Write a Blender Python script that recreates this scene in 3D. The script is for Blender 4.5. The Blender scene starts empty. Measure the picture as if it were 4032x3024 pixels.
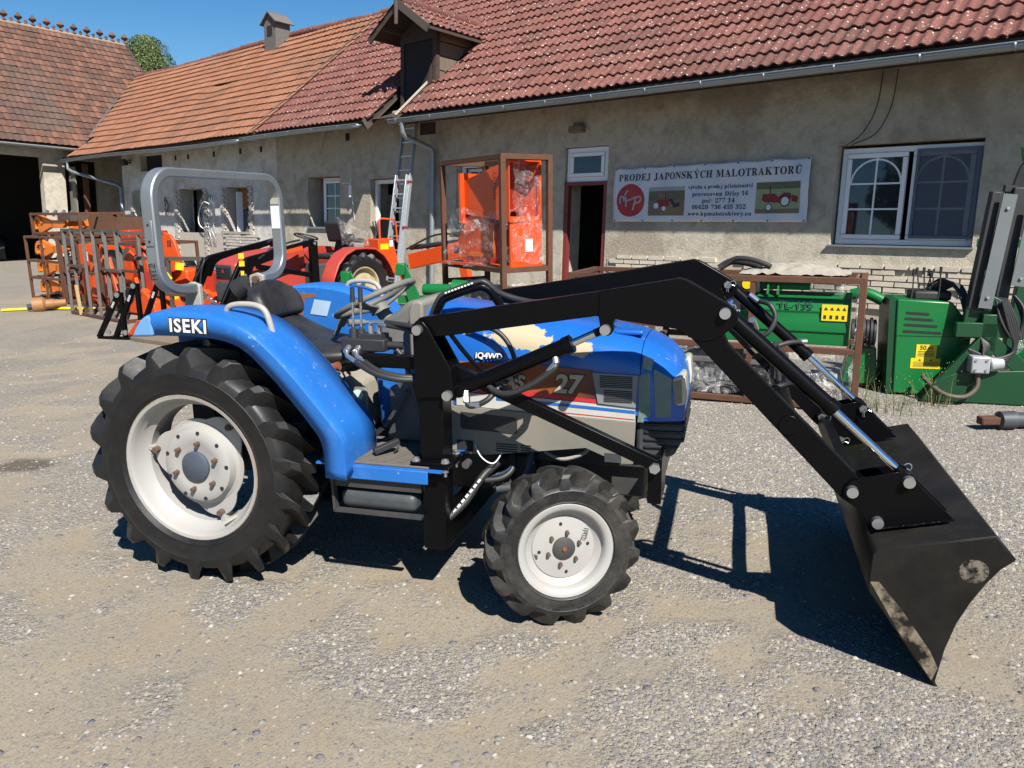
import bpy, bmesh, math, random
import numpy as np
from mathutils import Vector, Matrix, Quaternion, noise as mnoise
random.seed(7); RNG=np.random.default_rng(11)
SC=bpy.context.scene; COL=SC.collection
rad=math.radians; PI=math.pi

# ---------------------------------------------------------------- camera
cd=bpy.data.cameras.new('camera'); cam=bpy.data.objects.new('camera',cd); COL.objects.link(cam)
cd.sensor_width=36; cd.lens=27.504; cd.clip_start=.05; cd.clip_end=2000
_R=Vector((0.99993955,-0.00241729,-0.01072635)); _D=Vector((-0.01099535,-0.21983291,-0.97547557)); _F=Vector((0,0.97553454,-0.2198462))
m=Matrix((( _R.x,-_D.x,-_F.x,0),(_R.y,-_D.y,-_F.y,0),(_R.z,-_D.z,-_F.z,1.637),(0,0,0,1)))
cam.matrix_world=m; SC.camera=cam
# ---------------------------------------------------------------- sky, sun, exposure
SUN_EL,SUN_AZ=rad(47.2),rad(157.3)      # azimuth clockwise from +Y
w=bpy.data.worlds.new('World'); SC.world=w; w.use_nodes=True
nt=w.node_tree; bg=nt.nodes['Background']
sky=nt.nodes.new('ShaderNodeTexSky'); sky.sky_type='NISHITA'; sky.sun_disc=False
sky.sun_elevation=SUN_EL; sky.sun_rotation=SUN_AZ; sky.altitude=200; sky.air_density=1.0; sky.dust_density=.1; sky.ozone_density=3.0
hs=nt.nodes.new('ShaderNodeHueSaturation'); hs.inputs['Saturation'].default_value=1.36; hs.inputs['Value'].default_value=1.15; nt.links.new(sky.outputs[0],hs.inputs['Color']); nt.links.new(hs.outputs[0],bg.inputs[0]); bg.inputs[1].default_value=.05
sl=bpy.data.lights.new('sun','SUN'); sl.energy=5.0; sl.angle=rad(.53); sl.color=(1,.955,.88)
sun=bpy.data.objects.new('sun',sl); COL.objects.link(sun)
sv=Vector((math.cos(SUN_EL)*math.sin(SUN_AZ),math.cos(SUN_EL)*math.cos(SUN_AZ),math.sin(SUN_EL)))
sun.rotation_euler=(-sv).to_track_quat('-Z','Y').to_euler(); sun.location=sv*60
vs=SC.view_settings; vs.view_transform='Standard'; vs.look='None'; vs.exposure=0.93; vs.gamma=1; vs.use_curve_mapping=False
SC.cycles.max_bounces=6; SC.cycles.diffuse_bounces=3; SC.cycles.glossy_bounces=3; SC.cycles.transparent_max_bounces=8; SC.cycles.transmission_bounces=4
SC.cycles.caustics_reflective=False; SC.cycles.caustics_refractive=False

# ---------------------------------------------------------------- mesh builder
class MB:
    def __init__(s): s.v=[]; s.f=[]
    def add(s,vs,fs):
        o=len(s.v); s.v.extend([tuple(p) for p in vs]); s.f.extend([tuple(i+o for i in f) for f in fs]); return s
    def box(s,c,sz,rot=None):
        hx,hy,hz=sz[0]/2,sz[1]/2,sz[2]/2; c=Vector(c)
        vs=[Vector((x,y,z)) for x in(-hx,hx) for y in(-hy,hy) for z in(-hz,hz)]
        if rot is not None: vs=[rot@p for p in vs]
        return s.add([p+c for p in vs],[(0,1,3,2),(4,6,7,5),(0,4,5,1),(2,3,7,6),(0,2,6,4),(1,5,7,3)])
    def ab(s,a,b): return s.box([(a[i]+b[i])/2 for i in range(3)],[abs(b[i]-a[i]) for i in range(3)])
    def beam(s,p0,p1,w,h,up=(0,0,1)):
        p0,p1,up=Vector(p0),Vector(p1),Vector(up); d=(p1-p0); L=d.length; d.normalize()
        sd=d.cross(up)
        if sd.length<1e-4: sd=d.cross(Vector((1,0,0)))
        sd.normalize(); u=sd.cross(d); R=Matrix((d,sd,u)).transposed()
        return s.box((p0+p1)/2,(L,w,h),R)
    def cyl(s,p0,p1,r,r1=None,n=16,cap=True):
        p0,p1=Vector(p0),Vector(p1); r1=r if r1 is None else r1
        d=(p1-p0).normalized(); a=d.orthogonal().normalized(); b=d.cross(a)
        vs=[]
        for p,rr in((p0,r),(p1,r1)):
            for i in range(n):
                t=2*PI*i/n; vs.append(p+a*rr*math.cos(t)+b*rr*math.sin(t))
        fs=[(i,(i+1)%n,n+(i+1)%n,n+i) for i in range(n)]
        if cap: fs+=[tuple(range(n-1,-1,-1)),tuple(range(n,2*n))]
        return s.add(vs,fs)
    def tube(s,pts,r,n=8,closed=False,smooth=0,radii=None):
        pts=[Vector(p) for p in pts]
        if smooth: pts=crom(pts,smooth,closed)
        N=len(pts); vs=[]; fs=[]; a=None
        for i,p in enumerate(pts):
            if closed: d=pts[(i+1)%N]-pts[i-1]
            else: d=pts[min(i+1,N-1)]-pts[max(i-1,0)]
            if d.length<1e-9: d=Vector((0,0,1))
            d.normalize()
            if a is None: a=d.orthogonal().normalized()
            else:
                a=a-d*a.dot(d); a=a.normalized() if a.length>1e-6 else d.orthogonal().normalized()
            b=d.cross(a); rr=r if radii is None else radii[min(i,len(radii)-1)]
            for k in range(n):
                t=2*PI*k/n; vs.append(p+a*rr*math.cos(t)+b*rr*math.sin(t))
        M=N if closed else N-1
        for i in range(M):
            j=(i+1)%N
            for k in range(n): fs.append((i*n+k,i*n+(k+1)%n,j*n+(k+1)%n,j*n+k))
        if not closed: fs+=[tuple(range(n-1,-1,-1)),tuple(range((N-1)*n,N*n))]
        return s.add(vs,fs)
    def prism(s,poly,lo,hi,ax='y'):
        # poly = 2D outline; ax='y': (x,z) extruded in y; 'x': (y,z); 'z': (x,y)
        def P(a,b,c): return {'y':(a,c,b),'x':(c,a,b),'z':(a,b,c)}[ax]
        n=len(poly); vs=[P(a,b,lo) for a,b in poly]+[P(a,b,hi) for a,b in poly]
        fs=[tuple(range(n)),tuple(range(2*n-1,n-1,-1))]+[(i,i+n,(i+1)%n+n,(i+1)%n) for i in range(n)]
        return s.add(vs,fs)
    def lathe(s,prof,o,axis=(0,1,0),n=32,closed=False):
        o=Vector(o); d=Vector(axis).normalized(); a=d.orthogonal().normalized(); b=d.cross(a); vs=[]; m=len(prof)
        for i in range(n):
            t=2*PI*i/n; e=a*math.cos(t)+b*math.sin(t)
            for r,h in prof: vs.append(o+d*h+e*r)
        fs=[]
        for i in range(n):
            j=(i+1)%n
            for k in range(m if closed else m-1):
                k2=(k+1)%m; fs.append((i*m+k,i*m+k2,j*m+k2,j*m+k))
        return s.add(vs,fs)
    def grid(s,P):  # P[i][j] points
        a=len(P); b=len(P[0]); return s.add([q for r in P for q in r],[(i*b+j,(i+1)*b+j,(i+1)*b+j+1,i*b+j+1) for i in range(a-1) for j in range(b-1)])
    def sphere(s,c,r,n=12,sc=(1,1,1)):
        c=Vector(c); vs=[c+Vector((0,0,r*sc[2]))]; k=n//2
        for i in range(1,k):
            for j in range(n):
                t=PI*i/k; p=2*PI*j/n; vs.append(c+Vector((r*sc[0]*math.sin(t)*math.cos(p),r*sc[1]*math.sin(t)*math.sin(p),r*sc[2]*math.cos(t))))
        vs.append(c-Vector((0,0,r*sc[2]))); fs=[(0,1+j,1+(j+1)%n) for j in range(n)]
        for i in range(k-2):
            for j in range(n): fs.append((1+i*n+j,1+(i+1)*n+j,1+(i+1)*n+(j+1)%n,1+i*n+(j+1)%n))
        L=len(vs)-1; fs+=[(L,1+(k-2)*n+(j+1)%n,1+(k-2)*n+j) for j in range(n)]
        return s.add(vs,fs)
    def mesh(s,name,smooth=None):
        me=bpy.data.meshes.new(name); me.from_pydata(s.v,[],s.f); 
        bm=bmesh.new(); bm.from_mesh(me); bmesh.ops.recalc_face_normals(bm,faces=bm.faces); bm.to_mesh(me); bm.free()
        if smooth is not None:
            me.polygons.foreach_set('use_smooth',[True]*len(me.polygons)); me.set_sharp_from_angle(angle=rad(smooth))
        return me
    def obj(s,name,mat,parent=None,smooth=None,bevel=0,seg=2,solid=0,off=1,sub=0):
        me=s.mesh(name,smooth if not bevel else (smooth or 40)); return link(name,me,mat,parent,bevel,seg,solid,off,sub)
def crom(pts,k,closed=False):
    out=[]; N=len(pts)
    for i in range(N if closed else N-1):
        g=lambda j: pts[j%N] if closed else pts[max(0,min(N-1,j))]
        p0,p1,p2,p3=g(i-1),g(i),g(i+1),g(i+2)
        for q in range(k):
            t=q/k; out.append(.5*((2*p1)+(p2-p0)*t+(2*p0-5*p1+4*p2-p3)*t*t+(3*p1-p0-3*p2+p3)*t**3))
    if not closed: out.append(pts[-1])
    return out
def link(name,me,mat=None,parent=None,bevel=0,seg=2,solid=0,off=1,sub=0):
    o=bpy.data.objects.new(name,me); COL.objects.link(o)
    if mat is not None and not me.materials: me.materials.append(mat)
    if parent is not None: o.parent=parent
    if solid: md=o.modifiers.new('s','SOLIDIFY'); md.thickness=solid; md.offset=off
    if bevel: md=o.modifiers.new('b','BEVEL'); md.width=bevel; md.segments=seg; md.limit_method='ANGLE'; md.angle_limit=rad(35)
    if sub: md=o.modifiers.new('d','SUBSURF'); md.levels=sub; md.render_levels=sub
    return o
def tag(o,label=None,cat=None,group=None,kind=None):
    if label: o['label']=label
    if cat: o['category']=cat
    if group: o['group']=group
    if kind: o['kind']=kind
    return o
def root(name,mat,label=None,cat=None,group=None):
    o=bpy.data.objects.new(name,None); COL.objects.link(o); o.empty_display_size=.1
    o.matrix_world=mat if isinstance(mat,Matrix) else Matrix.Translation(mat)
    return tag(o,label,cat,group)
def frame(x,y,deg,z=0): return Matrix.Translation((x,y,z))@Matrix.Rotation(rad(deg),4,'Z')
def copy_tree(o,parent=None):
    c=o.copy(); COL.objects.link(c)
    if parent is not None: c.parent=parent
    for ch in list(o.children): copy_tree(ch,c)
    return c
_tc={}
def text(name,s,size,mat,parent,M,ext=.0006,bold=0,shear=0,align='CENTER',space=1):
    key=(s,size,ext,bold,shear,align,space)
    if key not in _tc:
        cu=bpy.data.curves.new('t','FONT'); cu.body=s; cu.size=size; cu.extrude=ext; cu.offset=bold; cu.shear=shear; cu.align_x=align; cu.align_y='CENTER'; cu.space_character=space; cu.resolution_u=3
        ob=bpy.data.objects.new('t',cu); COL.objects.link(ob); dg=bpy.context.evaluated_depsgraph_get()
        me=bpy.data.meshes.new_from_object(ob.evaluated_get(dg)); bpy.data.objects.remove(ob); bpy.data.curves.remove(cu); _tc[key]=me
    me=_tc[key].copy(); me.name=name; me.materials.clear(); o=link(name,me,mat,parent); o.matrix_local=M; return o
def facing(o,xdir,ydir):   # matrix whose local x,y run along xdir,ydir at o
    x=Vector(xdir).normalized(); y=Vector(ydir); z=x.cross(y).normalized(); y=z.cross(x)
    return Matrix(((x.x,y.x,z.x,o[0]),(x.y,y.y,z.y,o[1]),(x.z,y.z,z.z,o[2]),(0,0,0,1)))

# ---------------------------------------------------------------- materials
def srgb(r,g,b): 
    f=lambda c:(c/255/12.92) if c/255<=.04045 else ((c/255+.055)/1.055)**2.4
    return (f(r),f(g),f(b))
class NT:
    def __init__(s,name):
        s.m=bpy.data.materials.new(name); s.m.use_nodes=True; s.t=s.m.node_tree; s.b=s.t.nodes['Principled BSDF']; s.pos=None
    def n(s,typ,**kw):
        nd=s.t.nodes.new(typ)
        for k,v in kw.items(): setattr(nd,k,v)
        return nd
    def l(s,a,b): s.t.links.new(a,b)
    def P(s,scale=None,obj=False):
        if obj: 
            tc=s.n('ShaderNodeTexCoord'); o=tc.outputs['Object']
        else:
            if s.pos is None: s.pos=s.n('ShaderNodeNewGeometry')
            o=s.pos.outputs['Position']
        if scale:
            mp=s.n('ShaderNodeMapping'); mp.inputs['Scale'].default_value=scale; s.l(o,mp.inputs[0]); return mp.outputs[0]
        return o
    def noise(s,scale,detail=4,rough=.55,vec=None,dist=0):
        nd=s.n('ShaderNodeTexNoise'); nd.inputs['Scale'].default_value=scale; nd.inputs['Detail'].default_value=detail; nd.inputs['Roughness'].default_value=rough; nd.inputs['Distortion'].default_value=dist
        s.l(vec or s.P(),nd.inputs['Vector']); return nd.outputs['Fac']
    def vor(s,scale,vec=None,feature='F1',out='Distance',rnd=1):
        nd=s.n('ShaderNodeTexVoronoi'); nd.feature=feature; nd.inputs['Scale'].default_value=scale; nd.inputs['Randomness'].default_value=rnd
        s.l(vec or s.P(),nd.inputs['Vector']); return nd.outputs[out]
    def ramp(s,f,a,b,ca=(0,0,0),cb=(1,1,1),mid=None):
        nd=s.n('ShaderNodeValToRGB'); e=nd.color_ramp.elements; e[0].position=a; e[1].position=b; e[0].color=(*ca,1); e[1].color=(*cb,1)
        if mid: 
            q=e.new(mid[0]); q.color=(*mid[1],1)
        s.l(f,nd.inputs[0]); return nd.outputs[0]
    def mix(s,f,a,b,mode='MIX'):
        nd=s.n('ShaderNodeMix'); nd.data_type='RGBA'; nd.blend_type=mode
        for i,x in((0,f),(6,a),(7,b)):
            if isinstance(x,(int,float)): nd.inputs[i].default_value=x
            elif isinstance(x,tuple): nd.inputs[i].default_value=(*x[:3],1)
            else: s.l(x,nd.inputs[i])
        return nd.outputs[2]
    def math(s,op,a,b=0.0,clamp=False):
        nd=s.n('ShaderNodeMath'); nd.operation=op; nd.use_clamp=clamp
        for i,x in((0,a),(1,b)):
            if isinstance(x,(int,float)): nd.inputs[i].default_value=x
            else: s.l(x,nd.inputs[i])
        return nd.outputs[0]
    def bump(s,h,strength=.5,dist=.01,prev=None):
        nd=s.n('ShaderNodeBump'); nd.inputs['Strength'].default_value=strength; nd.inputs['Distance'].default_value=dist; s.l(h,nd.inputs['Height'])
        if prev is not None: s.l(prev,nd.inputs['Normal'])
        return nd.outputs[0]
    def fin(s,col=None,rough=None,metal=None,normal=None,spec=None,coat=None):
        for k,v in(('Base Color',col),('Roughness',rough),('Metallic',metal),('Normal',normal),('Specular IOR Level',spec),('Coat Weight',coat)):
            if v is None: continue
            if isinstance(v,(int,float)): s.b.inputs[k].default_value=v
            elif isinstance(v,tuple): s.b.inputs[k].default_value=(*v[:3],1)
            else: s.l(v,s.b.inputs[k])
        return s.m
def sc_(c,k): return tuple(min(1,x*k) for x in c)
def paint(name,col,rough=.4,var=.12,scale=6,metal=0,dirt=0,dcol=(.25,.2,.14),bump=0,chips=0,ccol=(.16,.06,.03),coat=0,spec=None):
    t=NT(name); c=t.mix(t.noise(scale,5,.6),sc_(col,1-var),sc_(col,1+var))
    r=rough
    if dirt:
        d=t.ramp(t.noise(scale*.7,6,.7),.5-.2*dirt,.85-.15*dirt); d=t.math('MULTIPLY',d,min(1,dirt)); c=t.mix(d,c,dcol); r=t.math('ADD',t.math('MULTIPLY',d,.35),rough,True)
    if chips:
        k=t.ramp(t.noise(26,6,.72),.70-chips*.1,.73-chips*.1); c=t.mix(k,c,ccol)
    nrm=t.bump(t.noise(160,3),bump,.004) if bump else None
    return t.fin(c,r,metal,nrm,spec,coat)
# ---------------------------------------------------------------- ground
def smooth01(a,b,x): t=max(0,min(1,(x-a)/(b-a))); return t*t*(3-2*t)
def gmask(x,y):
    """0 = bare compacted sand, 1 = loose gravel"""
    n=.6*mnoise.noise((x*.8+3.1,y*.95,1.7))+.75*mnoise.noise((x*2.1,y*2.6,4.2))+.6*mnoise.noise((x*5.2,y*6.0,9.3))
    far=smooth01(3.3,4.7,x*.9+y*.7+.5*mnoise.noise((x*1.3,y*1.3,2)))
    left=.0
    return max(smooth01(-.28,.34,n+left),far)
def ground_mat():
    t=NT('gravel_ground'); at=t.n('ShaderNodeAttribute'); at.attribute_name='gravel'; g=at.outputs['Fac']
    edge=t.noise(13,6,.7); zone=t.ramp(t.math('ADD',t.math('MULTIPLY',g,.7),t.math('MULTIPLY',edge,.6)),.40,.74)
    v1=t.vor(70,out='Color'); v2=t.vor(150,out='Color'); bw=t.n('ShaderNodeRGBToBW'); t.l(v1,bw.inputs[0]); bw2=t.n('ShaderNodeRGBToBW'); t.l(v2,bw2.inputs[0])
    st=t.mix(bw.outputs[0],srgb(106,101,94),srgb(164,157,144)); st=t.mix(.45,st,t.mix(bw2.outputs[0],srgb(102,97,90),srgb(166,159,146)))
    gap=t.ramp(t.vor(70,feature='DISTANCE_TO_EDGE'),.0,.09,(0,0,0),(1,1,1)); st=t.mix(t.math('MULTIPLY',t.math('SUBTRACT',1.0,gap),.6),st,srgb(104,96,84))
    sand=t.mix(t.noise(24,6,.75),srgb(124,116,101),srgb(150,141,125)); sand=t.mix(t.ramp(bw2.outputs[0],.66,.78),sand,srgb(116,110,103)); sand=t.mix(t.ramp(t.noise(3,5,.6),.45,.7),sand,t.mix(.5,sand,srgb(142,126,102)))
    c=t.mix(zone,sand,st); c=t.mix(t.ramp(t.noise(1.1,4,.6),.4,.75),c,t.mix(.35,c,srgb(98,95,94)))
    # oil stain on the ground left of the rear wheel
    sub=t.n('ShaderNodeVectorMath'); sub.operation='SUBTRACT'; t.l(t.P(),sub.inputs[0]); sub.inputs[1].default_value=(-3.26,4.97,0)
    mp=t.n('ShaderNodeMapping'); mp.inputs['Scale'].default_value=(1.0,1.35,0); t.l(sub.outputs[0],mp.inputs[0])
    ln=t.n('ShaderNodeVectorMath'); ln.operation='LENGTH'; t.l(mp.outputs[0],ln.inputs[0])
    so=t.ramp(t.math('ADD',ln.outputs['Value'],t.math('MULTIPLY',t.noise(6,4),.22)),.24,.36,(1,1,1),(0,0,0)); c=t.mix(t.math('MULTIPLY',so,.7),c,srgb(56,50,43))
    h=t.math('MULTIPLY',t.math('ADD',t.math('MULTIPLY',t.vor(70,feature='SMOOTH_F1'),-1.0),t.math('MULTIPLY',t.vor(150),-.5)),t.math('ADD',t.math('MULTIPLY',zone,1.0),.12)); h=t.math('ADD',h,t.math('MULTIPLY',t.noise(40,6,.75),.5))
    return t.fin(c,.95,0,t.bump(h,.9,.011),.15)
MG=ground_mat()
def ground_z(x,y): 
    k=max(0,1-math.hypot(x-.5,y-5)/30)
    return .012*k*mnoise.noise((x*.9,y*.9,0))+.007*k*mnoise.noise((x*2.7,y*2.7,3))
def make_ground():
    xs=sorted(set([round(v,3) for v in np.arange(-7,6.01,.1)]+[-400,-150,-70,-40,-25,-16,-13,-11,-9.5,-8.5,-7.7,7,8,10,15,25,40,80,200,400]))
    ys=sorted(set([round(v,3) for v in np.arange(1.2,10.01,.1)]+[-300,-100,-40,-15,-5,-1,.5,10.6,11.5,12.4,13.5,15,18,22,28,40,70,150,400]))
    m=MB(); m.grid([[(x,y,ground_z(x,y)) for y in ys] for x in xs]); o=m.obj('ground',MG,smooth=60); tag(o,'grey and sandy gravel yard',kind='structure')
    a=o.data.attributes.new('gravel','FLOAT','POINT'); a.data.foreach_set('value',[gmask(v.co.x,v.co.y) for v in o.data.vertices])
make_ground()
def pebbles(name,n,region,size,mat,seed,flat=.55,zone=None,lite=False):
    r=np.random.default_rng(seed)
    if lite:
        ang=np.arange(5)*2*PI/5; base=np.array([(math.cos(a),math.sin(a),-.1) for a in ang]+[(.15,.1,1.0),(-.3,-.15,.9)],float); fs=np.array([(0,1,5),(1,2,5),(2,6,5),(2,3,6),(3,4,6),(4,0,6),(0,5,6)])
    else:
        base=np.array([(1,0,0),(-1,0,0),(0,1,0),(0,-1,0),(0,0,1),(.6,.6,.55),(-.6,.6,.5),(-.55,-.6,.55),(.6,-.6,.5)],float)
        fs=np.array([(4,0,5),(5,0,2),(4,5,6),(6,5,2),(4,6,7),(7,6,1),(6,2,1),(4,7,8),(8,7,3),(7,1,3),(4,8,0),(8,3,0)])
    nb=len(base); P=[]
    while len(P)<n:
        u=r.random(4); y=region[2]+(region[3]-region[2])*u[1]**1.35; hw=.72*y+.5; x=(u[0]*2-1)*hw
        if x<region[0] or x>region[1]: continue
        if zone and u[2]>zone(x,y): continue
        P.append((x,y))
    P=np.array(P); s=size[0]+(size[1]-size[0])*r.random(n)**3
    a=r.random(n)*2*PI; ca,sa=np.cos(a),np.sin(a); jit=1+.3*(r.random((n,nb,3))-.5)*2
    V=base[None]*jit; ex=.7+.7*r.random((n,1)); V[:,:,0]*=ex; V[:,:,2]*=flat*(.5+.9*r.random((n,1)))
    X=V[:,:,0]*ca[:,None]-V[:,:,1]*sa[:,None]; Y=V[:,:,0]*sa[:,None]+V[:,:,1]*ca[:,None]
    gz=np.array([ground_z(x,y) for x,y in P])
    W=np.stack([X*s[:,None]+P[:,0:1],Y*s[:,None]+P[:,1:2],V[:,:,2]*s[:,None]+gz[:,None]-.001],-1).reshape(-1,3)
    F=(fs[None]+(np.arange(n)*nb)[:,None,None]).reshape(-1,3)
    me=bpy.data.meshes.new(name); me.vertices.add(len(W)); me.vertices.foreach_set('co',W.ravel().astype(np.float32))
    me.loops.add(F.size); me.loops.foreach_set('vertex_index',F.ravel().astype(np.int32)); me.polygons.add(len(F)); me.polygons.foreach_set('loop_start',np.arange(0,F.size,3,dtype=np.int32)); me.update(calc_edges=True)
    o=link(name,me,mat); return o
def stone_mat(name,cols):
    t=NT(name); g=t.n('ShaderNodeNewGeometry'); f=g.outputs['Random Per Island']
    nd=t.n('ShaderNodeValToRGB'); nd.color_ramp.interpolation='CONSTANT'; e=nd.color_ramp.elements
    e[0].color=(*cols[0],1); e[1].position=1/len(cols); e[1].color=(*cols[1],1)
    for i,c in enumerate(cols[2:],2): q=e.new(i/len(cols)); q.color=(*c,1)
    t.l(f,nd.inputs[0]); return t.fin(nd.outputs[0],.9,0,None,.25)
MS1=stone_mat('stones',[srgb(*c) for c in((116,112,108),(130,124,116),(100,97,96),(136,129,118),(146,140,132),(108,104,98),(130,120,105),(120,116,112),(96,95,97),(158,153,145),(108,107,110),(122,117,110),(98,97,102),(138,131,120))])
MS2=stone_mat('pale_stones',[srgb(*c) for c in((146,141,131),(134,130,123),(122,119,116),(160,155,146),(150,142,126),(112,110,112),(162,158,152),(142,135,124),(128,124,120),(108,107,108),(98,98,102))])
gz_=lambda x,y: .06+.94*gmask(x,y)**1.3
tag(pebbles('gravel',150000,(-6,4,1.45,6.6),(.0032,.0115),MS1,3,.6,gz_,True),'fine loose gravel over the yard','gravel',kind='stuff')
tag(pebbles('pebbles',3800,(-6,4,1.5,8.5),(.006,.017),MS1,4,.5),'larger loose stones scattered over the yard','pebbles',kind='stuff')
farz=lambda x,y: max(.10 if y>5 else 0,min(1,((x*.9+y*.7)-3.5)*1.0))
tag(pebbles('coarse_gravel',60000,(-6,7,3.6,13),(.005,.014),MS2,5,.7,farz,True),'coarse pale gravel behind the blue tractor','gravel',kind='stuff')

# ---------------------------------------------------------------- building frame: x along the wall to the right, y into the building, z up
BS=Vector((.75126413,-.66000167,0)); BU=Vector((.03530447,.04018623,.99856831)); BI=BU.cross(BS); W0=Vector((7.27042738,8.27575382,0))
BM=Matrix(((BS.x,BI.x,BU.x,W0.x),(BS.y,BI.y,BU.y,W0.y),(BS.z,BI.z,BU.z,W0.z),(0,0,0,1)))
def BT(s,d,t): return BM@Vector((s,d,t))
class Bld:
    """a building: Empty at its base; parts are modelled in (s,d,t) and hang on it"""
    def __init__(s,name,c,label,cat='building'):
        s.r=root(name,BM@Matrix.Translation(c),label,cat); s.inv=Matrix.Translation(c).inverted()
    def put(s,o,parent=None):
        if parent is None: o.parent=s.r; o.matrix_parent_inverse=s.inv
        else: o.parent=parent
        return o
    def p(s,mb,name,mat,parent=None,**k): return s.put(mb.obj(name,mat,None,**k),parent)
def plaster(name,c1,c2,bump=.6,bscale=45,stain=None,grey=None):
    t=NT(name); a=t.mix(t.noise(1.1,5,.6),c1,c2); a=t.mix(t.ramp(t.noise(5,6,.7),.45,.75),a,sc_(c1,.72))
    if stain: 
        k=t.ramp(t.noise(.8,5,.65,dist=.6),.5,.62); a=t.mix(t.math('MULTIPLY',k,.8),a,stain)
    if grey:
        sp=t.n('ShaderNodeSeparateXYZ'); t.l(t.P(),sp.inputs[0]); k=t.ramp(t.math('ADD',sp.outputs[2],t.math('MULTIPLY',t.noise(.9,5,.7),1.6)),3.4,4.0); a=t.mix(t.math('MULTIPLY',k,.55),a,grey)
    h=t.math('ADD',t.noise(bscale*1.6,5,.75),t.math('MULTIPLY',t.noise(bscale*.45,3,.5),.6)); h=t.math('ADD',h,t.math('MULTIPLY',t.noise(3,4),.8))
    return t.fin(a,.95,0,t.bump(h,bump,.022),.1)
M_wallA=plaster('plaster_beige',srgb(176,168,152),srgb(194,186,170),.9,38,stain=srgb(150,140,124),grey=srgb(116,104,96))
M_wallB=plaster('plaster_white',srgb(190,187,182),srgb(206,204,200),.45,30,stain=srgb(164,157,148))
M_wallB2=plaster('plaster_pink',srgb(176,152,130),srgb(196,174,150),.6,38,stain=srgb(150,120,100))
M_wallC=plaster('plaster_barn',srgb(170,163,148),srgb(184,176,162),.5,26,stain=srgb(150,140,120))
M_brick=paint('pale_brick',srgb(190,182,166),.95,.16,9,dirt=.5,dcol=srgb(150,130,105),bump=.7)
M_wbrick=paint('whitewashed_brick',srgb(178,173,165),.95,.1,9,dirt=.5,dcol=srgb(150,125,105),bump=.6)
M_mortar=paint('mortar',srgb(158,149,134),.95,.2,12,bump=.5)
M_galv=paint('galvanised',srgb(150,156,160),.42,.18,5,metal=.75,dirt=.35,dcol=(.32,.33,.34))
M_zinc=paint('zinc_gutter',srgb(140,148,152),.45,.12,3,metal=.55,dirt=.3,dcol=(.3,.31,.32))
M_white=paint('white_pvc',srgb(222,224,226),.35,.03,4)
M_dark=paint('dark_void',(.012,.012,.014),.9,.1)
M_room=paint('room_dark',(.05,.045,.04),.9,.2)
M_dwood=paint('dark_timber',srgb(62,50,42),.85,.35,7,bump=.5)
M_wwood=paint('weathered_timber',srgb(74,66,58),.9,.3,9,bump=.6); M_shaft=paint('shaft_boards',srgb(94,90,86),.9,.3,14,bump=.6)
M_gwood=paint('grey_timber',srgb(108,98,86),.9,.3,9,bump=.6)
M_black=paint('matt_black',(.018,.018,.02),.6,.15)
def glass_mat(name,c=(.02,.025,.03),rough=.03):
    t=NT(name); return t.fin(c,rough,0,None,.9)
M_glass=glass_mat('window_glass'); M_screen=paint('fly_screen',srgb(78,88,104),.55,.1,30)
def tile_mat(name,c1,c2,c3,isl,lichen=0,dark=0,lc=(.46,.44,.37)):
    t=NT(name)
    if isl: f=t.n('ShaderNodeNewGeometry').outputs['Random Per Island']
    else: f=t.n('ShaderNodeObjectInfo').outputs['Random']
    c=t.ramp(f,0,1,c1,c3,(.5,c2)); c=t.mix(.35,c,t.mix(t.noise(1.3,4,.6),c1,c3))
    big=t.ramp(t.noise(.35,4,.65,dist=.5),.5,.66)
    if dark: c=t.mix(t.math('MULTIPLY',big,dark),c,srgb(84,74,68))
    c=t.mix(t.ramp(t.noise(22,4,.7),.5,.8),c,sc_(c1,.62))
    if lichen:
        v=t.vor(13); sel=t.math('MULTIPLY',t.ramp(v,.13,.19,(1,1,1),(0,0,0)),t.ramp(t.noise(5.5,3,.6),.5-.06*lichen,.56-.06*lichen)); v2=t.vor(34); sel2=t.math('MULTIPLY',t.ramp(v2,.14,.2,(1,1,1),(0,0,0)),t.ramp(t.noise(8,2),.52,.56))
        c=t.mix(t.math('MAXIMUM',sel,sel2),c,lc)
    return t.fin(c,.86,0,t.bump(t.noise(60,4,.7),.35,.006),.25)
RED=(srgb(92,60,54),srgb(108,68,61),srgb(122,80,72)); ORA=(srgb(124,84,64),srgb(138,94,70),srgb(150,106,82)); BRN=(srgb(66,54,50),srgb(96,70,58),srgb(126,88,72))
def tile_pair(n,c,**k): return tile_mat(n,*c,False,**k),tile_mat(n+'_field',*c,True,**k)
T_red=tile_pair('red_tile',RED,lichen=1.3,dark=.3); T_redL=tile_pair('red_tile_left',RED,lichen=.4,dark=.2); T_ora=tile_pair('orange_tile',ORA,dark=.45); T_brn=tile_pair('brown_tile',BRN,dark=.75)
def tile_mesh(name,w,L,rolls,amp,th,n=7,flat=.35,lo=.038):
    m=MB(); N=n*rolls; xs=[w*i/N for i in range(N+1)]
    def prof(x):
        ph=(x/w*rolls)%1.0; 
        return amp*(math.sin(PI*(ph-flat)/(1-flat))**1.0 if ph>flat else 0)
    top=[[(x,0,lo+prof(x)),(x,L,prof(x))] for x in xs]; m.grid(top)
    m.grid([[(x,0,lo+prof(x)),(x,.002,lo+prof(x)-th)] for x in xs])     # butt edge
    m.grid([[(x,.002,lo+prof(x)-th),(x,L*.5,prof(x)-th*.5)] for x in (xs[0],xs[N//2],xs[-1])])
    return m.mesh(name,50)
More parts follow.
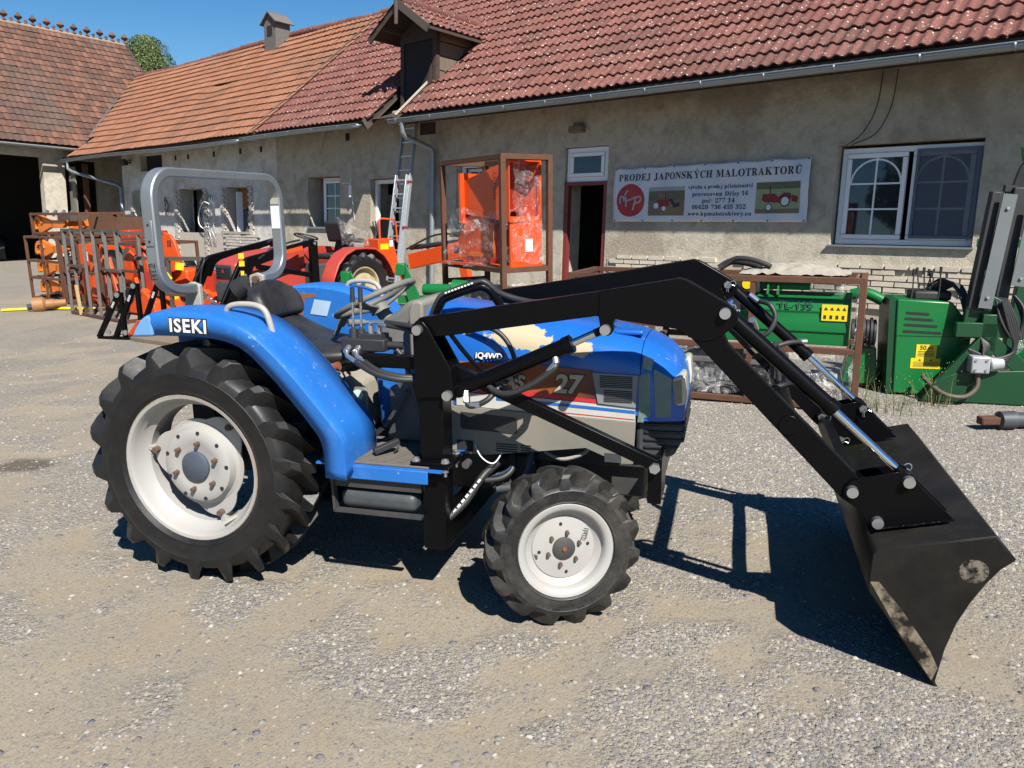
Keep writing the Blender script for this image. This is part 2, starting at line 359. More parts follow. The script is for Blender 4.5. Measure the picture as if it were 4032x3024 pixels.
def tile_field(b,roof,me,mats,fr,cols,rows,w,g,skip=None,wave=None,keep=300,jit=.006):
    camp=Vector((0,0,1.637)); L=[]
    for i in range(rows):
        for j in range(cols[0],cols[1]):
            s=j*w; u=i*g
            if skip and skip(s+w/2,u+g/2): continue
            du,dz=wave(s,u) if wave else (0,0)
            slip=-.03 if random.random()<.012 else 0; M=fr@Matrix.Translation((s+random.uniform(-jit,jit),u+du+slip+random.uniform(-jit,jit),dz+random.uniform(0,jit*1.6)))@Matrix.Rotation(random.uniform(-.012,.012),4,'Z')
            L.append(((BM@M.translation-camp).length,M))
    L.sort(key=lambda q:q[0])
    me.materials.append(mats[0])
    for d,M in L[:keep]:
        o=bpy.data.objects.new('tile',me); COL.objects.link(o); o.parent=roof; o.matrix_local=M
    rest=L[keep:]
    if rest:
        nv=len(me.vertices); co=np.empty(nv*3,np.float32); me.vertices.foreach_get('co',co); co=np.c_[co.reshape(-1,3),np.ones(nv)]
        V=np.concatenate([co@np.array(M,dtype=float)[:3].T for _,M in rest])
        li=np.empty(len(me.loops),np.int32); me.loops.foreach_get('vertex_index',li); F=(li[None]+(np.arange(len(rest))*nv)[:,None])
        ls=np.empty(len(me.polygons),np.int32); me.polygons.foreach_get('loop_start',ls)
        m2=bpy.data.meshes.new('tile_rows'); m2.vertices.add(len(V)); m2.vertices.foreach_set('co',V.ravel().astype(np.float32)); m2.loops.add(F.size); m2.loops.foreach_set('vertex_index',F.ravel().astype(np.int32))
        LS=(ls[None]+(np.arange(len(rest))*len(me.loops))[:,None]).ravel(); m2.polygons.add(len(LS)); m2.polygons.foreach_set('loop_start',LS.astype(np.int32)); m2.update(calc_edges=True)
        m2.polygons.foreach_set('use_smooth',[True]*len(LS)); m2.set_sharp_from_angle(angle=rad(50))
        o=link('tile_rows',m2,mats[1],roof); o['kind']='stuff'
PITCH=rad(41.2); EV_N,EV_T=.78,3.34
def roof_frame(p=PITCH,n=EV_N,t=EV_T):   # x along eave, y up the slope, z out
    return Matrix(((1,0,0,0),(0,math.cos(p),-math.sin(p),-n),(0,math.sin(p),math.cos(p),t),(0,0,0,1)))
def roof_pt(s,u,h=0): return roof_frame()@Vector((s,u,h))
def wall_mesh(s0,s1,t0,t1,ops,th=.45):
    m=MB(); S=sorted({s0,s1,*[o[0] for o in ops],*[o[1] for o in ops]}); T=sorted({t0,t1,*[o[2] for o in ops],*[o[3] for o in ops]})
    for a,b in zip(S,S[1:]):
        for c,d in zip(T,T[1:]):
            if any(o[0]-1e-6<=a and b<=o[1]+1e-6 and o[2]-1e-6<=c and d<=o[3]+1e-6 for o in ops): continue
            for y in(0,th): m.add([(a,y,c),(b,y,c),(b,y,d),(a,y,d)],[(0,1,2,3)])
    for a,b,c,d in ops:
        for q in(((a,c),(b,c)),((b,c),(b,d)),((b,d),(a,d)),((a,d),(a,c))):
            (x0,z0),(x1,z1)=q; m.add([(x0,0,z0),(x1,0,z1),(x1,th,z1),(x0,th,z0)],[(0,1,2,3)])
    return m
def shell(m,s0,s1,depth,t1,ridge_d,ridge_t,gl=True,gr=True):
    m.add([(s0,depth,-.3),(s1,depth,-.3),(s1,depth,t1),(s0,depth,t1)],[(0,1,2,3)])
    for s,on in((s0,gl),(s1,gr)):
        if on: m.add([(s,0,-.3),(s,depth,-.3),(s,depth,t1),(s,ridge_d,ridge_t),(s,0,t1)],[(0,1,2,3,4)])
    return m
def gutter(b,s0,s1,n=.87,t=3.25,sag=None,r=.068,name='gutter'):
    m=MB(); prof=[]
    for i in range(9): a=PI+PI*i/8; prof.append((-n+r*math.cos(a),t+r*math.sin(a)))
    N=14; P=[[(s0+(s1-s0)*k/N,y,z+(sag((s0+(s1-s0)*k/N)) if sag else 0)) for y,z in prof] for k in range(N+1)]; m.grid(P)
    for e in(P[0],P[-1]): m.add(e,[tuple(range(9))])
    g=b.p(m,name,M_zinc,smooth=40,solid=.004,off=0)
    m=MB(); m.tube([(s0+(s1-s0)*k/N,-n-r,t+(sag((s0+(s1-s0)*k/N)) if sag else 0)+.004) for k in range(N+1)],.009,6); o=m.obj('gutter_bead',M_zinc,g,smooth=60)
    s=s0+.25
    while s<s1:
        m=MB(); z=sag(s) if sag else 0
        m.grid([[(s+e,-n+(r+.006)*math.cos(PI+PI*i/8),t+z+(r+.006)*math.sin(PI+PI*i/8)) for i in range(9)] for e in(-.014,.014)])
        m.ab((s-.013,-n+r,t+z-.004),(s+.013,-n+.5,t+z+.004)); m.obj('gutter_bracket',M_zinc,g,smooth=40,solid=.003); s+=.92+random.uniform(-.06,.06)
    return g
def window(b,name,s0,s1,t0,t1,d,fw=.06,sash=None,mats=M_white,rows=3,glass=M_glass,arch=False,open_=0,dp=.07):
    m=MB(); 
    for q in(((s0,t0),(s1,t0+fw)),((s0,t1-fw),(s1,t1)),((s0,t0+fw),(s0+fw,t1-fw)),((s1-fw,t0+fw),(s1,t1-fw))): m.ab((q[0][0],d,q[0][1]),(q[1][0],d+dp,q[1][1]))
    f=b.p(m,name,mats,bevel=.006)
    for (a,c,gm) in (sash or [(s0+fw,s1-fw,glass)]):
        z0,z1=t0+fw,t1-fw; k=.065; m=MB()
        for q in(((a,z0),(c,z0+k)),((a,z1-k),(c,z1)),((a,z0+k),(a+k,z1-k)),((c-k,z0+k),(c,z1-k))): m.ab((q[0][0]+.003,d-.022,q[0][1]+.003),(q[1][0]-.003,d+.04,q[1][1]-.003))
        sh=m.obj('sash',mats,f,bevel=.006)
        if open_: sh.matrix_local=Matrix.Translation((a,d,z0))@Matrix.Rotation(-open_,4,'Z')@Matrix.Translation((-a,-d,-z0)) if open_>0 else Matrix.Translation((a,d,z0))@Matrix.Rotation(open_,4,'X')@Matrix.Translation((-a,-d,-z0))
        ga,gc,g0,g1=a+k,c-k,z0+k,z1-k; mid=(ga+gc)/2
        MB().ab((ga-.01,d+.005,g0-.01),(gc+.01,d+.013,g1+.01)).obj('pane',gm,sh if open_ else f)
        if rows:
            m=MB(); mw=.011
            m.ab((mid-mw,d-.004,g0),(mid+mw,d+.004,g1))
            for r in range(1,rows): z=g0+(g1-g0)*r/rows; m.ab((ga,d-.0042,z-mw),(gc,d+.0042,z+mw))
            if arch:
                R=(gc-ga)/2; zc=g1-R*1.06; pts=[(mid+R*math.cos(a_),zc+R*math.sin(a_)) for a_ in [PI*i/16 for i in range(17)]]
                for (x0,z0_),(x1,z1_) in zip(pts,pts[1:]): m.beam((x0,d,z0_),(x1,d,z1_),.0086,.022,(0,-1,0)) if False else m.beam((x0,d,z0_),(x1,d,z1_),.022,.0086,(0,-1,0))
            m.obj('muntin',mats,sh if open_ else f)
    return f

# ---------------------------------------------------------------- the long house with the red roof
A=Bld('farmhouse',(-6,0,0),'long rendered house with red lichen-spotted concrete tile roof and timber dormer')
opsA=[(-3.9,-2.17,1.1,2.41),(-8.52,-7.62,0,2.63),(-11.17,-10.45,1.23,2.49),(-13.8,-12.86,0,2.28),(-16.1,-14.87,1.25,2.39),(-12.22,-11.76,3.08,3.32)]
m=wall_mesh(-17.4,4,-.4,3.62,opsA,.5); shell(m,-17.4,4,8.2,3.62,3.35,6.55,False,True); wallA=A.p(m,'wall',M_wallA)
# interior floors / dark rooms
m=MB(); m.ab((-17.3,2.6,-.2),(3.9,2.7,3.4)); m.ab((-17.3,.5,-.35),(3.9,8,-.3)); A.p(m,'inner_wall',M_room)
# plinth of bare brick, each brick a piece
brick=MB().box((0,0,0),(.29,.05,.066)).mesh('brick'); brick.materials.append(M_brick)
MB_m=MB(); MB_m.ab((-7.55,-.012,-.2),(3.9,-.003,.80)); mort=A.p(MB_m,'mortar_bed',M_mortar)
def lay_bricks(parent,me,s0,s1,t0,t1,miss=.12,L=.30,H=.0755,d=-.022,holes=(),edge=.0):
    r=0; t=t0
    while t<t1-.01:
        s=s0-(L/2 if r%2 else 0)
        while s<s1:
            if random.random()>miss*(1.6 if t>t1-.1 else .5) and s>s0-.02 and not any(h[0]<s+L/2<h[1] for h in holes):
                o=bpy.data.objects.new('brick',me); COL.objects.link(o); o.parent=parent
                o.matrix_local=Matrix.Translation((s+L/2,d+random.uniform(-.012,.01),t+H/2))@Matrix.Rotation(random.uniform(-.02,.02),4,'Z')@Matrix.Rotation(random.uniform(-.05,.05),4,'X')@Matrix.Diagonal((random.uniform(.9,1.0),1,random.uniform(.88,1),1))
            s+=L
        t+=H; r+=1
lay_bricks(mort,brick,-7.5,-1.2,.26,.80)
# roof
roofA=MB(); fr=roof_frame()
def slab(m,s0,s1,u0,u1,h0=-.1,h1=-.03):
    vs=[roof_pt(s,u,h) for s in(s0,s1) for u in(u0,u1) for h in(h0,h1)]; m.add(vs,[(0,1,3,2),(4,6,7,5),(0,4,5,1),(2,3,7,6),(0,2,6,4),(1,5,7,3)])
slab(roofA,-17.3,-12.92,.04,5.42); slab(roofA,-12.92,-11.95,1.3,5.42); slab(roofA,-11.95,4.2,.04,5.42)
rp=roof_pt(0,5.42); roofA.add([(-17.3,rp.y,rp.z-.02),(4.2,rp.y,rp.z-.02),(4.2,8.6,3.5),(-17.3,8.6,3.5)],[(0,1,2,3)])
roofA=A.p(roofA,'roof',M_dwood)
TW,TG=.322,.338
skipA=lambda s,u: (-12.92<s<-11.98 and u<1.62) or (-13.05<s<-11.45 and 1.62<=u<2.9 and abs(s+12.24)<.78-(u-1.62)*.62)
tile_field(A,roofA,tile_mesh('tile',TW+.012,.40,2,.034,.022),T_red,fr,(-40,13),16,TW,TG,lambda s,u: s<-12.92 or skipA(s,u))
tile_field(A,roofA,tile_mesh('tile',TW+.012,.40,2,.034,.022),T_redL,fr,(-53,-40),16,TW,TG,lambda s,u: s>=-12.92 or s<-17.28,keep=120)
rc=tile_cap=None
cap=MB().lathe([(.115,0),(.12,.0),(.105,.42),(.1,.42)],(0,0,0),(1,0,0),14).mesh('ridge_tile',60); cap.materials.append(T_redL[0])
def ridge_caps(roof,me,s0,s1,y,z,step=.37,sag=None):
    s=s0
    while s<s1:
        o=bpy.data.objects.new('ridge_tile',me); COL.objects.link(o); o.parent=roof
        o.matrix_local=Matrix.Translation((s,y,z-.045+random.uniform(-.012,.012)+(sag(s) if sag else 0)))@Matrix.Rotation(random.uniform(-.03,.03),4,'Z')@Matrix.Rotation(.02,4,'Y'); s+=step
ridge_caps(roofA,cap,-17.3,-9.0,rp.y,rp.z+.02)
# eave board, rafters
m=MB(); m.ab((-11.9,-.775,3.17),(4.1,-.755,3.33)); m.ab((-17.2,-.70,3.27),(-12.95,-.675,3.40)); A.p(m,'fascia',M_dwood)  # long right-hand board added to block sun between gutter and tiles
for i,s in enumerate(np.arange(-17,4,.95)):
    if -12.95<s<-12.0: continue
    MB().beam((s,-.66,3.30),(s,.3,3.30+.96*math.tan(PITCH)),.11,.13).obj('rafter',M_dwood,roofA)
MB().add([(-17.3,-.66,3.36),(4.1,-.66,3.36),(4.1,.02,3.58),(-17.3,.02,3.58)],[(0,1,2,3)]).obj('soffit',M_dwood,roofA)
# verge boards beside the dormer slot
for s,w_ in((-12.94,.03),(-12.0,.03)):
    m=MB(); a,b_=roof_pt(s,-.06,0),roof_pt(s,1.35,0); m.beam(a-Vector((0,0,.07)),b_-Vector((0,0,.07)),w_,.2); m.obj('verge_board',M_wwood,roofA)
m=MB(); a,b_=roof_pt(-11.985,-.05,.05),roof_pt(-11.985,1.5,.05); m.beam(a,b_,.035,.03); m.obj('verge_mortar',paint('lime_mortar',srgb(170,160,145),.95,.3,14,bump=.8),roofA)
gutter(A,-12.12,4.1); gutter(A,-17.5,-13.05,sag=lambda s:.02*math.sin((s+17.5)*.7))
# dormer
dm=MB(); AX,AT=-12.24,5.50
for s in(-12.72,-11.78): dm.ab((s-.05,-.03,3.62),(s+.05,.07,4.96))
dm.ab((-12.78,-.031,4.86),(-11.72,.06,4.98)); dm.ab((-12.67,.03,3.30),(-11.83,.05,4.86))
dorm=A.p(dm,'dormer',M_dwood)
MB().prism([(-12.8,4.98),(-11.68,4.98),(-12.24,5.42)],-.02,.03,'y').obj('gable_board',M_dwood,dorm)
MB().ab((-12.66,-.006,3.64),(-11.84,.028,4.85)).obj('loft_opening',M_dark,dorm)
MB().prism([(-12.1,3.66),(-11.86,3.66),(-11.86,4.5)],-.03,-.008,'y').obj('loft_door',M_dwood,dorm)
for k in range(4): 
    z0=4.02+k*.27
    # side planks of the cheek, cut along the main roof
    y1=(z0+.26-EV_T)/math.tan(PITCH)-EV_N-.02; y0=(z0-EV_T)/math.tan(PITCH)-EV_N-.02
    MB().prism([(.02,z0+.005),(max(.05,y0),z0+.005),(max(.08,y1),z0+.255),(.02,z0+.255)],-11.775+.004*(k%2),-11.75+.004*(k%2),'x').obj('plank',paint('brown_plank%d'%k,srgb(96+6*k,84+5*k,72+4*k),.9,.3,12,bump=.6),dorm)
    MB().prism([(.02,z0+.005),(max(.05,y0),z0+.005),(max(.08,y1),z0+.255),(.02,z0+.255)],-12.75,-12.725,'x').obj('plank',M_dwood,dorm)
sl_=math.atan2(.53,.80); half=.80
dr=MB()
for sg in(-1,1):
    vs=[(AX,-.52,AT),(AX+sg*half,-.52,AT-.53),(AX+sg*half,1.3,AT-.53),(AX,1.85,AT)]
    dr.add([(x,y,z-.03) for x,y,z in vs]+[(x,y,z-.075) for x,y,z in vs],[(0,1,2,3),(4,5,6,7),(0,1,5,4),(1,2,6,5)])
dr=dr.obj('dormer_roof',M_dwood,dorm)
dt=tile_mesh('tile',TW+.012,.40,2,.034,.022); dt.materials.append(T_red[0])
for sg in(-1,1):
    # slope frame: x along ridge, y up the slope
    y=Vector((-sg*half,0,.53)).normalized(); x=Vector((0,sg,0)); z=x.cross(y)
    o0=Vector((AX+sg*half,-.55 if sg>0 else 1.35,AT-.53))
    F=Matrix(((x.x,y.x,z.x,o0.x),(x.y,y.y,z.y,o0.y),(x.z,y.z,z.z,o0.z),(0,0,0,1)))
    for i in range(3):
        for j in range(6 if i else 6):
            d_=.55-TW*(j+.5) if sg>0 else None
            xx=TW*j; yy=-.55+xx+TW/2 if sg>0 else 1.35-xx-TW/2
            if yy>1.22+i*.28: continue
            o=bpy.data.objects.new('tile',dt); COL.objects.link(o); o.parent=dr; o.matrix_local=F@Matrix.Translation((xx,i*.31,-.03+random.uniform(0,.006)))
for k in range(6):
    o=bpy.data.objects.new('ridge_tile',cap); COL.objects.link(o); o.parent=dr; o.matrix_local=Matrix.Translation((AX,-.55+k*.36,AT-.01))@Matrix.Rotation(PI/2,4,'Z')
for sg in(-1,1):
    MB().beam((AX,-.56,AT-.06),(AX+sg*(half+.06),-.56,AT-.06-.57),.03,.14).obj('bargeboard',M_wwood if sg>0 else M_dwood,dorm)
    MB().beam((AX+sg*.5,-.55,AT-.42),(AX+sg*.5,.0,AT-.42),.07,.09).obj('purlin',M_wwood,dorm)
MB().cyl((AX,-.6,AT-.02),(AX,-.6,AT-.44),.045,.035,10).obj('finial',M_wwood,dorm,smooth=40)
# windows and doors of the long house
window(A,'window',-3.87,-2.19,1.11,2.37,.12,.07,[(-3.80,-3.04,M_glass),(-2.98,-2.26,M_glass)],arch=True)
MB_=MB(); 
for q in(((-2.93,1.2),(-2.2,1.235)),((-2.93,2.285),(-2.2,2.32)),((-2.93,1.235),(-2.895,2.285)),((-2.235,1.235),(-2.2,2.285))): MB_.ab((q[0][0],.068,q[0][1]),(q[1][0],.09,q[1][1]))
scr=A.p(MB_,'fly_screen',M_screen)
t=NT('mesh_screen'); t.b.inputs['Base Color'].default_value=(*srgb(92,100,116),1); t.b.inputs['Roughness'].default_value=.8; t.b.inputs['Alpha'].default_value=.42
MB().ab((-2.9,.078,1.235),(-2.23,.08,2.285)).obj('screen_mesh',t.m,scr)
A.p(MB().ab((-3.92,-.05,1.075),(-2.15,.12,1.10)),'window_sill',M_zinc)
window(A,'window',-8.5,-7.64,2.06,2.62,.05,.08,rows=0)
m=MB(); m.ab((-8.52,.02,0),(-8.44,.12,2.055)); m.ab((-7.70,.02,0),(-7.62,.12,2.055)); m.ab((-8.44,.02,2.0),(-7.70,.12,2.055)); A.p(m,'door_frame',paint('oxblood_paint',srgb(110,46,44),.5,.15))
d_=MB().ab((-.0,-.02,.05),(.82,.02,2.0)).obj('door_leaf',M_white,None,bevel=.004); A.put(d_); d_.matrix_local=Matrix.Translation((-8.42,.16,0))@Matrix.Rotation(rad(62),4,'Z')
window(A,'window',-11.15,-10.47,1.25,2.47,.14,.06,open_=-.12)
A.p(MB().ab((-11.25,-.05,1.19),(-10.4,.14,1.23)),'window_sill',M_zinc)
m=MB(); m.ab((-13.78,.12,0),(-13.70,.2,2.26)); m.ab((-12.95,.12,0),(-12.88,.2,2.26)); m.ab((-13.70,.12,2.18),(-12.95,.2,2.26)); A.p(m,'door_frame',M_white)
d_=MB().ab((0,-.02,.05),(.72,.02,2.15)).obj('door_leaf',M_white,None,bevel=.004); A.put(d_); d_.matrix_local=Matrix.Translation((-13.68,.2,0))@Matrix.Rotation(rad(75),4,'Z')
window(A,'window',-15.80,-14.89,1.27,2.37,.22,.06,rows=3)
A.p(MB().ab((-16.12,-.05,1.21),(-14.85,.22,1.25)),'window_sill',M_zinc)
# vent slots under the eave
A.p(MB().ab((-14.64,-.004,3.12),(-14.5,.05,3.28)),'vent_hole',M_dark)
A.p(MB().ab((-12.22,.02,3.08),(-11.76,.03,3.32)),'louvre_panel',M_dwood)
# lamp bracket, cables, aerial
m=MB(); m.ab((-8.37,-.14,2.86),(-8.1,-.01,2.96)); m.ab((-8.3,-.1,2.96),(-8.15,-.01,3.02)); A.p(m,'wall_lamp',M_gwood,bevel=.01)
for k,(s,e) in enumerate(((-3.42,-3.80),(-3.24,-3.72))):
    m=MB(); m.tube([(s,-.03,3.3),(s-.02,-.03,2.95),(s-.08,-.035,2.72),(s-.2,-.035,2.52),(e+.04,-.03,2.42),(e,-.02,2.40)],.007,6,smooth=5); A.p(m,'cable',M_black,smooth=60)
m=MB(); m.tube([(-14.62,-.12,2.2),(-14.36,-.12,2.2),(-14.34,-.12,1.9)],.008,6); m.ab((-14.37,-.14,1.9),(-14.31,-.1,2.15)); m.tube([(-14.34,-.12,2.32),(-14.33,-.02,1.4)],.005,6); A.p(m,'aerial',M_white)
def downpipe(b,s,n0=.87,t0=3.2,tk=2.65,base=.05,dd=.09,ds=0,mat=M_zinc):
    m=MB(); pts=[(s,-n0,t0),(s,-n0,t0-.18),(s+ds*.1,-n0+.08,t0-.26),(s+ds*.9,-dd-.06,tk+.08),(s+ds,-dd,tk),(s+ds,-dd,tk-.14),(s+ds,-dd,base)]
    m.tube(pts,.05,14); o=b.p(m,'downpipe',mat,smooth=50)
    for t in(tk-.3,1.5,.6): MB().cyl((s+ds,-dd,t),(s+ds,-dd,t+.03),.056,None,14).obj('pipe_clip',mat,o,smooth=50)
downpipe(A,-11.75,tk=2.72)
# ---------------------------------------------------------------- stable wing with the orange roof
Bw=Bld('stable_wing',(-22,0,0),'whitewashed stable wing with weathered orange clay tile roof')
opsB=[(-19.87,-18.68,1.1,2.25),(-22.48,-21.0,0,2.26),(-25.4,-24.5,1.1,2.3),(-24.82,-23.38,2.83,3.3)]
m=wall_mesh(-26.12,-17.4,-.4,3.62,opsB,.45); m.ab((-26.5,.45,-.3),(-26.12,5,3.5)); m.ab((-29.6,4.6,-.3),(-26.12,5,5)); m.add([(-34,8.2,-.3),(-17.4,8.2,-.3),(-17.4,8.2,3.6),(-34,8.2,3.6)],[(0,1,2,3)])
m.add([(-17.42,.46,-.3),(-17.42,8.2,-.3),(-17.42,8.2,3.62),(-17.42,3.35,6.5),(-17.42,.46,3.62)],[(0,1,2,3,4)]); Bw.p(m,'wall',M_wallB)
sagB=lambda s,u: (.05*mnoise.noise((s*.35,u*.5,1))+(.13*math.exp(-((s+22.6)/.7)**2) *(-1) if 2.2<u<2.9 else 0),.02*mnoise.noise((s*.4,u*.4,8)))
r=MB(); 
vs=[roof_pt(s,u,h) for s,u in((-28.9,.04),(-17.3,.04),(-17.3,5.42),(-33.6,5.42)) for h in(-.1,-.03)]; r.add(vs,[(1,3,5,7),(0,2,4,6),(0,2,3,1),(2,4,5,3),(4,6,7,5),(6,0,1,7)])
r.add([(-33.6,rp.y,rp.z-.02),(-17.3,rp.y,rp.z-.02),(-17.3,8.6,3.5),(-33.6,8.6,3.5)],[(0,1,2,3)]); roofB=Bw.p(r,'roof',M_dwood)
val=lambda u: -28.55-max(0,u-.95)*.865
def skipB(s,u):
    if s>-17.28: return True
    if u<.95: return s<-28.3+u*.25-(0 if u>.3 else .2)
    return s<val(u)+.12
tile_field(Bw,roofB,tile_mesh('tile',.212,.39,1,.018,.018,8,.25,.036),T_ora,fr,(-172,-86),16,.2,TG,skipB,sagB)
# bleached noses of the eave tiles and ridge
ridge_caps(roofB,cap,-33.2,-17.4,rp.y,rp.z+.02,sag=lambda s:.05*math.sin(s*.5))
m=MB(); m.ab((-28.6,-.70,3.24),(-17.3,-.675,3.36)); Bw.p(m,'fascia',M_dwood)
MB().add([(-28.6,-.66,3.36),(-17.3,-.66,3.36),(-17.3,.02,3.58),(-28.6,.02,3.58)],[(0,1,2,3)]).obj('soffit',M_dwood,roofB)
gutter(Bw,-29.0,-17.6,sag=lambda s:.03*math.sin((s+29)*.5))
m=MB(); a,b_=roof_pt(-17.29,-.05,.045),roof_pt(-17.29,5.4,.045); m.beam(a,b_,.07,.02); m.obj('roof_joint',paint('joint_mortar',srgb(70,62,56),.95,.3,10,bump=.6),roofB)
MB().add([roof_pt(-28.45,.9,.05),roof_pt(-28.2,.9,.05),roof_pt(-32.2,5.4,.05),roof_pt(-32.5,5.4,.05)],[(0,1,2,3)]).obj('valley_sheet',M_galv,roofB)
# wooden vent chimney near the ridge
cy=roof_pt(0,5.05); ch=MB(); ch.ab((-22.15,cy.y-.28,cy.z-.4),(-21.55,cy.y+.22,7.25)); ch.prism([(-22.15,7.25),(-21.55,7.25),(-21.85,7.5)],cy.y-.28,cy.y+.22,'y'); ch=ch.obj('vent_chimney',M_shaft,roofB)
m=MB()
for sg in(-1,1): m.beam((-21.85-sg*.02,cy.y-.03,7.54),(-21.85+sg*.42,cy.y-.03,7.2),.66,.03,(0,0,1))
m.obj('chimney_cap',M_shaft,roofB)
MB().ab((-22.0,cy.y-.285,6.85),(-21.72,cy.y-.279,7.15)).obj('chimney_opening',M_dark,roofB)
# openings with whitewashed brick jambs
wb=MB().box((0,0,0),(.30,.05,.066)).mesh('brick'); wb.materials.append(M_wbrick); wbs=MB().box((0,0,0),(.16,.05,.066)).mesh('brick'); wbs.materials.append(M_wbrick)
mo=Bw.p(MB().ab((-22.7,-.012,.3),(-18.3,-.004,1.05)),'mortar_bed',paint('white_mortar',srgb(170,160,148),.95,.15,9,bump=.4))
lay_bricks(mo,wb,-20.0,-18.45,.35,1.0,.05,holes=[])
for s in(-22.62,-20.92,-19.98,-18.6,-25.48): 
    for k in range(29):
        t=.08+k*.0755
        if s in(-19.98,-18.6,-25.48) and t<1.05: continue
        o=bpy.data.objects.new('brick',wbs); COL.objects.link(o); o.parent=mo; o.matrix_local=Matrix.Translation((s+(.03 if k%2 else -.02),-.016+random.uniform(-.008,.004),t))
for (a,b_) in((-22.47,.02),):
    for k in range(29):
        o=bpy.data.objects.new('brick',wb); COL.objects.link(o); o.parent=mo; o.matrix_local=Matrix.Translation((a+.012,.15+(.04 if k%2 else 0),.08+k*.0755))@Matrix.Rotation(PI/2,4,'Z')
        if k>13:
            o=bpy.data.objects.new('brick',wb); COL.objects.link(o); o.parent=mo; o.matrix_local=Matrix.Translation((-19.86,.15+(.04 if k%2 else 0),.08+k*.0755))@Matrix.Rotation(PI/2,4,'Z')
Bw.p(MB().ab((-22.2,.40,0),(-21.0,.44,2.26)),'door_leaf',M_black)
Bw.p(MB().ab((-21.35,.1,0),(-21.05,.16,.62)),'lower_door',M_gwood)
Bw.p(MB().ab((-19.8,.35,1.1),(-18.68,.36,1.7)),'pane',M_glass); Bw.p(MB().ab((-19.8,.35,1.74),(-18.68,.36,2.25)),'chipboard_panel',paint('chipboard',srgb(120,84,58),.9,.3,40)); Bw.p(MB().ab((-19.95,-.06,1.04),(-18.6,.05,1.1)),'window_sill',M_mortar)
Bw.p(MB().ab((-25.3,.2,1.1),(-24.5,.22,2.3)),'pane',M_glass)
Bw.p(MB().ab((-24.8,.2,2.83),(-23.4,.22,3.3)),'hatch_void',M_dark)
for s in(-22.54,-21.8,-20.38,-19.04,-18.06,-26.0,-25.7): Bw.p(MB().ab((s-.05,-.005,3.06),(s+.05,.1,3.2)),'vent_hole',M_dark)
m=MB(); m.box((-25.45,-.22,3.12),(.22,.1,.18),Matrix.Rotation(.4,3,'X')); m.ab((-25.9,-.03,3.18),(-25.45,-.01,3.2)); m.ab((-25.47,-.2,3.1),(-25.43,0,3.14)); Bw.p(m,'floodlight',M_black)
m=MB(); m.tube([(-28.1,-.87,3.2),(-28.1,-.87,2.98),(-27.9,-.82,2.88),(-26.25,-.12,2.48),(-26.1,-.08,2.38),(-26.1,-.08,.1)],.05,12); Bw.p(m,'downpipe',M_zinc,smooth=50)
# recess between the wing and the barn
Bw.p(MB().ab((-29.2,1.2,-.2),(-26.1,1.3,4.0)),'recess_wall',paint('bluish_render',srgb(150,158,166),.9,.12,3,bump=.3))
for k in range(6): Bw.p(MB().ab((-28.55+k*.2,1.0+.004*(k%2),.2),(-28.36+k*.2,1.03,1.62)),'plank',M_gwood)
Bw.p(MB().ab((-27.3,.9,.2),(-26.15,.92,1.6)),'void_shade_sheet',M_dark)  # near-black sheet painting in the shade of the open void
m=MB(); m.ab((-28.62,-.25,.2),(-28.5,-.1,3.2)); Bw.p(m,'post',paint('red_brown_post',srgb(96,62,46),.85,.3,8))
Bw.p(MB().ab((-29.1,-.5,1.2),(-28.6,-.45,3.1)),'steel_panel',paint('grey_panel',srgb(110,106,100),.7,.15,3))
# coils of wire hanging on the wall
for (s,t,R,n,mm,asp) in((-20.62,1.62,.38,9,M_galv,1.25),(-23.1,1.75,.12,5,M_black,2.4)):
    rr=root('wire_coil',BM@Matrix.Translation((s,-.07,t)),'large loose coil of grey wire hanging beside the dark stable door' if R>.2 else 'thin bundle of dark cable hanging on the white wall behind the roll hoop','wire')
    for k in range(n):
        m=MB(); a=R*random.uniform(.55,1); ph=random.random()*6; m.tube([(a*math.cos(2*PI*i/24)+.03*math.sin(ph),-.01*k+.02*math.sin(i*.5+ph),a*asp*math.sin(2*PI*i/24)+(R*asp-a*asp)*.6+.04*math.sin(i*.8+ph)) for i in range(24)],.0045,5,True); m.obj('strand',mm,rr,smooth=60)
    if R>.2:
        MB().tube([(.1,-.05,.2),(-.2,-.06,.25),(-.45,-.06,.0),(-.5,-.06,-.3),(-.3,-.05,-.45),(-.1,-.05,-.4)],.014,6,smooth=6).obj('pale_hose',M_white,rr,smooth=60)
        m=MB()
        for k in range(10): 
            x=random.uniform(-.2,.3); m.tube([(x,-.04,-.3),(x+random.uniform(-.1,.1),-.05,-.5),(x+random.uniform(-.15,.15),-.04,-.75),(x+random.uniform(-.2,.2),-.04,-.6)],.004,5,smooth=4)
        m.obj('loose_ends',M_galv,rr,smooth=60)
# ---------------------------------------------------------------- barn across the end of the yard
Cb=Bld('barn',(-31,-1,0),'barn with dark mottled brown tile roof, crested ridge and wide black gateway')
# its roof rises away along -s; eave at s=-28.5
m=MB(); th=.4
m.ab((-29.3,-1.32,-.3),(-28.95,-.66,3.45)); m.ab((-29.3,-8,3.35),(-28.9,3.6,3.75)); m.ab((-29.3,-8,-.3),(-28.95,-6.2,3.4)); m.ab((-38.6,-8,-.3),(-38.2,3.6,3.7)); m.add([(-29.1,3.6,-.3),(-38.4,3.6,-.3),(-38.4,3.6,3.6),(-33.6,3.6,8.1),(-29.1,3.6,3.6)],[(0,1,2,3,4)]); m.add([(-29.1,-8,-.3),(-38.4,-8,-.3),(-38.4,-8,3.6),(-33.6,-8,8.1),(-29.1,-8,3.6)],[(0,1,2,3,4)]); m.ab((-29.25,.4,-.3),(-29.1,3.5,3.4)); Cb.p(m,'wall',M_wallC)
PB=math.atan2(8.3-3.72,33.6-28.45); cB,sB=math.cos(PB),math.sin(PB)
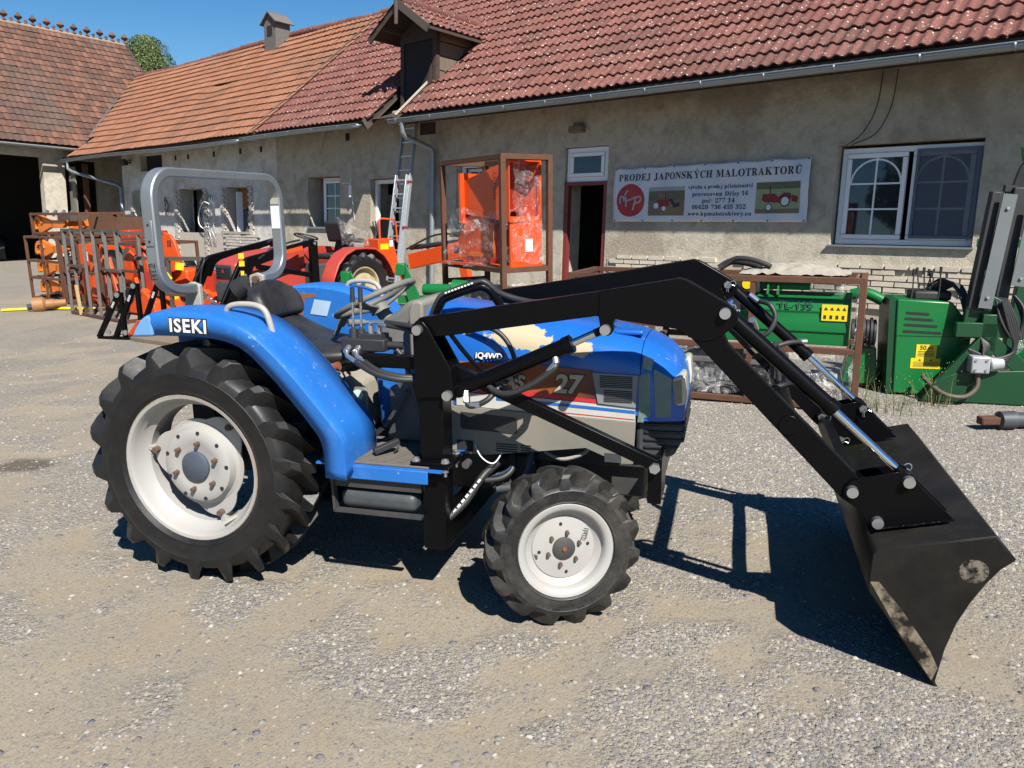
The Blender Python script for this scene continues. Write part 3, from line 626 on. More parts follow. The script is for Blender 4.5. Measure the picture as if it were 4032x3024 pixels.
FB=Matrix(((0,-cB,sB,-28.45),(1,0,0,0),(0,sB,cB,3.72),(0,0,0,1)))     # x = depth into yard (d), y up slope (-s), z out
def bpt(d,u,h=0): return FB@Vector((d,u,h))
LB=(33.6-28.45)/cB
r=MB(); vs=[bpt(d,u,h) for d in(-8.1,3.75) for u in(.03,LB) for h in(-.1,-.03)]; r.add(vs,[(0,1,3,2),(4,6,7,5),(0,4,5,1),(2,3,7,6),(0,2,6,4),(1,5,7,3)])
tp_=bpt(0,LB); r.add([(tp_.x,-8.1,tp_.z-.02),(tp_.x,3.75,tp_.z-.02),(-38.8,3.75,3.5),(-38.8,-8.1,3.5)],[(0,1,2,3)]); roofC=Cb.p(r,'roof',M_dwood)
tile_field(Cb,roofC,tile_mesh('tile',.212,.42,1,.018,.018,8,.25,.036),T_brn,FB,(-40,22),20,.2,LB/20,lambda d,u: d>3.55 or d>.75+max(0,u-.2)*.72+(99 if u>5.0 else 0) )
m=MB(); m.tube([(tp_.x,-8.1,tp_.z+.03),(tp_.x,3.6,tp_.z+.03)],.07,8); m.obj('ridge_mortar',paint('ridge_lime',srgb(142,120,102),.95,.2,6,bump=.5),roofC,smooth=60)
fin=MB().lathe([(.09,0),(.045,.04),(.035,.10),(.11,.15),(.135,.20),(.06,.29),(.03,.34),(0,.36)],(0,0,0),(0,0,1),10).mesh('crest',50); fin.materials.append(T_brn[0])
fin2=MB().lathe([(.06,0),(.035,.05),(.06,.1),(0,.17)],(0,0,0),(0,0,1),8).mesh('crest_bud',50); fin2.materials.append(T_brn[0])
for k in range(18):
    y=-4.4+k*.47
    for me_,yy in((fin,y),(fin2,y+.235)):
        if yy>3.6: continue
        o=bpy.data.objects.new(me_.name,me_); COL.objects.link(o); o.parent=roofC; o.matrix_local=Matrix.Translation((tp_.x,yy,tp_.z+.1))
# gutter of the barn (runs along d)
m=MB(); rr_=.075
P=[[(-28.38+rr_*math.cos(PI+PI*i/8),d,3.66+rr_*math.sin(PI+PI*i/8)) for i in range(9)] for d in(-8,-4,-.3,1.4)]; m.grid(P); Cb.p(m,'gutter',M_zinc,smooth=40,solid=.005,off=0)
# inside of the gateway: floor shade, back boards
Cb.p(MB().ab((-36,-7.8,-.25),(-35.8,3.4,6)),'inner_wall',M_room)
# ivy-covered tree behind the roofs
def ivy():
    c=BT(-34.5,4.9,7.2); rt=root('ivy_tree',Matrix.Translation((c.x,c.y,0)),'rounded ivy-clad tree rising behind the junction of two roofs','tree')
    MB().cyl((0,0,-.2),(0,0,7.5),.3,.12,10).obj('trunk',M_dwood,rt,smooth=60)
    r=np.random.default_rng(5); V=[];F=[]; n=24000
    for i in range(n):
        a=r.random()*2*PI; z=r.random(); h=3.2+z*5.6; R=(1.22*(1-max(0,(z-.55)/.45)**2.2)**.5+.12*math.sin(a*5+z*7))*(.82+.22*r.random()); R=max(R,.05)
        if r.random()<.06: R*=1.14
        p=Vector((R*math.cos(a),R*math.sin(a),h)); s=.035+.05*r.random(); d=Vector((math.cos(a),math.sin(a),r.random()*1.2-.3)).normalized(); d=(d+Vector(r.normal(0,.5,3))).normalized(); x=d.orthogonal().normalized(); x.rotate(Quaternion(d,r.random()*6)); y=d.cross(x); k=len(V)
        V+= [p-x*s*.5,p+y*s*.35,p+x*s*.7,p-y*s*.35]; F.append((k,k+1,k+2,k+3))
    me=bpy.data.meshes.new('crown'); me.from_pydata(V,[],F)
    t=NT('ivy_leaf'); f=t.n('ShaderNodeNewGeometry').outputs['Random Per Island']; c=t.ramp(f,0,1,srgb(42,54,26),srgb(120,130,76),(.55,srgb(74,90,46))); t.fin(c,.6,0,None,.3); o=link('crown',me,t.m,rt)
    m=MB().lathe([(.05,8.55),(.5,8.35),(.85,7.6),(1.0,6.5),(1.02,3.0)],(0,0,0),(0,0,1),14); m.obj('inner_crown',paint('ivy_inner',srgb(34,48,22),.9,.4,5),rt)
ivy()
# ---------------------------------------------------------------- shared machine materials
def blue_mat():
    t=NT('worn_blue_paint'); base=t.mix(t.noise(3,5,.6),srgb(24,86,158),srgb(40,106,180)); P=t.P(obj=True)
    d=t.ramp(t.noise(9,6,.75,P),.55,.8); c=t.mix(t.math('MULTIPLY',d,.4),base,srgb(92,124,164))
    k=t.ramp(t.noise(30,6,.78,P),.635,.66); c=t.mix(k,c,srgb(120,142,166)); k2=t.ramp(t.noise(15,7,.8,P),.68,.70); c=t.mix(k2,c,srgb(118,84,60))
    return t.fin(c,t.math('ADD',t.math('MULTIPLY',d,.3),.4),0,None,.4)
M_blue=blue_mat()
def hood_mat():
    t=NT('peeling_blue_hood'); P=t.P(obj=True); base=t.mix(t.noise(3,5,.6),srgb(20,80,158),srgb(34,100,184)); d=t.ramp(t.noise(7,6,.7,P),.6,.85); c=t.mix(t.math('MULTIPLY',d,.35),base,srgb(84,120,168))
    n=t.noise(9,7,.62,P,.5)
    def blob(c0,sc,thr):
        s=t.n('ShaderNodeVectorMath'); s.operation='SUBTRACT'; t.l(P,s.inputs[0]); s.inputs[1].default_value=c0; mp=t.n('ShaderNodeMapping'); mp.inputs['Scale'].default_value=sc; t.l(s.outputs[0],mp.inputs[0]); l=t.n('ShaderNodeVectorMath'); l.operation='LENGTH'; t.l(mp.outputs[0],l.inputs[0])
        return t.ramp(t.math('MULTIPLY',t.math('ADD',l.outputs['Value'],t.math('MULTIPLY',n,1.5)),.5),thr*.5,thr*.5+.012,(1,1,1),(0,0,0))
    k=blob((1.42,-.3,1.115),(4.6,4,11),1.30); k=t.math('MAXIMUM',k,blob((1.66,-.3,1.07),(8,4,14),1.26)); k=t.math('MAXIMUM',k,blob((1.17,-.3,1.13),(14,5,30),1.15)); k=t.math('MAXIMUM',k,t.ramp(t.noise(13,7,.72,P),.665,.68))
    c=t.mix(k,c,srgb(164,152,126)); return t.fin(c,t.math('ADD',t.math('MULTIPLY',k,.5),.26),0,None,.5)
M_hood=hood_mat()
M_lblue=paint('faded_light_blue',srgb(96,144,192),.35,.08,5)
M_lens=paint('orange_lens',srgb(178,62,20),.25,.1)
def rubber(name,c=(.022,.022,.024),dirt=.5,dc=srgb(104,96,84)):
    t=NT(name); P=t.P(obj=True); d=t.ramp(t.noise(4,6,.7,P),.42,.78); c2=t.mix(t.math('MULTIPLY',d,dirt),t.mix(t.noise(18,4,.6,P),c,sc_(c,1.9)),dc); return t.fin(c2,t.math('ADD',t.math('MULTIPLY',d,.3),.44),0,t.bump(t.noise(90,5,.7,P),.2,.003),.4)
M_rub=rubber('tyre_rubber',(.0055,.0055,.006),dirt=.06); M_rubd=rubber('dusty_tyre_rubber',(.008,.008,.008),dirt=.36,dc=srgb(104,97,86))
M_wrim=paint('white_wheel_paint',srgb(150,149,146),.45,.05,6,dirt=.25,dcol=srgb(150,120,90),chips=.0)
M_rust=paint('rusty_steel',srgb(116,66,40),.88,.4,14,bump=.4)
M_nut=paint('rusty_nut',srgb(86,66,54),.85,.3,30)
M_lblk=paint('loader_black_gloss',(.0025,.0025,.0032),.3,.2,9,spec=.13)
M_bktb=paint('bucket_black',(.0085,.008,.0075),.36,.35,5,dirt=.4,dcol=(.036,.032,.027),spec=.2)
M_zn=paint('zinc_plate',srgb(196,198,200),.28,.1,20,metal=.9)
M_chr=paint('chrome_rod',(.75,.75,.76),.12,.02,9,metal=1)
M_hose=paint('hydraulic_hose',(.02,.02,.021),.5,.25,30)
M_print=paint('white_print',(.7,.7,.68),.6,.1)
M_gpl=paint('grey_plastic',srgb(92,92,90),.6,.18,7,dirt=.5,dcol=srgb(132,124,110))
M_gpl2=paint('dusty_grey_plastic',srgb(112,110,104),.65,.2,5,dirt=.6,dcol=srgb(140,128,106))
M_dgpl=paint('dark_grey_plastic',srgb(56,60,64),.5,.15,9,dirt=.3,dcol=srgb(100,98,92))
M_vinyl=paint('worn_black_vinyl',(.012,.012,.013),.48,.35,8,dirt=.4,dcol=srgb(78,72,66),bump=.2)
M_iron=paint('dark_iron',(.03,.03,.032),.65,.3,10,dirt=.4,dcol=srgb(84,74,62))
M_mat=paint('dusty_rubber_mat',srgb(92,86,79),.9,.25,12,dirt=.5,dcol=srgb(90,84,78),bump=.4)
M_rail=paint('grey_rail',srgb(150,146,138),.5,.15,12,dirt=.3,dcol=srgb(120,105,90))
M_beadr=paint('bead_rust',srgb(126,104,82),.8,.4,9,dirt=.6,dcol=srgb(150,146,140))
# ---------------------------------------------------------------- wheels
def interp(prof,q):
    for (a,b),(c,d) in zip(prof,prof[1:]):
        if (a-q)*(c-q)<=0 and a!=c: return b+(d-b)*(q-a)/(c-a)
    return prof[0][1] if q<prof[0][0] else prof[-1][1]
def wheel(parent,M,R,Rc,W,rr,out,nl=18,tyre=M_rub,style='rear',lug=.034,rimm=M_wrim,disc=True):
    """axis = local y, outer face towards out*y; M places the wheel under its parent"""
    w=bpy.data.objects.new('wheel',None); COL.objects.link(w); w.parent=parent; w.matrix_local=M; w.empty_display_size=.1
    hw=W/2; 
    sec=[(rr-.004,-hw*.86),(rr+.02,-hw*.97),(rr+(Rc-rr)*.42,-hw*1.06),(rr+(Rc-rr)*.78,-hw*1.02),(Rc-.022,-hw*.93),(Rc-.004,-hw*.62),(Rc,0)]
    sec=sec[:2]+[(rr+(Rc-rr)*.16,-hw*1.02),(rr+(Rc-rr)*.18,-hw*1.035),(rr+(Rc-rr)*.2,-hw*1.02),(rr+(Rc-rr)*.26,-hw*1.035)]+sec[2:3]+[(rr+(Rc-rr)*.6,-hw*1.055),(rr+(Rc-rr)*.62,-hw*1.07),(rr+(Rc-rr)*.64,-hw*1.05)]+sec[3:]
    prof=sec+[(r,-h) for r,h in sec[-2::-1]]; m=MB(); m.lathe(prof+[(rr-.01,hw*.8),(rr-.01,-hw*.8)],(0,0,0),(0,1,0),56,True); ty=m.obj('tyre',tyre,w,smooth=50)
    yr=[(h,r) for r,h in sec[::-1]][::1]   # |y|->r on the tread half
    half=[(0,Rc),(hw*.62,Rc-.004),(hw*.93,Rc-.022),(hw*1.02,rr+(Rc-rr)*.78)]
    m=MB(); st=[(-.012,1,1),(hw*.3,1,1),(hw*.62,1,1),(hw*.86,1.0,1),(hw*.99,.86,.95),(hw*1.05,.5,.8),(hw*1.06,.05,.5)]
    for side in(-1,1):
        for k in range(nl):
            th0=2*PI*(k+(.5 if side>0 else 0))/nl; V=[]
            for i,(y,hk,wk) in enumerate(st):
                rb=interp(half,abs(y)) if y<hw*.94 else interp([(hw*.93,Rc-.022),(hw*.99,rr+(Rc-rr)*.86),(hw*1.04,rr+(Rc-rr)*.72),(hw*1.06,rr+(Rc-rr)*.60)],y)
                rt=min(R,rb+lug*hk) if i<4 else rb+lug*hk*(.95 if i==4 else .9)
                if i<4: rt=R-(.006 if i==3 else 0)
                th=th0+ (y+.012)*.92/Rc*(1 if True else 1); bw=.040*wk*(Rc/.518)**.5*(1.2 if i>=3 else 1); tw=.015*wk*(1.1 if i>=3 else 1)
                yy=y*side
                for r_,ww in((rb-.01,-bw),(rt,-tw),(rt,tw),(rb-.01,bw)):
                    a=th+ww/Rc; V.append((r_*math.cos(a),yy,r_*math.sin(a)))
            F=[]; n=len(st)
            for i in range(n-1):
                for q in range(3): F.append((i*4+q,i*4+q+1,(i+1)*4+q+1,(i+1)*4+q))
            F+=[(0,1,2,3),((n-1)*4,(n-1)*4+1,(n-1)*4+2,(n-1)*4+3)]; m.add(V,F)
    lg=m.obj('tread_lugs',tyre,w,bevel=.0022,seg=1,smooth=14); lg['kind']='stuff'
    o=out; m=MB(); m.lathe([(rr+.012,o*hw*.90),(rr+.008,o*hw*.95),(rr-.006,o*hw*.93),(rr-.018,o*hw*.80),(rr-.022,o*hw*.55),(rr-.05,o*hw*.35),(rr-.052,-o*hw*.35),(rr-.022,-o*hw*.6),(rr-.016,-o*hw*.85),(rr+.01,-o*hw*.95)],(0,0,0),(0,1,0),56); rim=m.obj('rim',rimm,w,smooth=40,solid=.004); MB().lathe([(rr+.0135,o*hw*.90),(rr+.0125,o*hw*.935),(rr+.008,o*hw*.953)],(0,0,0),(0,1,0),56).obj('rusty_bead',M_beadr,w,smooth=60)
    if not disc: return w
    if style=='rear':
        yp=o*hw*.28; m=MB(); N=72; 
        pl=[]
        for i in range(N):
            a=2*PI*i/N; pl.append(((.205+.05*max(0,math.cos(3*(a-rad(178))))**.8)*math.cos(a),(.205+.05*max(0,math.cos(3*(a-rad(178))))**.8)*math.sin(a)))
        m.prism(pl,yp-.004,yp+.004,'y'); d=m.obj('wheel_disc',rimm,w,bevel=.002,seg=1)
        MB().lathe([(.19,yp+o*.004),(.175,yp+o*.012),(.165,yp+o*.045),(.15,yp+o*.052),(.105,yp+o*.052),(.1,yp+o*.05),(.0,yp+o*.05)],(0,0,0),(0,1,0),48).obj('dish',rimm,w,smooth=35)
        MB().lathe([(.068,yp+o*.04),(.068,yp+o*.062),(.06,yp+o*.068),(0,yp+o*.068)],(0,0,0),(0,1,0),32).obj('hub_cap',paint('hub_grey',srgb(64,72,84),.5,.2,20),w,smooth=40)
        for k in range(6): a=2*PI*k/6+.5; MB().cyl((.108*math.cos(a),yp+o*.048,.108*math.sin(a)),(.108*math.cos(a),yp+o*.075,.108*math.sin(a)),.0115,.0095,6).obj('nut',M_nut,w)
        for k in range(9): a=2*PI*k/9+.2; MB().cyl((.152*math.cos(a),yp+o*.05,.152*math.sin(a)),(.152*math.cos(a),yp+o*.0535,.152*math.sin(a)),.009,None,10).obj('bolt_hole',M_dark,w)
        for k in range(3): a=rad(178)+2*PI*k/3; MB().cyl((.238*math.cos(a),yp-o*.02,.238*math.sin(a)),(.238*math.cos(a),yp+o*.03,.238*math.sin(a)),.017,.014,8).obj('rim_bolt',M_nut,w)
        for k in range(3): 
            a=rad(178)+2*PI*k/3; MB().beam((.235*math.cos(a),yp-o*.012,.235*math.sin(a)),((rr-.04)*math.cos(a),yp-o*.012,(rr-.04)*math.sin(a)),.02,.06,(0,1,0)).obj('rim_lug',rimm,w)
        MB().cyl((.2,yp+o*.02,-.2),(.16,yp+o*.05,-.235),.007,None,8).obj('valve_stem',M_rail,w)
    else:
        yp=o*hw*.38; MB().lathe([(rr-.052,yp-o*.03),(rr-.046,yp-o*.01),(rr-.055,yp+o*.006),(.075,yp+o*.012),(.06,yp+o*.014),(0,yp+o*.014)],(0,0,0),(0,1,0),44).obj('wheel_disc',rimm,w,smooth=35)
        MB().lathe([(.046,yp+o*.01),(.046,yp+o*.02),(.04,yp+o*.024),(0,yp+o*.024)],(0,0,0),(0,1,0),24).obj('hub_cap',M_iron,w,smooth=40)
        MB().cyl((0,yp+o*.02,0),(0,yp+o*.03,0),.009,None,8).obj('grease_plug',M_rust,w)
        for k in range(6): a=2*PI*k/6+.3; MB().cyl((.066*math.cos(a),yp+o*.01,.066*math.sin(a)),(.066*math.cos(a),yp+o*.03,.066*math.sin(a)),.009,.0075,6).obj('nut',M_nut,w)
        for k in range(4): a=2*PI*k/4+.1; MB().cyl((.1*math.cos(a),yp+o*.008,.1*math.sin(a)),(.1*math.cos(a),yp+o*.0125,.1*math.sin(a)),.0065,None,10).obj('bolt_hole',M_dark,w)
        MB().cyl((-.12,yp+o*.0,-.02),(-.105,yp+o*.03,-.015),.005,None,8).obj('valve_stem',M_rail,w)
    return w
def resample(pl,n):
    P=[Vector((a,b,0)) for a,b in pl]; L=[0]
    for a,b in zip(P,P[1:]): L.append(L[-1]+(b-a).length)
    out=[]; 
    for i in range(n):
        t=L[-1]*i/(n-1); k=0
        while k<len(L)-2 and L[k+1]<t: k+=1
        f=(t-L[k])/max(1e-9,L[k+1]-L[k]); q=P[k].lerp(P[k+1],f); out.append((q.x,q.y))
    return out
def sweep_rect(m,path,a,b,X):
    """flat bar section (a across path in plane, b along X) swept along planar path"""
    P=[Vector(p) for p in path]; X=Vector(X).normalized(); rings=[]
    for i,p in enumerate(P):
        d=(P[min(i+1,len(P)-1)]-P[max(i-1,0)]).normalized(); n=d.cross(X).normalized(); rings.append([p+n*a/2+X*b/2,p-n*a/2+X*b/2,p-n*a/2-X*b/2,p+n*a/2-X*b/2])
    V=[q for r in rings for q in r]; F=[]
    for i in range(len(P)-1):
        for k in range(4): F.append((i*4+k,i*4+(k+1)%4,(i+1)*4+(k+1)%4,(i+1)*4+k))
    F+=[(0,1,2,3),tuple(range(len(V)-4,len(V)))]; m.add(V,F); return m
def arc(cx,cy,r,a0,a1,n=7): return [(cx+r*math.cos(rad(a0+(a1-a0)*i/(n-1))),cy+r*math.sin(rad(a0+(a1-a0)*i/(n-1)))) for i in range(n)]

# ---------------------------------------------------------------- blue tractor
TF=frame(-1.2364,3.8924,-15.7)
TR=root('tractor',TF,'worn blue compact tractor with galvanised roll hoop and white wheels','tractor')
wheel(TR,Matrix.Translation((.005,-.525,.538))@Matrix.Rotation(.17,4,'Y'),.546,.488,.285,.322,-1,18,M_rub,lug=.056)
wheel(TR,Matrix.Translation((.005,.525,.538)),.546,.488,.285,.322,1,18,M_rub,lug=.056)
ST=rad(26)
FWM=Matrix.Translation((1.632,-.535,.312))@Matrix.Rotation(ST,4,'Z')@Matrix.Rotation(rad(-4),4,'X')
wheel(TR,FWM,.316,.287,.175,.181,-1,15,M_rubd,'front',.029)
FWL=Matrix.Translation((1.632,.535,.312))@Matrix.Rotation(ST,4,'Z')@Matrix.Rotation(rad(4),4,'X')
wheel(TR,FWL,.316,.287,.175,.181,1,15,M_rubd,'front',.029)
# scrawled marker on the front disc and on the hoop
M_ink=paint('marker_ink',(.015,.015,.02),.6,.1)
wf=[o for o in TR.children][2]
text('marker_lettering','PT2',.03,M_ink,wf,facing((.085,-.0545,.055),(-.25,0,-.97),(.97,0,-.25)),.0003)
FT=[(-.205,1.125),(-.150,1.185),(-.115,1.207),(-.06,1.216),(.031,1.219),(.127,1.215),(.2,1.206),(.275,1.190),(.33,1.172),(.373,1.149),(.42,1.115),(.484,1.058),(.567,.971),(.682,.834),(.74,.762),(.76,.725),(.769,.68),(.771,.56)]
FBt=[(-.205,1.125),(-.1,1.128),(.0,1.129),(.107,1.130),(.2,1.124),(.267,1.112),(.32,1.092),(.365,1.06),(.42,1.008),(.475,.952),(.583,.826),(.653,.736),(.668,.70),(.672,.66),(.673,.56)]
def fender(sg):
    n=40; T=resample(FT,n); B=resample(FBt,n); P=[]
    for (a,b),(c,d) in zip(T,B):
        nx,nz=(a-.1)*.0,1; 
        P.append([(c,sg*.672,d),(c*.35+a*.65,sg*.684,d*.35+b*.65),(a,sg*.683,b-.004),(a,sg*.672,b+.006),(a-.002,sg*.64,b+.012),(a-.004,sg*.5,b+.016),(a-.004,sg*.385,b+.006)])
    m=MB(); m.grid(P); f=m.obj('fender',M_blue,TR,smooth=50,solid=.006,off=0)
    pl=[(x,z) for x,z in FT if z>.6]; pl=[(-.20,.95)]+[(x-.004,z+.004) for x,z in pl]+[(.765,.6),(.45,.6),(.42,.75),(.2,.93)]
    MB().prism(pl,min(sg*.385,sg*.375),max(sg*.385,sg*.375),'y').obj('fender_inner_panel',M_blue,f)
    m=MB(); m.prism([(-.212,1.118),(-.150,1.189),(-.115,1.211),(-.085,1.214),(-.088,1.124)],min(sg*.40,sg*.688),max(sg*.40,sg*.688),'y'); m.obj('lamp_housing',M_lblue,f,bevel=.012,seg=3)
    m=MB(); m.prism([(-.216,1.126),(-.160,1.190),(-.150,1.192),(-.185,1.128)],min(sg*.42,sg*.691),max(sg*.42,sg*.691),'y'); m.obj('tail_lamp',M_lens,f,bevel=.006)
    m=MB(); m.tube([(.185,sg*.55,1.20),(.186,sg*.55,1.225),(.205,sg*.55,1.243),(.26,sg*.55,1.252),(.335,sg*.55,1.246),(.375,sg*.55,1.215),(.40,sg*.55,1.12)],.0135,10,smooth=4); m.obj('grab_rail',M_rail,f,smooth=60)
    return f
fn=fender(-1); ff=fender(1)
text('lettering','ISEKI',.078,M_ink,fn,facing((.09,-.687,1.172),(1,0,-.02),(0,0,1)),.0008,bold=.0065,space=1.12); text('lettering','ISEKI',.078,paint('white_decal',(.6,.61,.62),.4,.03),fn,facing((.09,-.6885,1.172),(1,0,-.02),(0,0,1)),.0008,bold=.0018,space=1.12)
# rust and pale label on the far inner panel
t=NT('fender_rust'); P=t.P(obj=True); t.fin(t.mix(t.noise(30,5,.7,P),srgb(92,56,40),srgb(140,90,62)),.9); 
m=MB(); m.prism([(-.03,1.195),(.07,1.197),(.09,1.178),(.015,1.168),(.0,1.08),(.04,1.0),(.07,1.04),(.10,.99),(.05,.975),(-.005,.985),(-.03,1.1)],.3735,.3745,'y'); m.obj('rust_patch',t.m,ff)
MB().add([(.045,.372,1.085),(.145,.372,1.075),(.175,.372,1.155),(.075,.372,1.165)],[(0,1,2,3)]).obj('pale_label',paint('bleached_label',srgb(150,172,196),.6,.2,9),ff,solid=.001)
# platform and running board
for sg in(-1,1):
    m=MB(); m.ab((.60,sg*.18,.598),(1.16,sg*.62,.606)); fl=m.obj('platform',M_blue,TR)
    MB().ab((.70,sg*.612,.545),(1.10,sg*.622,.603)).obj('platform_edge',M_blue,fl,bevel=.004)
    MB().ab((.615,sg*.2,.606),(1.10,sg*.605,.616)).obj('rubber_mat',M_mat,fl,bevel=.003)
    m=MB()
    for k in range(7): m.beam((.64+.065*k,sg*.58,.6165),(.70+.065*k,sg*.42,.6165),.012,.006)
    m.obj('mat_rib',M_mat,fl)
m=MB(); m.ab((.69,-.6,.405),(1.035,-.36,.485)); m.obj('tool_box',M_dgpl,TR,bevel=.03,seg=4)
m=MB(); m.beam((.662,-.595,.535),(.668,-.595,.39),.03,.012); m.beam((.665,-.595,.392),(1.06,-.595,.392),.03,.012); m.ab((.66,-.6,.50),(1.06,-.34,.54)); m.obj('tool_box_carrier',M_iron,TR)
# chassis
m=MB(); m.ab((-.18,-.17,.36),(.62,.17,.72)); m.ab((.6,-.14,.36),(1.2,.14,.6)); m.cyl((0.02,-.42,.545),(.02,.42,.545),.085,None,16); m.ab((-.1,-.4,.46),(.14,.4,.63)); m.ab((-.34,-.1,.36),(-.16,.1,.56)); m.obj('gearbox',M_iron,TR,bevel=.015)
m=MB(); m.ab((1.12,-.17,.40),(1.92,.17,.80)); m.ab((1.1,-.2,.44),(1.45,.2,.56)); m.cyl((1.3,-.21,.45),(1.3,-.27,.45),.05,None,14); m.cyl((1.5,-.18,.5),(1.62,-.25,.46),.035,None,12); m.obj('engine',M_iron,TR,bevel=.01)
m=MB(); m.beam((1.655,-.42,.335),(1.655,.42,.335),.1,.1); m.cyl((1.655,-.45,.33),(1.655,-.36,.33),.085,None,14); m.cyl((1.655,.45,.33),(1.655,.36,.33),.085,None,14); m.cyl((1.655,-.41,.25),(1.655,-.41,.45),.05,None,12); m.beam((1.45,-.33,.33),(1.62,-.4,.34),.03,.03); m.obj('front_axle',M_iron,TR,bevel=.008)
MB().ab((1.45,-.22,.55),(1.98,.22,.64)).obj('front_frame',M_iron,TR,bevel=.008)
# three-point arms at the back
for sg in(-1,1): MB().beam((-.1,sg*.22,.5),(-.62,sg*.30,.38),.025,.06).obj('lift_arm',M_iron,TR)
# tunnel, tank, panels
m=MB(); m.prism([(.12,.62),(.12,.93),(.20,.95),(.46,.90),(.60,.86),(.64,.62)],-.30,.30,'y'); m.obj('seat_base',paint('dusty_beige_cover',srgb(140,134,122),.8,.15,6,dirt=.4,dcol=srgb(110,98,84)),TR,bevel=.03,seg=3)
m=MB(); m.prism([(.43,.62),(.43,.82),(.62,.915),(.70,.855),(.70,.62)],-.315,-.302,'y'); sp=m.obj('side_panel',M_gpl2,TR,bevel=.006)
MB().cyl((.60,-.315,.78),(.60,-.335,.78),.024,.02,9).obj('drain_knob',M_black,sp); MB().cyl((.655,-.316,.825),(.655,-.3185,.825),.026,None,20).obj('round_sticker',paint('pale_green_sticker',srgb(186,210,196),.5,.1),sp); MB().ab((.44,-.318,.70),(.472,-.316,.76)).obj('warning_sticker',M_print,sp)
m=MB(); m.prism([(.70,.62),(.68,.90),(.74,.96),(.98,1.0),(1.02,.62)],-.2,.2,'y'); m.obj('fuel_tank',M_blue,TR,bevel=.035,seg=3)
m=MB(); m.prism([(.78,.62),(.80,.86),(.86,.90),(1.1,.92),(1.1,.62)],-.30,-.2,'y'); m.obj('dark_cover',M_dgpl,TR,bevel=.01)
m=MB(); m.beam((.70,-.36,.62),(.80,-.36,.70),.05,.02); m.beam((.80,-.36,.70),(.9,-.33,.86),.02,.015); m.obj('brake_pedal',M_black,TR)
m=MB(); m.beam((.82,-.52,.635),(.90,-.44,.665),.03,.025); m.tube([(.90,-.45,.66),(.905,-.46,.64),(.89,-.47,.622)],.006,6); m.obj('throttle_pedal',M_black,TR,bevel=.004)
# seat
def cushion(name,P,mat,par,sub=2): 
    m=MB(); a=len(P); b=len(P[0]); m.grid(P); o=m.obj(name,mat,par,smooth=80,solid=.07,off=-1,sub=sub); return o
seat=bpy.data.objects.new('seat',None); COL.objects.link(seat); seat.parent=TR
def pad(pts,wid,th,crown):   # spine in (x,z), width profile
    P=[]
    for i,(x,z,w_) in enumerate(pts): P.append([(x,-w_*1.0,z-.012),(x,-w_*.8,z+crown*.6),(x,-w_*.4,z+crown),(x,0,z+crown*.8),(x,w_*.4,z+crown),(x,w_*.8,z+crown*.6),(x,w_,z-.012)])
    return P
cushion('cushion',pad([(.07,1.125,.19),(.12,1.09,.225),(.22,1.035,.25),(.33,1.0,.26),(.45,.99,.25),(.55,.995,.215),(.595,.975,.14)],0,0,.022),M_vinyl,seat)
B=[]
for (x,z,w_,c) in((.085,1.10,.17,.0),(.07,1.14,.195,.0),(.045,1.19,.205,.0),(.015,1.24,.19,.0),(-.005,1.275,.14,.0)):
    B.append([(x+.02,-w_,z),(x-.005,-w_*.75,z+.004),(x-.014,-w_*.35,z+.006),(x-.016,0,z+.007),(x-.014,w_*.35,z+.006),(x-.005,w_*.75,z+.004),(x+.02,w_,z)])
cushion('backrest',B,M_vinyl,seat)
m=MB(); m.tube([(.13,-.16,1.04),(.19,-.15,1.02)],.03,10); m.obj('hinge_cover',M_vinyl,seat,smooth=60)
MB().cyl((.40,-.22,.90),(.52,-.22,.935),.02,None,12).obj('damper',M_rust,seat,smooth=50)
m=MB(); m.ab((.2,-.16,.89),(.5,.16,.92)); m.obj('seat_rail',M_iron,seat)
# steering wheel
ax=Vector((-.168,0,.352)).normalized(); cx=Vector((.612,0,1.222)); u=Vector((.352,0,.168)).normalized(); v=Vector((0,1,0))
sw=MB(); sw.tube([cx+u*.198*math.cos(2*PI*i/40)+v*.198*math.sin(2*PI*i/40) for i in range(40)],.0145,10,True); sw=sw.obj('steering_wheel',M_gpl,TR,smooth=70)
for a in(0.4,PI-.4,-PI/2): e=u*math.cos(a)+v*math.sin(a); MB().beam(cx-ax*.05+e*.03,cx-ax*.01+e*.19,.04,.014,tuple(ax)).obj('spoke',M_gpl,sw,bevel=.004)
MB().cyl(cx-ax*.07,cx-ax*.03,.05,.042,20).obj('hub',M_gpl,sw,smooth=40)
m=MB(); m.cyl(cx-ax*.06,(.80,0,.98),.032,.05,14); m.obj('steering_column',M_gpl,TR,smooth=60)
m=MB(); m.prism([(.70,1.07),(.69,1.12),(.80,1.19),(.86,1.24),(.93,1.24),(.93,.98),(.80,.98)],-.19,.19,'y'); m.obj('dashboard',M_gpl,TR,bevel=.03,seg=3)
m=MB(); m.tube([(.36,.06,1.03),(.395,.06,1.09)],.012,8); m.cyl((.39,.06,1.08),(.43,.06,1.14),.018,.026,12); m.obj('gear_lever',M_gpl,TR,smooth=60)
m=MB(); m.tube([(.70,-.12,1.13),(.62,-.2,1.135)],.008,8); m.cyl((.64,-.18,1.134),(.585,-.235,1.138),.014,.017,10); m.obj('throttle_lever',M_gpl,TR,smooth=60)
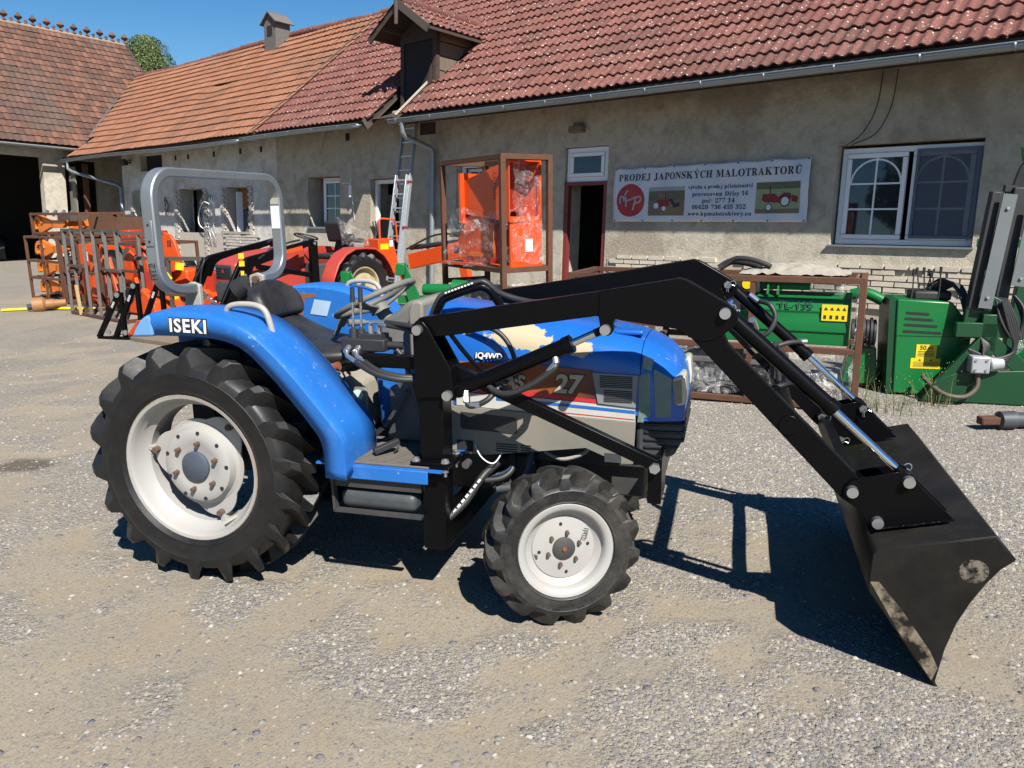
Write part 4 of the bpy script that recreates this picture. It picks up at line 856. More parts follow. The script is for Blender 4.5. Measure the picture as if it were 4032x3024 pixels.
# hood
HZ=[(.935,1.222),(.97,1.232),(1.1,1.215),(1.3,1.188),(1.5,1.166),(1.7,1.142),(1.86,1.112),(1.905,1.098)]
NZ=[(1.908,1.097),(1.95,1.080),(2.0,1.052),(2.045,1.012),(2.072,.965),(2.085,.90),(2.085,.84)]
def hsec(x,zt,hw,zb): 
    e=zt-.032
    return [(x,-hw,zb),(x,-hw-.004,zt-.2 if zt-.2>zb else (zt+zb)/2),(x,-hw+.002,zt-.105 if zt-.105>zb else zt-.03),(x,-hw+.018,zt-.062),(x,-hw+.05,e),(x,-hw*.55,zt-.006),(x,0,zt),(x,hw*.55,zt-.006),(x,hw-.05,e),(x,hw-.018,zt-.062),(x,hw-.002,zt-.105 if zt-.105>zb else zt-.03),(x,hw+.004,zt-.2 if zt-.2>zb else (zt+zb)/2),(x,hw,zb)]
P=[hsec(x,z,.296 if x>1.1 else .27+.026*(x-.935)/.165,.80) for x,z in HZ]; m=MB(); m.grid(P); m.add([P[0][i] for i in range(13)],[tuple(range(13))]); hood=m.obj('hood',M_hood,TR,smooth=60)
P=[hsec(x,z,w_,zb) for (x,z),w_,zb in zip(NZ,(.296,.294,.286,.272,.262,.256,.25),(.78,.78,.78,.78,.78,.78,.78))]; m=MB(); m.grid(P); m.add([P[-1][i] for i in range(13)],[tuple(range(13))]); nose=m.obj('nose_cowl',M_hood,TR,smooth=60)
m=MB(); m.prism([(.90,1.205),(.915,1.245),(.95,1.252),(.97,1.24),(.965,.98),(.90,.98)],-.285,.285,'y'); m.obj('cowl_surround',M_gpl2,TR,bevel=.03,seg=3)
MB().box((1.84,-.12,1.122),(.12,.1,.02)).obj('air_scoop',M_hood,hood,bevel=.009,seg=3)
yS=-.3045
def side(name,pl,mat,y=yS,th=.003,par=None): return MB().prism(pl,y-th,y,'y').obj(name,mat,par or hood)
t=NT('orange_brown_decal'); sp_=t.n('ShaderNodeSeparateXYZ'); t.l(t.P(obj=True),sp_.inputs[0]); t.fin(t.mix(t.ramp(t.math('ADD',sp_.outputs[0],t.math('MULTIPLY',t.noise(6,3,.5,t.P(obj=True)),.1)),0,1),srgb(168,84,30),srgb(70,40,36)),.4)
rmp=[n for n in t.t.nodes if n.type=='VALTORGB'][0]; rmp.color_ramp.elements[0].position=.0; rmp.color_ramp.elements[1].position=1.0
mpn=t.n('ShaderNodeMapRange'); mpn.inputs[1].default_value=1.35; mpn.inputs[2].default_value=1.78; t.l(rmp.inputs[0].links[0].from_socket,mpn.inputs[0]); t.l(mpn.outputs[0],rmp.inputs[0])
side('decal_band',[(1.12,.998),(1.52,.996),(1.715,.982),(1.73,.862),(1.5,.878),(1.2,.888),(1.12,.89)],t.m)
side('decal_red_stripe',[(1.2,.889),(1.5,.879),(1.73,.863),(1.735,.846),(1.5,.858),(1.2,.866)],paint('red_stripe',srgb(176,40,46),.45,.08))
side('decal_white_stripe',[(1.12,.862),(1.5,.854),(1.89,.836),(1.893,.776),(1.5,.790),(1.12,.805)],paint('white_stripe',srgb(176,176,170),.5,.08,9,dirt=.3,dcol=srgb(140,132,118)))
side('decal_blue_stripe',[(1.3,.848),(1.5,.842),(1.89,.824),(1.89,.812),(1.5,.830),(1.3,.836)],M_blue,yS-.002)
side('decal_orange_line',[(1.5,.804),(1.89,.788),(1.89,.785),(1.5,.801)],M_lens,yS-.002)
M_let=paint('silver_letter',srgb(168,160,140),.4,.1)
for s_,x,sz,b_ in(('GEAS',1.325,.083,.0035),('27',1.607,.108,.004)):
    text('lettering',s_,sz,M_ink,hood,facing((x,yS-.0045,.918),(1,0,-.02),(.12,0,1)),.0008,bold=b_+.004,shear=.15); text('lettering',s_,sz,M_let,hood,facing((x,yS-.006,.918),(1,0,-.02),(.12,0,1)),.0008,bold=b_,shear=.15)
text('lettering','iQ4WD',.036,M_ink,hood,facing((1.27,yS-.003,1.026),(1,0,-.02),(0,0,1)),.0008,bold=.0035,shear=.1); text('lettering','iQ4WD',.036,M_print,hood,facing((1.27,yS-.0045,1.026),(1,0,-.02),(0,0,1)),.0008,bold=.0009,shear=.1)
sv_=side('side_vent',[(1.714,.976),(1.90,.972),(1.893,.838),(1.738,.848)],paint('vent_grey',srgb(118,120,122),.5,.08),yS-.004,.006)
for k in range(7): 
    for z0 in(.918,.858): z=z0+k*.0075; MB().ab((1.745+(.018 if z0<.9 else 0),yS-.0125,z),(1.878,yS-.0095,z+.0035)).obj('louvre_slot',M_dark,sv_)
gp=side('lower_side_panel',[(1.098,.803),(1.5,.789),(1.895,.775),(1.888,.60),(1.84,.598),(1.69,.655),(1.26,.592),(1.098,.592)],M_gpl2,yS-.004,.010,TR)
side('mesh_screen',[(1.142,.779),(1.385,.766),(1.395,.755),(1.395,.70),(1.385,.695),(1.150,.703),(1.14,.712)],M_black,yS-.0145,.003,gp)
MB().ab((1.122,yS-.016,.603),(1.196,yS-.0139,.652)).obj('duct_opening',M_dark,gp)
for k in range(4): 
    for x0,x1 in((1.30,1.395),(1.41,1.455)): MB().ab((x0,yS-.016,.612+k*.0105),(x1,yS-.0139,.6165+k*.0105)).obj('louvre_slot',M_dark,gp)
MB().ab((1.77,yS-.0165,.600),(1.84,yS-.0139,.640)).obj('access_cover',M_dgpl,gp,bevel=.002)
MB().prism([(1.098,.803),(1.895,.775),(1.888,.60),(1.69,.655),(1.26,.592),(1.098,.592)],.3,.31,'y').obj('lower_side_panel',M_gpl2,TR)
MB().ab((1.085,-.31,.60),(1.10,.31,.86)).obj('bulkhead',paint('sandy_panel',srgb(140,126,98),.8,.2,6),TR)
# bumper grille
m=MB(); m.prism([(1.888,.78),(2.075,.78),(2.085,.70),(2.045,.62),(1.888,.605)],-.262,.262,'y'); bg_=m.obj('bumper_grille',M_dgpl,TR,bevel=.02,seg=3)
for k in range(4): 
    z=.655+k*.032; MB().prism([(1.925,z),(2.088+.0*k-(.028 if k==0 else 0),z+.004),(2.088-(.022 if k==0 else 0),z+.018),(1.925,z+.014)],-.27,.27,'y').obj('grille_bar',M_black,bg_,bevel=.004)
# headlamps with patched tape
lampm=NT('headlamp_lens'); lampm.fin(srgb(186,184,170),.18,0,None,.6,.3)
for sg in(-1,1):
    m=MB(); m.prism([(2.03,.955),(2.066,.972),(2.084,.968),(2.092,.90),(2.09,.852),(2.05,.84),(2.034,.86)],min(sg*.272,sg*.12),max(sg*.272,sg*.12),'y'); hl=m.obj('headlight',lampm.m,nose,bevel=.02,seg=4)
    MB().prism([(2.034,.945),(2.07,.957),(2.075,.86),(2.045,.85)],min(sg*.2735,sg*.24),max(sg*.2735,sg*.24),'y').obj('reflector',paint('lamp_grey',srgb(120,118,108),.3,.1),hl)
tp=NT('green_tape'); tp.fin(tp.mix(tp.noise(30,5,.6,tp.P(obj=True)),srgb(96,124,110),srgb(150,172,156)),.35,0,tp.bump(tp.noise(60,4),.6,.01),.5); tp.b.inputs['Alpha'].default_value=.5
for pl in([(1.90,.968),(1.945,.985),(1.952,.80),(1.905,.79)],[(1.96,1.0),(2.03,.96),(2.032,.80),(1.972,.80)],[(1.905,.83),(1.925,.83),(1.925,.775),(1.9,.775)],[(1.92,1.055),(1.96,1.04),(1.95,.99),(1.915,1.0)]):
    vs=[(x,(-.2995 if x<2.0 else -.292+(x-2.0)*.33),z) for x,z in pl]; MB().add(vs,[(0,1,2,3)]).obj('tape',tp.m,nose,solid=.001)
# roll hoop
def hoop():
    hw,zt,r=.497,1.806,.12; side_=[(-.27,1.285),(-.34,1.286)]+[(-.37,1.289)]+arc(-.377,1.412,.12,-100,-180,7)+[(-hw,1.55)]+arc(-hw+r,zt-r,r,180,90,8)
    return side_+[(-y,z) for y,z in side_[::-1]]
m=MB(); sweep_rect(m,[(-.19,y,z) for y,z in hoop()],.043,.062,(1,0,0)); rh=m.obj('roll_hoop',M_galv,TR,bevel=.007,seg=2)
for sg in(-1,1):
    MB().prism([(-.235,1.10),(-.15,1.10),(-.15,1.30),(-.19,1.315),(-.235,1.30)],min(sg*.25,sg*.275),max(sg*.25,sg*.275),'y').obj('hoop_bracket',M_rail,rh,bevel=.004)
    MB().ab((-.26,sg*.2,.62),(-.14,sg*.27,1.12)).obj('hoop_post',M_iron,rh)
    MB().cyl((-.19,sg*.29,1.28),(-.19,sg*.23,1.28),.02,None,8).obj('pivot_pin',M_nut,rh)
m=MB(); m.prism([(-.21,1.49),(-.17,1.49),(-.17,1.60),(-.21,1.60)],-.524,-.5185,'y'); m.obj('tab_plate',M_galv,rh,bevel=.004); 
for z in(1.51,1.58): MB().cyl((-.19,-.524,z),(-.19,-.5255,z),.006,None,8).obj('bolt_hole',M_dark,rh)
MB().ab((-.215,.4735,1.54),(-.165,.4755,1.66)).obj('pale_sticker',M_print,rh); MB().ab((-.215,.4735,1.67),(-.165,.4755,1.71)).obj('weathered_sticker',paint('grey_sticker',srgb(150,148,138),.5,.3,40),rh)
text('marker_lettering','PT2',.05,M_ink,rh,facing((-.19,-.5205,1.38),(0.0,-.12,1),(-1,0,0)),.0003)
# work lamp on the far hoop foot
m=MB(); m.cyl((-.30,.24,1.22),(-.24,.24,1.26),.06,.05,16); m.beam((-.24,.25,1.12),(-.24,.25,1.26),.03,.02); m.obj('work_lamp',M_black,TR,smooth=40)
m=MB(); m.cyl((-.28,-.24,1.14),(-.22,-.24,1.17),.045,.03,14); m.beam((-.22,-.25,1.10),(-.2,-.25,1.22),.02,.02); m.tube([(-.24,-.25,1.2),(-.28,-.26,1.16),(-.25,-.23,1.1)],.006,6,smooth=3); m.obj('work_lamp',M_rail,TR,smooth=40)
# plumbing under the hood
for pts,r_,mm in(([(1.18,-.28,.66),(1.24,-.36,.60),(1.30,-.36,.57),(1.33,-.30,.62)],.003,M_print),([(1.35,-.24,.62),(1.37,-.3,.54),(1.33,-.34,.50),(1.26,-.36,.49)],.014,M_hose),([(1.44,-.22,.63),(1.43,-.28,.52),(1.40,-.3,.46),(1.30,-.32,.44)],.02,M_dgpl),([(1.32,-.25,.56),(1.26,-.36,.52),(1.20,-.44,.42),(1.14,-.5,.36)],.017,M_hose),([(1.5,-.24,.6),(1.58,-.28,.585),(1.66,-.28,.61),(1.69,-.26,.63)],.009,M_rail),([(1.36,-.2,.66),(1.365,-.27,.58),(1.35,-.31,.53),(1.28,-.33,.50)],.006,M_chr)):
    MB().tube(pts,r_,8,smooth=5).obj('hose',mm,TR,smooth=60)
m=MB()
for k in range(7): q=Vector((1.252,-.385,.505)).lerp(Vector((1.155,-.48,.375)),k/7); q2=Vector((1.252,-.385,.505)).lerp(Vector((1.155,-.48,.375)),(k+.65)/7); m.beam(q+Vector((.0,-.017,.003)),q2+Vector((0,-.017,.003)),.006,.008)
m.obj('hose_lettering',M_print,TR)
for p,q,r_ in(((1.165,-.3,.545),(1.165,-.34,.545),.018),((1.32,-.3,.455),(1.40,-.3,.455),.012),((1.44,-.3,.45),(1.48,-.3,.45),.011)): MB().cyl(p,q,r_,None,10).obj('fitting',M_zn,TR,smooth=40)

# ---------------------------------------------------------------- black front loader
LD=root('front_loader',TF@Matrix.Translation((2.0,0,0)),'glossy black front loader with lowered bucket bolted to the blue tractor','loader')
class L_: pass
def lp(mb,name,mat,par=None,**k):
    o=mb.obj(name,mat,None,**k); o.parent=par or LD
    if par is None: o.matrix_parent_inverse=Matrix.Translation((-2.0,0,0))
    return o
UP=[(1.05,1.15),(1.045,1.195),(1.06,1.216),(1.78,1.333),(2.035,1.379)]+[(2.06,1.384),(2.085,1.38),(2.11,1.368)]+[(2.235,1.296),(2.265,1.272),(2.272,1.245),(2.262,1.218),(2.215,1.18),(2.19,1.166),(2.155,1.159),(2.125,1.164),(2.06,1.203),(1.835,1.233),(1.82,1.19),(1.803,1.176),(1.786,1.184),(1.778,1.243),(1.133,1.141)]
LOW=[(2.10,1.185),(2.20,1.25),(2.245,1.15),(2.712,.690),(2.722,.655),(2.712,.622),(2.69,.604),(2.665,.604)]
PLT=[(2.662,.612),(2.664,.655),(2.685,.683),(2.855,.730),(2.875,.720),(2.884,.704),(3.024,.568),(2.763,.503),(2.727,.571)]
def bolt(p,y,sg,r=.017,l=.02,par=None,mat=M_zn):
    m=MB(); m.cyl((p[0],y,p[1]),(p[0],y+sg*l,p[1]),r,r*.94,12 if l>.018 else 6); return lp(m,'pin',mat,par,smooth=40)
def clip(p,y,sg,par):
    m=MB(); x,z=p; m.tube([(x-.004,y+sg*.012,z-.03),(x,y+sg*.014,z),(x+.02,y+sg*.016,z+.02),(x+.035,y+sg*.016,z+.015),(x+.033,y+sg*.016,z-.003),(x+.016,y+sg*.016,z+.002),(x+.004,y+sg*.014,z-.012),(x+.004,y+sg*.01,z-.034)],.0022,6,smooth=4); lp(m,'retaining_clip',M_zn,par,smooth=60)
def cylinder(name,a,b,c,y,r,rr_,par=None):
    a,b,c=[Vector((q[0],y,q[1])) for q in(a,b,c)]; d=(c-a).normalized(); m=MB(); m.cyl(a+d*.02,b,r,None,20); m.cyl(a+d*.018,a+d*.05,r*1.02,None,20); m.cyl(b-d*.03,b+d*.004,r*1.14,None,20); m.cyl(a-Vector((0,r*.8,0)),a+Vector((0,r*.8,0)),r*.95,None,16); o=lp(m,name,M_lblk,par,smooth=40)
    m=MB(); m.cyl(b,c-d*.045,rr_,None,16); m.obj('piston_rod',M_chr,o,smooth=40); m=MB(); m.cyl(c-d*.05,c,rr_*1.05,None,14); m.cyl(c-Vector((0,r*.7,0)),c+Vector((0,r*.7,0)),r*.85,None,16); m.obj('rod_eye',M_lblk,o,smooth=40); return o
for sg in(-1,1):
    a,b=sorted((sg*.495,sg*.552))
    arm=lp(MB().prism(UP,a,b,'y'),'arm',M_lblk,bevel=.004)
    MB().prism(LOW,*sorted((sg*.493,sg*.5545)),'y').obj('lower_boom',M_lblk,arm,bevel=.004)
    kp=[(1.775,1.245),(1.78,1.335)]+UP[4:14]+UP[14:21]; MB().prism([p for p in kp],*sorted((sg*.552,sg*.558)),'y').obj('knee_plate',M_lblk,arm,bevel=.002,seg=1)
    # post
    m=MB(); m.ab((1.05,sg*.455,.24),(1.15,sg*.56,.606)); po=lp(m,'post',M_lblk,bevel=.004)
    MB().ab((1.048,sg*.455,.632),(1.152,sg*.56,.905)).obj('upper_post',M_lblk,po,bevel=.004)
    for z in(.607,.6215): MB().ab((1.018,sg*.44,z),(1.185,sg*.60,z+.0125)).obj('flange',M_lblk,po,bevel=.002)
    for x in(1.038,1.165):
        for y in(.585,.455): 
            m=MB(); m.cyl((x,sg*y,.575),(x,sg*y,.65),.007,None,8); m.cyl((x,sg*y,.634),(x,sg*y,.648),.0155,None,6); m.cyl((x,sg*y,.634),(x,sg*y,.637),.019,None,12); m.cyl((x,sg*y,.594),(x,sg*y,.606),.0145,None,6); m.obj('bolt',M_zn,po)
    TPp=[(1.04,.895),(1.206,.905),(1.206,.93),(1.193,1.02),(1.105,1.18),(1.085,1.205),(1.06,1.21),(1.04,1.19)]
    for y in(.563,.452): MB().prism(TPp,*sorted((sg*y,sg*(y+.012))),'y').obj('tower_plate',M_lblk,po,bevel=.003)
    MB().prism([(1.045,.90),(1.055,.90),(1.055,1.14),(1.045,1.14)],*sorted((sg*.463,sg*.563)),'y').obj('tower_back',M_lblk,po)
    MB().beam((1.200,sg*.51,.91),(1.185,sg*.51,1.03),.1,.012,(1,0,0)).obj('tower_front',M_lblk,po)
    # brace to the front frame
    MB().beam((1.16,sg*.50,1.012),(2.0,sg*.50,.665),.04,.048).obj('brace',M_lblk,po,bevel=.003)
    br=MB(); br.ab((1.968,sg*.495,.505),(2.02,sg*.503,.69)); br.ab((2.012,sg*.3,.505),(2.02,sg*.495,.69)); lp(br,'front_bracket',M_lblk,bevel=.002)
    bolt((1.995,.66),sg*.525,sg,.022,.018); bolt((1.995,.66),sg*.503,sg,.016,.03)
    cylinder('lift_cylinder',(1.182,.914),(1.668,1.130),(1.803,1.193),sg*.522,.031,.0155,po)
    cylinder('tilt_cylinder',(2.227,1.265),(2.614,.927),(2.868,.697),sg*.524,.028,.0145,arm)
    for p,y in(((1.065,1.172),.575),((1.182,.914),.575),((1.803,1.193),.556),((2.227,1.265),.558)): bolt(p,sg*y,sg,.021,.022,arm)
    for p in((2.690,.645),(2.868,.697),(2.781,.538)): bolt(p,sg*.567,sg,.021,.024,arm); clip(p,sg*.445,-sg,arm)
    for p in((2.227,1.265),(1.803,1.193)): clip(p,sg*.49,-sg,arm); bolt(p,sg*.49,-sg,.02,.01,arm)
    for p in((2.690,.645),(2.868,.697),(2.781,.538)): bolt(p,sg*.458,-sg,.019,.012,arm)
    MB().cyl((2.466,sg*.5545,.869),(2.466,sg*.561,.869),.036,None,28).obj('tube_end_cap',M_lblk,arm,smooth=40,bevel=.002)
m=MB(); m.cyl((2.466,-.5,.869),(2.466,.5,.869),.034,None,24); lp(m,'cross_tube',M_lblk,smooth=40)
lp(MB().ab((1.052,-.455,.242),(1.148,.455,.34)),'cross_beam',M_lblk,bevel=.004)
lp(MB().ab((2.0,-.3,.52),(2.012,.3,.67)),'front_plate',M_lblk)
# bucket
bk=MB(); pr=[(2.985,.012),(2.755,.335),(2.751,.36),(2.756,.47),(2.766,.487),(3.114,.572),(3.18,.497)]
bk.grid([[(x,y,z) for x,z in pr] for y in(-.70,.70)]); bkt=lp(bk,'bucket',M_bktb,solid=.008,off=0,bevel=.002,seg=1)
sd=[(2.985,.012),(2.753,.335),(2.749,.36),(2.754,.472),(2.766,.489),(3.114,.574),(3.178,.497),(3.140,.462),(3.105,.41),(3.065,.335),(3.03,.25),(3.005,.15)]
for sg in(-1,1): MB().prism(sd,*sorted((sg*.696,sg*.706)),'y').obj('bucket_side',M_bktb,bkt,bevel=.0015,seg=1)
MB().beam((2.995,-.70,-.002),(2.995,.70,-.002),.012,.07,(.58,0,-.8)).obj('cutting_edge',M_bktb,bkt)
for sg in(-1,1):
    for y in(.555,.463): MB().prism(PLT,*sorted((sg*(y-.0),sg*(y+.012))),'y').obj('hitch_plate',M_lblk,bkt,bevel=.002,seg=1)
    MB().beam((2.76,sg*.515,.55),(3.0,sg*.515,.575),.1,.01).obj('hitch_web',M_lblk,bkt)
MB().beam((2.702,-.46,.625),(2.702,.46,.625),.05,.05,(.3,0,1)).obj('hitch_bar',M_lblk,bkt,bevel=.003)
# worn emblem scratched on the near bucket side
t=NT('scuffed_dust'); P=t.P(obj=True); k=t.ramp(t.noise(45,5,.7,P),.42,.58); t.b.inputs['Roughness'].default_value=.8; t.b.inputs['Base Color'].default_value=(*srgb(120,112,100),1); t.l(t.math('MULTIPLY',k,.75),t.b.inputs['Alpha'])
m=MB(); m.add([(3.062+.045*math.cos(2*PI*i/20),-.7072,.447+.042*math.sin(2*PI*i/20)) for i in range(20)],[tuple(range(20))]); m.obj('worn_emblem',t.m,bkt)
t2=NT('dried_mud'); P=t2.P(obj=True); sp_=t2.n('ShaderNodeSeparateXYZ'); t2.l(P,sp_.inputs[0]); k=t2.ramp(t2.noise(16,5,.6,P),.40,.56); t2.b.inputs['Roughness'].default_value=.95; t2.b.inputs['Base Color'].default_value=(*srgb(128,116,98),1); t2.l(t2.math('MULTIPLY',k,.8),t2.b.inputs['Alpha'])
MB().add([(2.752,-.7073,.372),(2.78,-.7073,.375),(2.86,-.7073,.28),(2.96,-.7073,.14),(2.99,-.7073,.08),(2.975,-.7073,.03),(2.87,-.7073,.175)],[tuple(range(7))]).obj('mud_smear',t2.m,bkt)
m=MB(); m.add([(2.86,-.3,.5165),(3.1,-.3,.5745),(3.1,.6,.5745),(2.86,.6,.5165)],[(0,1,2,3)]); t3=NT('scratches'); P=t3.P((4,60,60),True); k=t3.ramp(t3.noise(3,4,.6,P),.66,.72); t3.b.inputs['Base Color'].default_value=(*srgb(130,122,112),1); t3.b.inputs['Roughness'].default_value=.8; t3.l(t3.math('MULTIPLY',k,.5),t3.b.inputs['Alpha']); m.obj('scratch_marks',t3.m,bkt)
for sg in(-1,1):
    m=MB(); P=[Vector((2.763,sg*(.569),.5045)).lerp(Vector((3.024,sg*.569,.5685)),i/40) for i in range(41)]; m.tube([p+Vector((0,sg*.001*random.random(),.002*random.random())) for p in P],.004,6,radii=[.003+.003*random.random() for _ in P]); m.obj('weld_bead',M_lblk,bkt,smooth=60)
# control valve
VB=lp(MB().ab((.66,-.455,1.052),(.86,-.365,1.105)),'control_valve',M_black,bevel=.006)
m=MB(); m.cyl((.855,-.41,1.075),(.93,-.41,1.075),.017,None,12); m.cyl((.70,-.41,1.1),(.70,-.41,1.14),.022,.018,12); m.cyl((.735,-.41,1.1),(.735,-.41,1.14),.022,.018,12); m.ab((.75,-.45,1.1),(.85,-.38,1.125)); m.obj('valve_body',M_black,VB,smooth=40)
for x in(.70,.737):
    m=MB(); m.cyl((x,-.41,1.13),(x+.004,-.41,1.30),.0055,None,8); lv=m.obj('lever',M_chr,VB,smooth=50); MB().cyl((x+.003,-.41,1.255),(x+.004,-.41,1.318),.011,.0095,12).obj('grip',M_black,lv,smooth=50); MB().cyl((x,-.41,1.105),(x,-.41,1.15),.017,.008,10).obj('boot',M_black,lv,smooth=50)
m=MB()
for p,q in(((.70,-.46,1.07),(.70,-.49,1.055)),((.745,-.46,1.07),(.745,-.49,1.055)),((.78,-.41,1.12),(.78,-.41,1.16)),((.82,-.41,1.12),(.82,-.41,1.16))): m.cyl(p,q,.014,None,8)
m.tube([(.78,-.41,1.15),(.785,-.42,1.172),(.81,-.42,1.177),(.86,-.43,1.175)],.009,8); m.tube([(.82,-.41,1.15),(.83,-.43,1.165),(.87,-.44,1.165)],.009,8); m.obj('fitting',M_zn,VB,smooth=50)
for dx in(0,.045): MB().tube([(.70+dx,-.485,1.06),(.71+dx,-.50,1.04),(.76+dx,-.52,1.02)],.01,8).obj('elbow_fitting',M_zn,VB,smooth=50)
lp(MB().ab((.79,-.52,1.0),(1.05,-.46,1.05)),'valve_bracket',M_lblk,bevel=.003)
HS=[([(.86,-.43,1.175),(.95,-.46,1.172),(1.02,-.47,1.165),(1.1,-.44,1.15)],.011),([(.87,-.44,1.165),(.95,-.45,1.155),(1.02,-.45,1.13),(1.1,-.42,1.10)],.011),([(.76,-.52,1.02),(.86,-.56,.985),(.96,-.56,.965),(1.04,-.53,.96)],.013),([(.80,-.52,1.02),(.88,-.55,.99),(.98,-.55,.972),(1.05,-.52,.97)],.013),([(.90,-.42,1.06),(.93,-.42,1.02),(.95,-.41,.95),(.97,-.40,.85),(1.0,-.38,.7)],.012),
 ([(1.61,-.522,1.075),(1.61,-.54,1.05),(1.60,-.55,1.03),(1.52,-.56,.97),(1.43,-.56,.93),(1.36,-.54,.935),(1.30,-.5,.98)],.0125),([(1.25,-.54,.91),(1.26,-.56,.875),(1.29,-.56,.875),(1.34,-.55,.9),(1.38,-.5,.95)],.0115),
 ([(1.13,-.42,1.15),(1.2,-.4,1.05),(1.27,-.36,.96),(1.36,-.33,.92)],.010),([(1.2,-.33,1.18),(1.33,-.34,1.13),(1.39,-.345,1.04),(1.4,-.35,.93)],.011),
 ([(2.32,-.505,1.235),(2.33,-.47,1.20),(2.32,-.44,1.15),(2.34,-.42,1.12)],.011),([(2.36,.50,1.19),(2.42,.46,1.18),(2.45,.44,1.12),(2.42,.42,1.05),(2.36,.42,1.02)],.012),([(2.58,.5,1.0),(2.52,.46,1.0),(2.44,.42,.99),(2.34,.43,1.04),(2.26,.44,1.09)],.012),
 ([(2.40,-.44,.97),(2.46,-.43,.99),(2.52,-.46,1.0)],.011),([(2.44,.1,.90),(2.43,.1,1.0),(2.44,.16,1.04),(2.47,.26,.98),(2.48,.28,.88)],.012),([(2.46,.05,.9),(2.45,.06,.99),(2.46,.12,1.02),(2.50,.2,.95),(2.50,.22,.86)],.012)]
for pts,r_ in HS: lp(MB().tube(pts,r_,10,smooth=6),'hose',M_hose,smooth=70)
for p,q in(((1.605,-.53,1.09),(1.612,-.54,1.055)),((1.61,-.545,1.05),(1.585,-.55,1.02)),((1.245,-.54,.925),(1.252,-.56,.885)),((1.27,-.56,.875),(1.31,-.56,.88)),((2.32,-.53,1.24),(2.335,-.49,1.20)),((2.33,.5,1.22),(2.37,.49,1.19)),((2.60,.51,1.0),(2.56,.49,1.0)),((2.33,-.43,1.13),(2.35,-.42,1.11))): lp(MB().cyl(p,q,.013,None,8),'hose_fitting',M_zn,smooth=40)
# hose guard hoop above the hood
gd=lp(MB().tube([(1.02,-.30,1.16),(1.055,-.30,1.235),(1.085,-.29,1.268),(1.21,-.26,1.31),(1.245,-.25,1.305),(1.275,-.24,1.275),(1.33,-.22,1.18)],.017,10,smooth=5),'hose_guard',M_lblk,smooth=60)
for k,off in enumerate((.022,.04)):
    pts=[(1.0,-.32+off,1.16),(1.04,-.32+off,1.25),(1.075,-.31+off,1.285),(1.205,-.28+off,1.332),(1.25,-.27+off,1.326),(1.30,-.24+off,1.28),(1.42,-.1,1.235),(1.5,.2,1.22)]; MB().tube(pts,.011,8,smooth=6).obj('guard_hose',M_hose,gd,smooth=60)
m=MB()
for k in range(9): q=Vector((1.085,-.318,1.290)).lerp(Vector((1.205,-.288,1.333)),k/9); q2=Vector((1.085,-.318,1.290)).lerp(Vector((1.205,-.288,1.333)),(k+.6)/9); m.beam(q,q2,.004,.006)
m.obj('hose_lettering',M_print,gd)
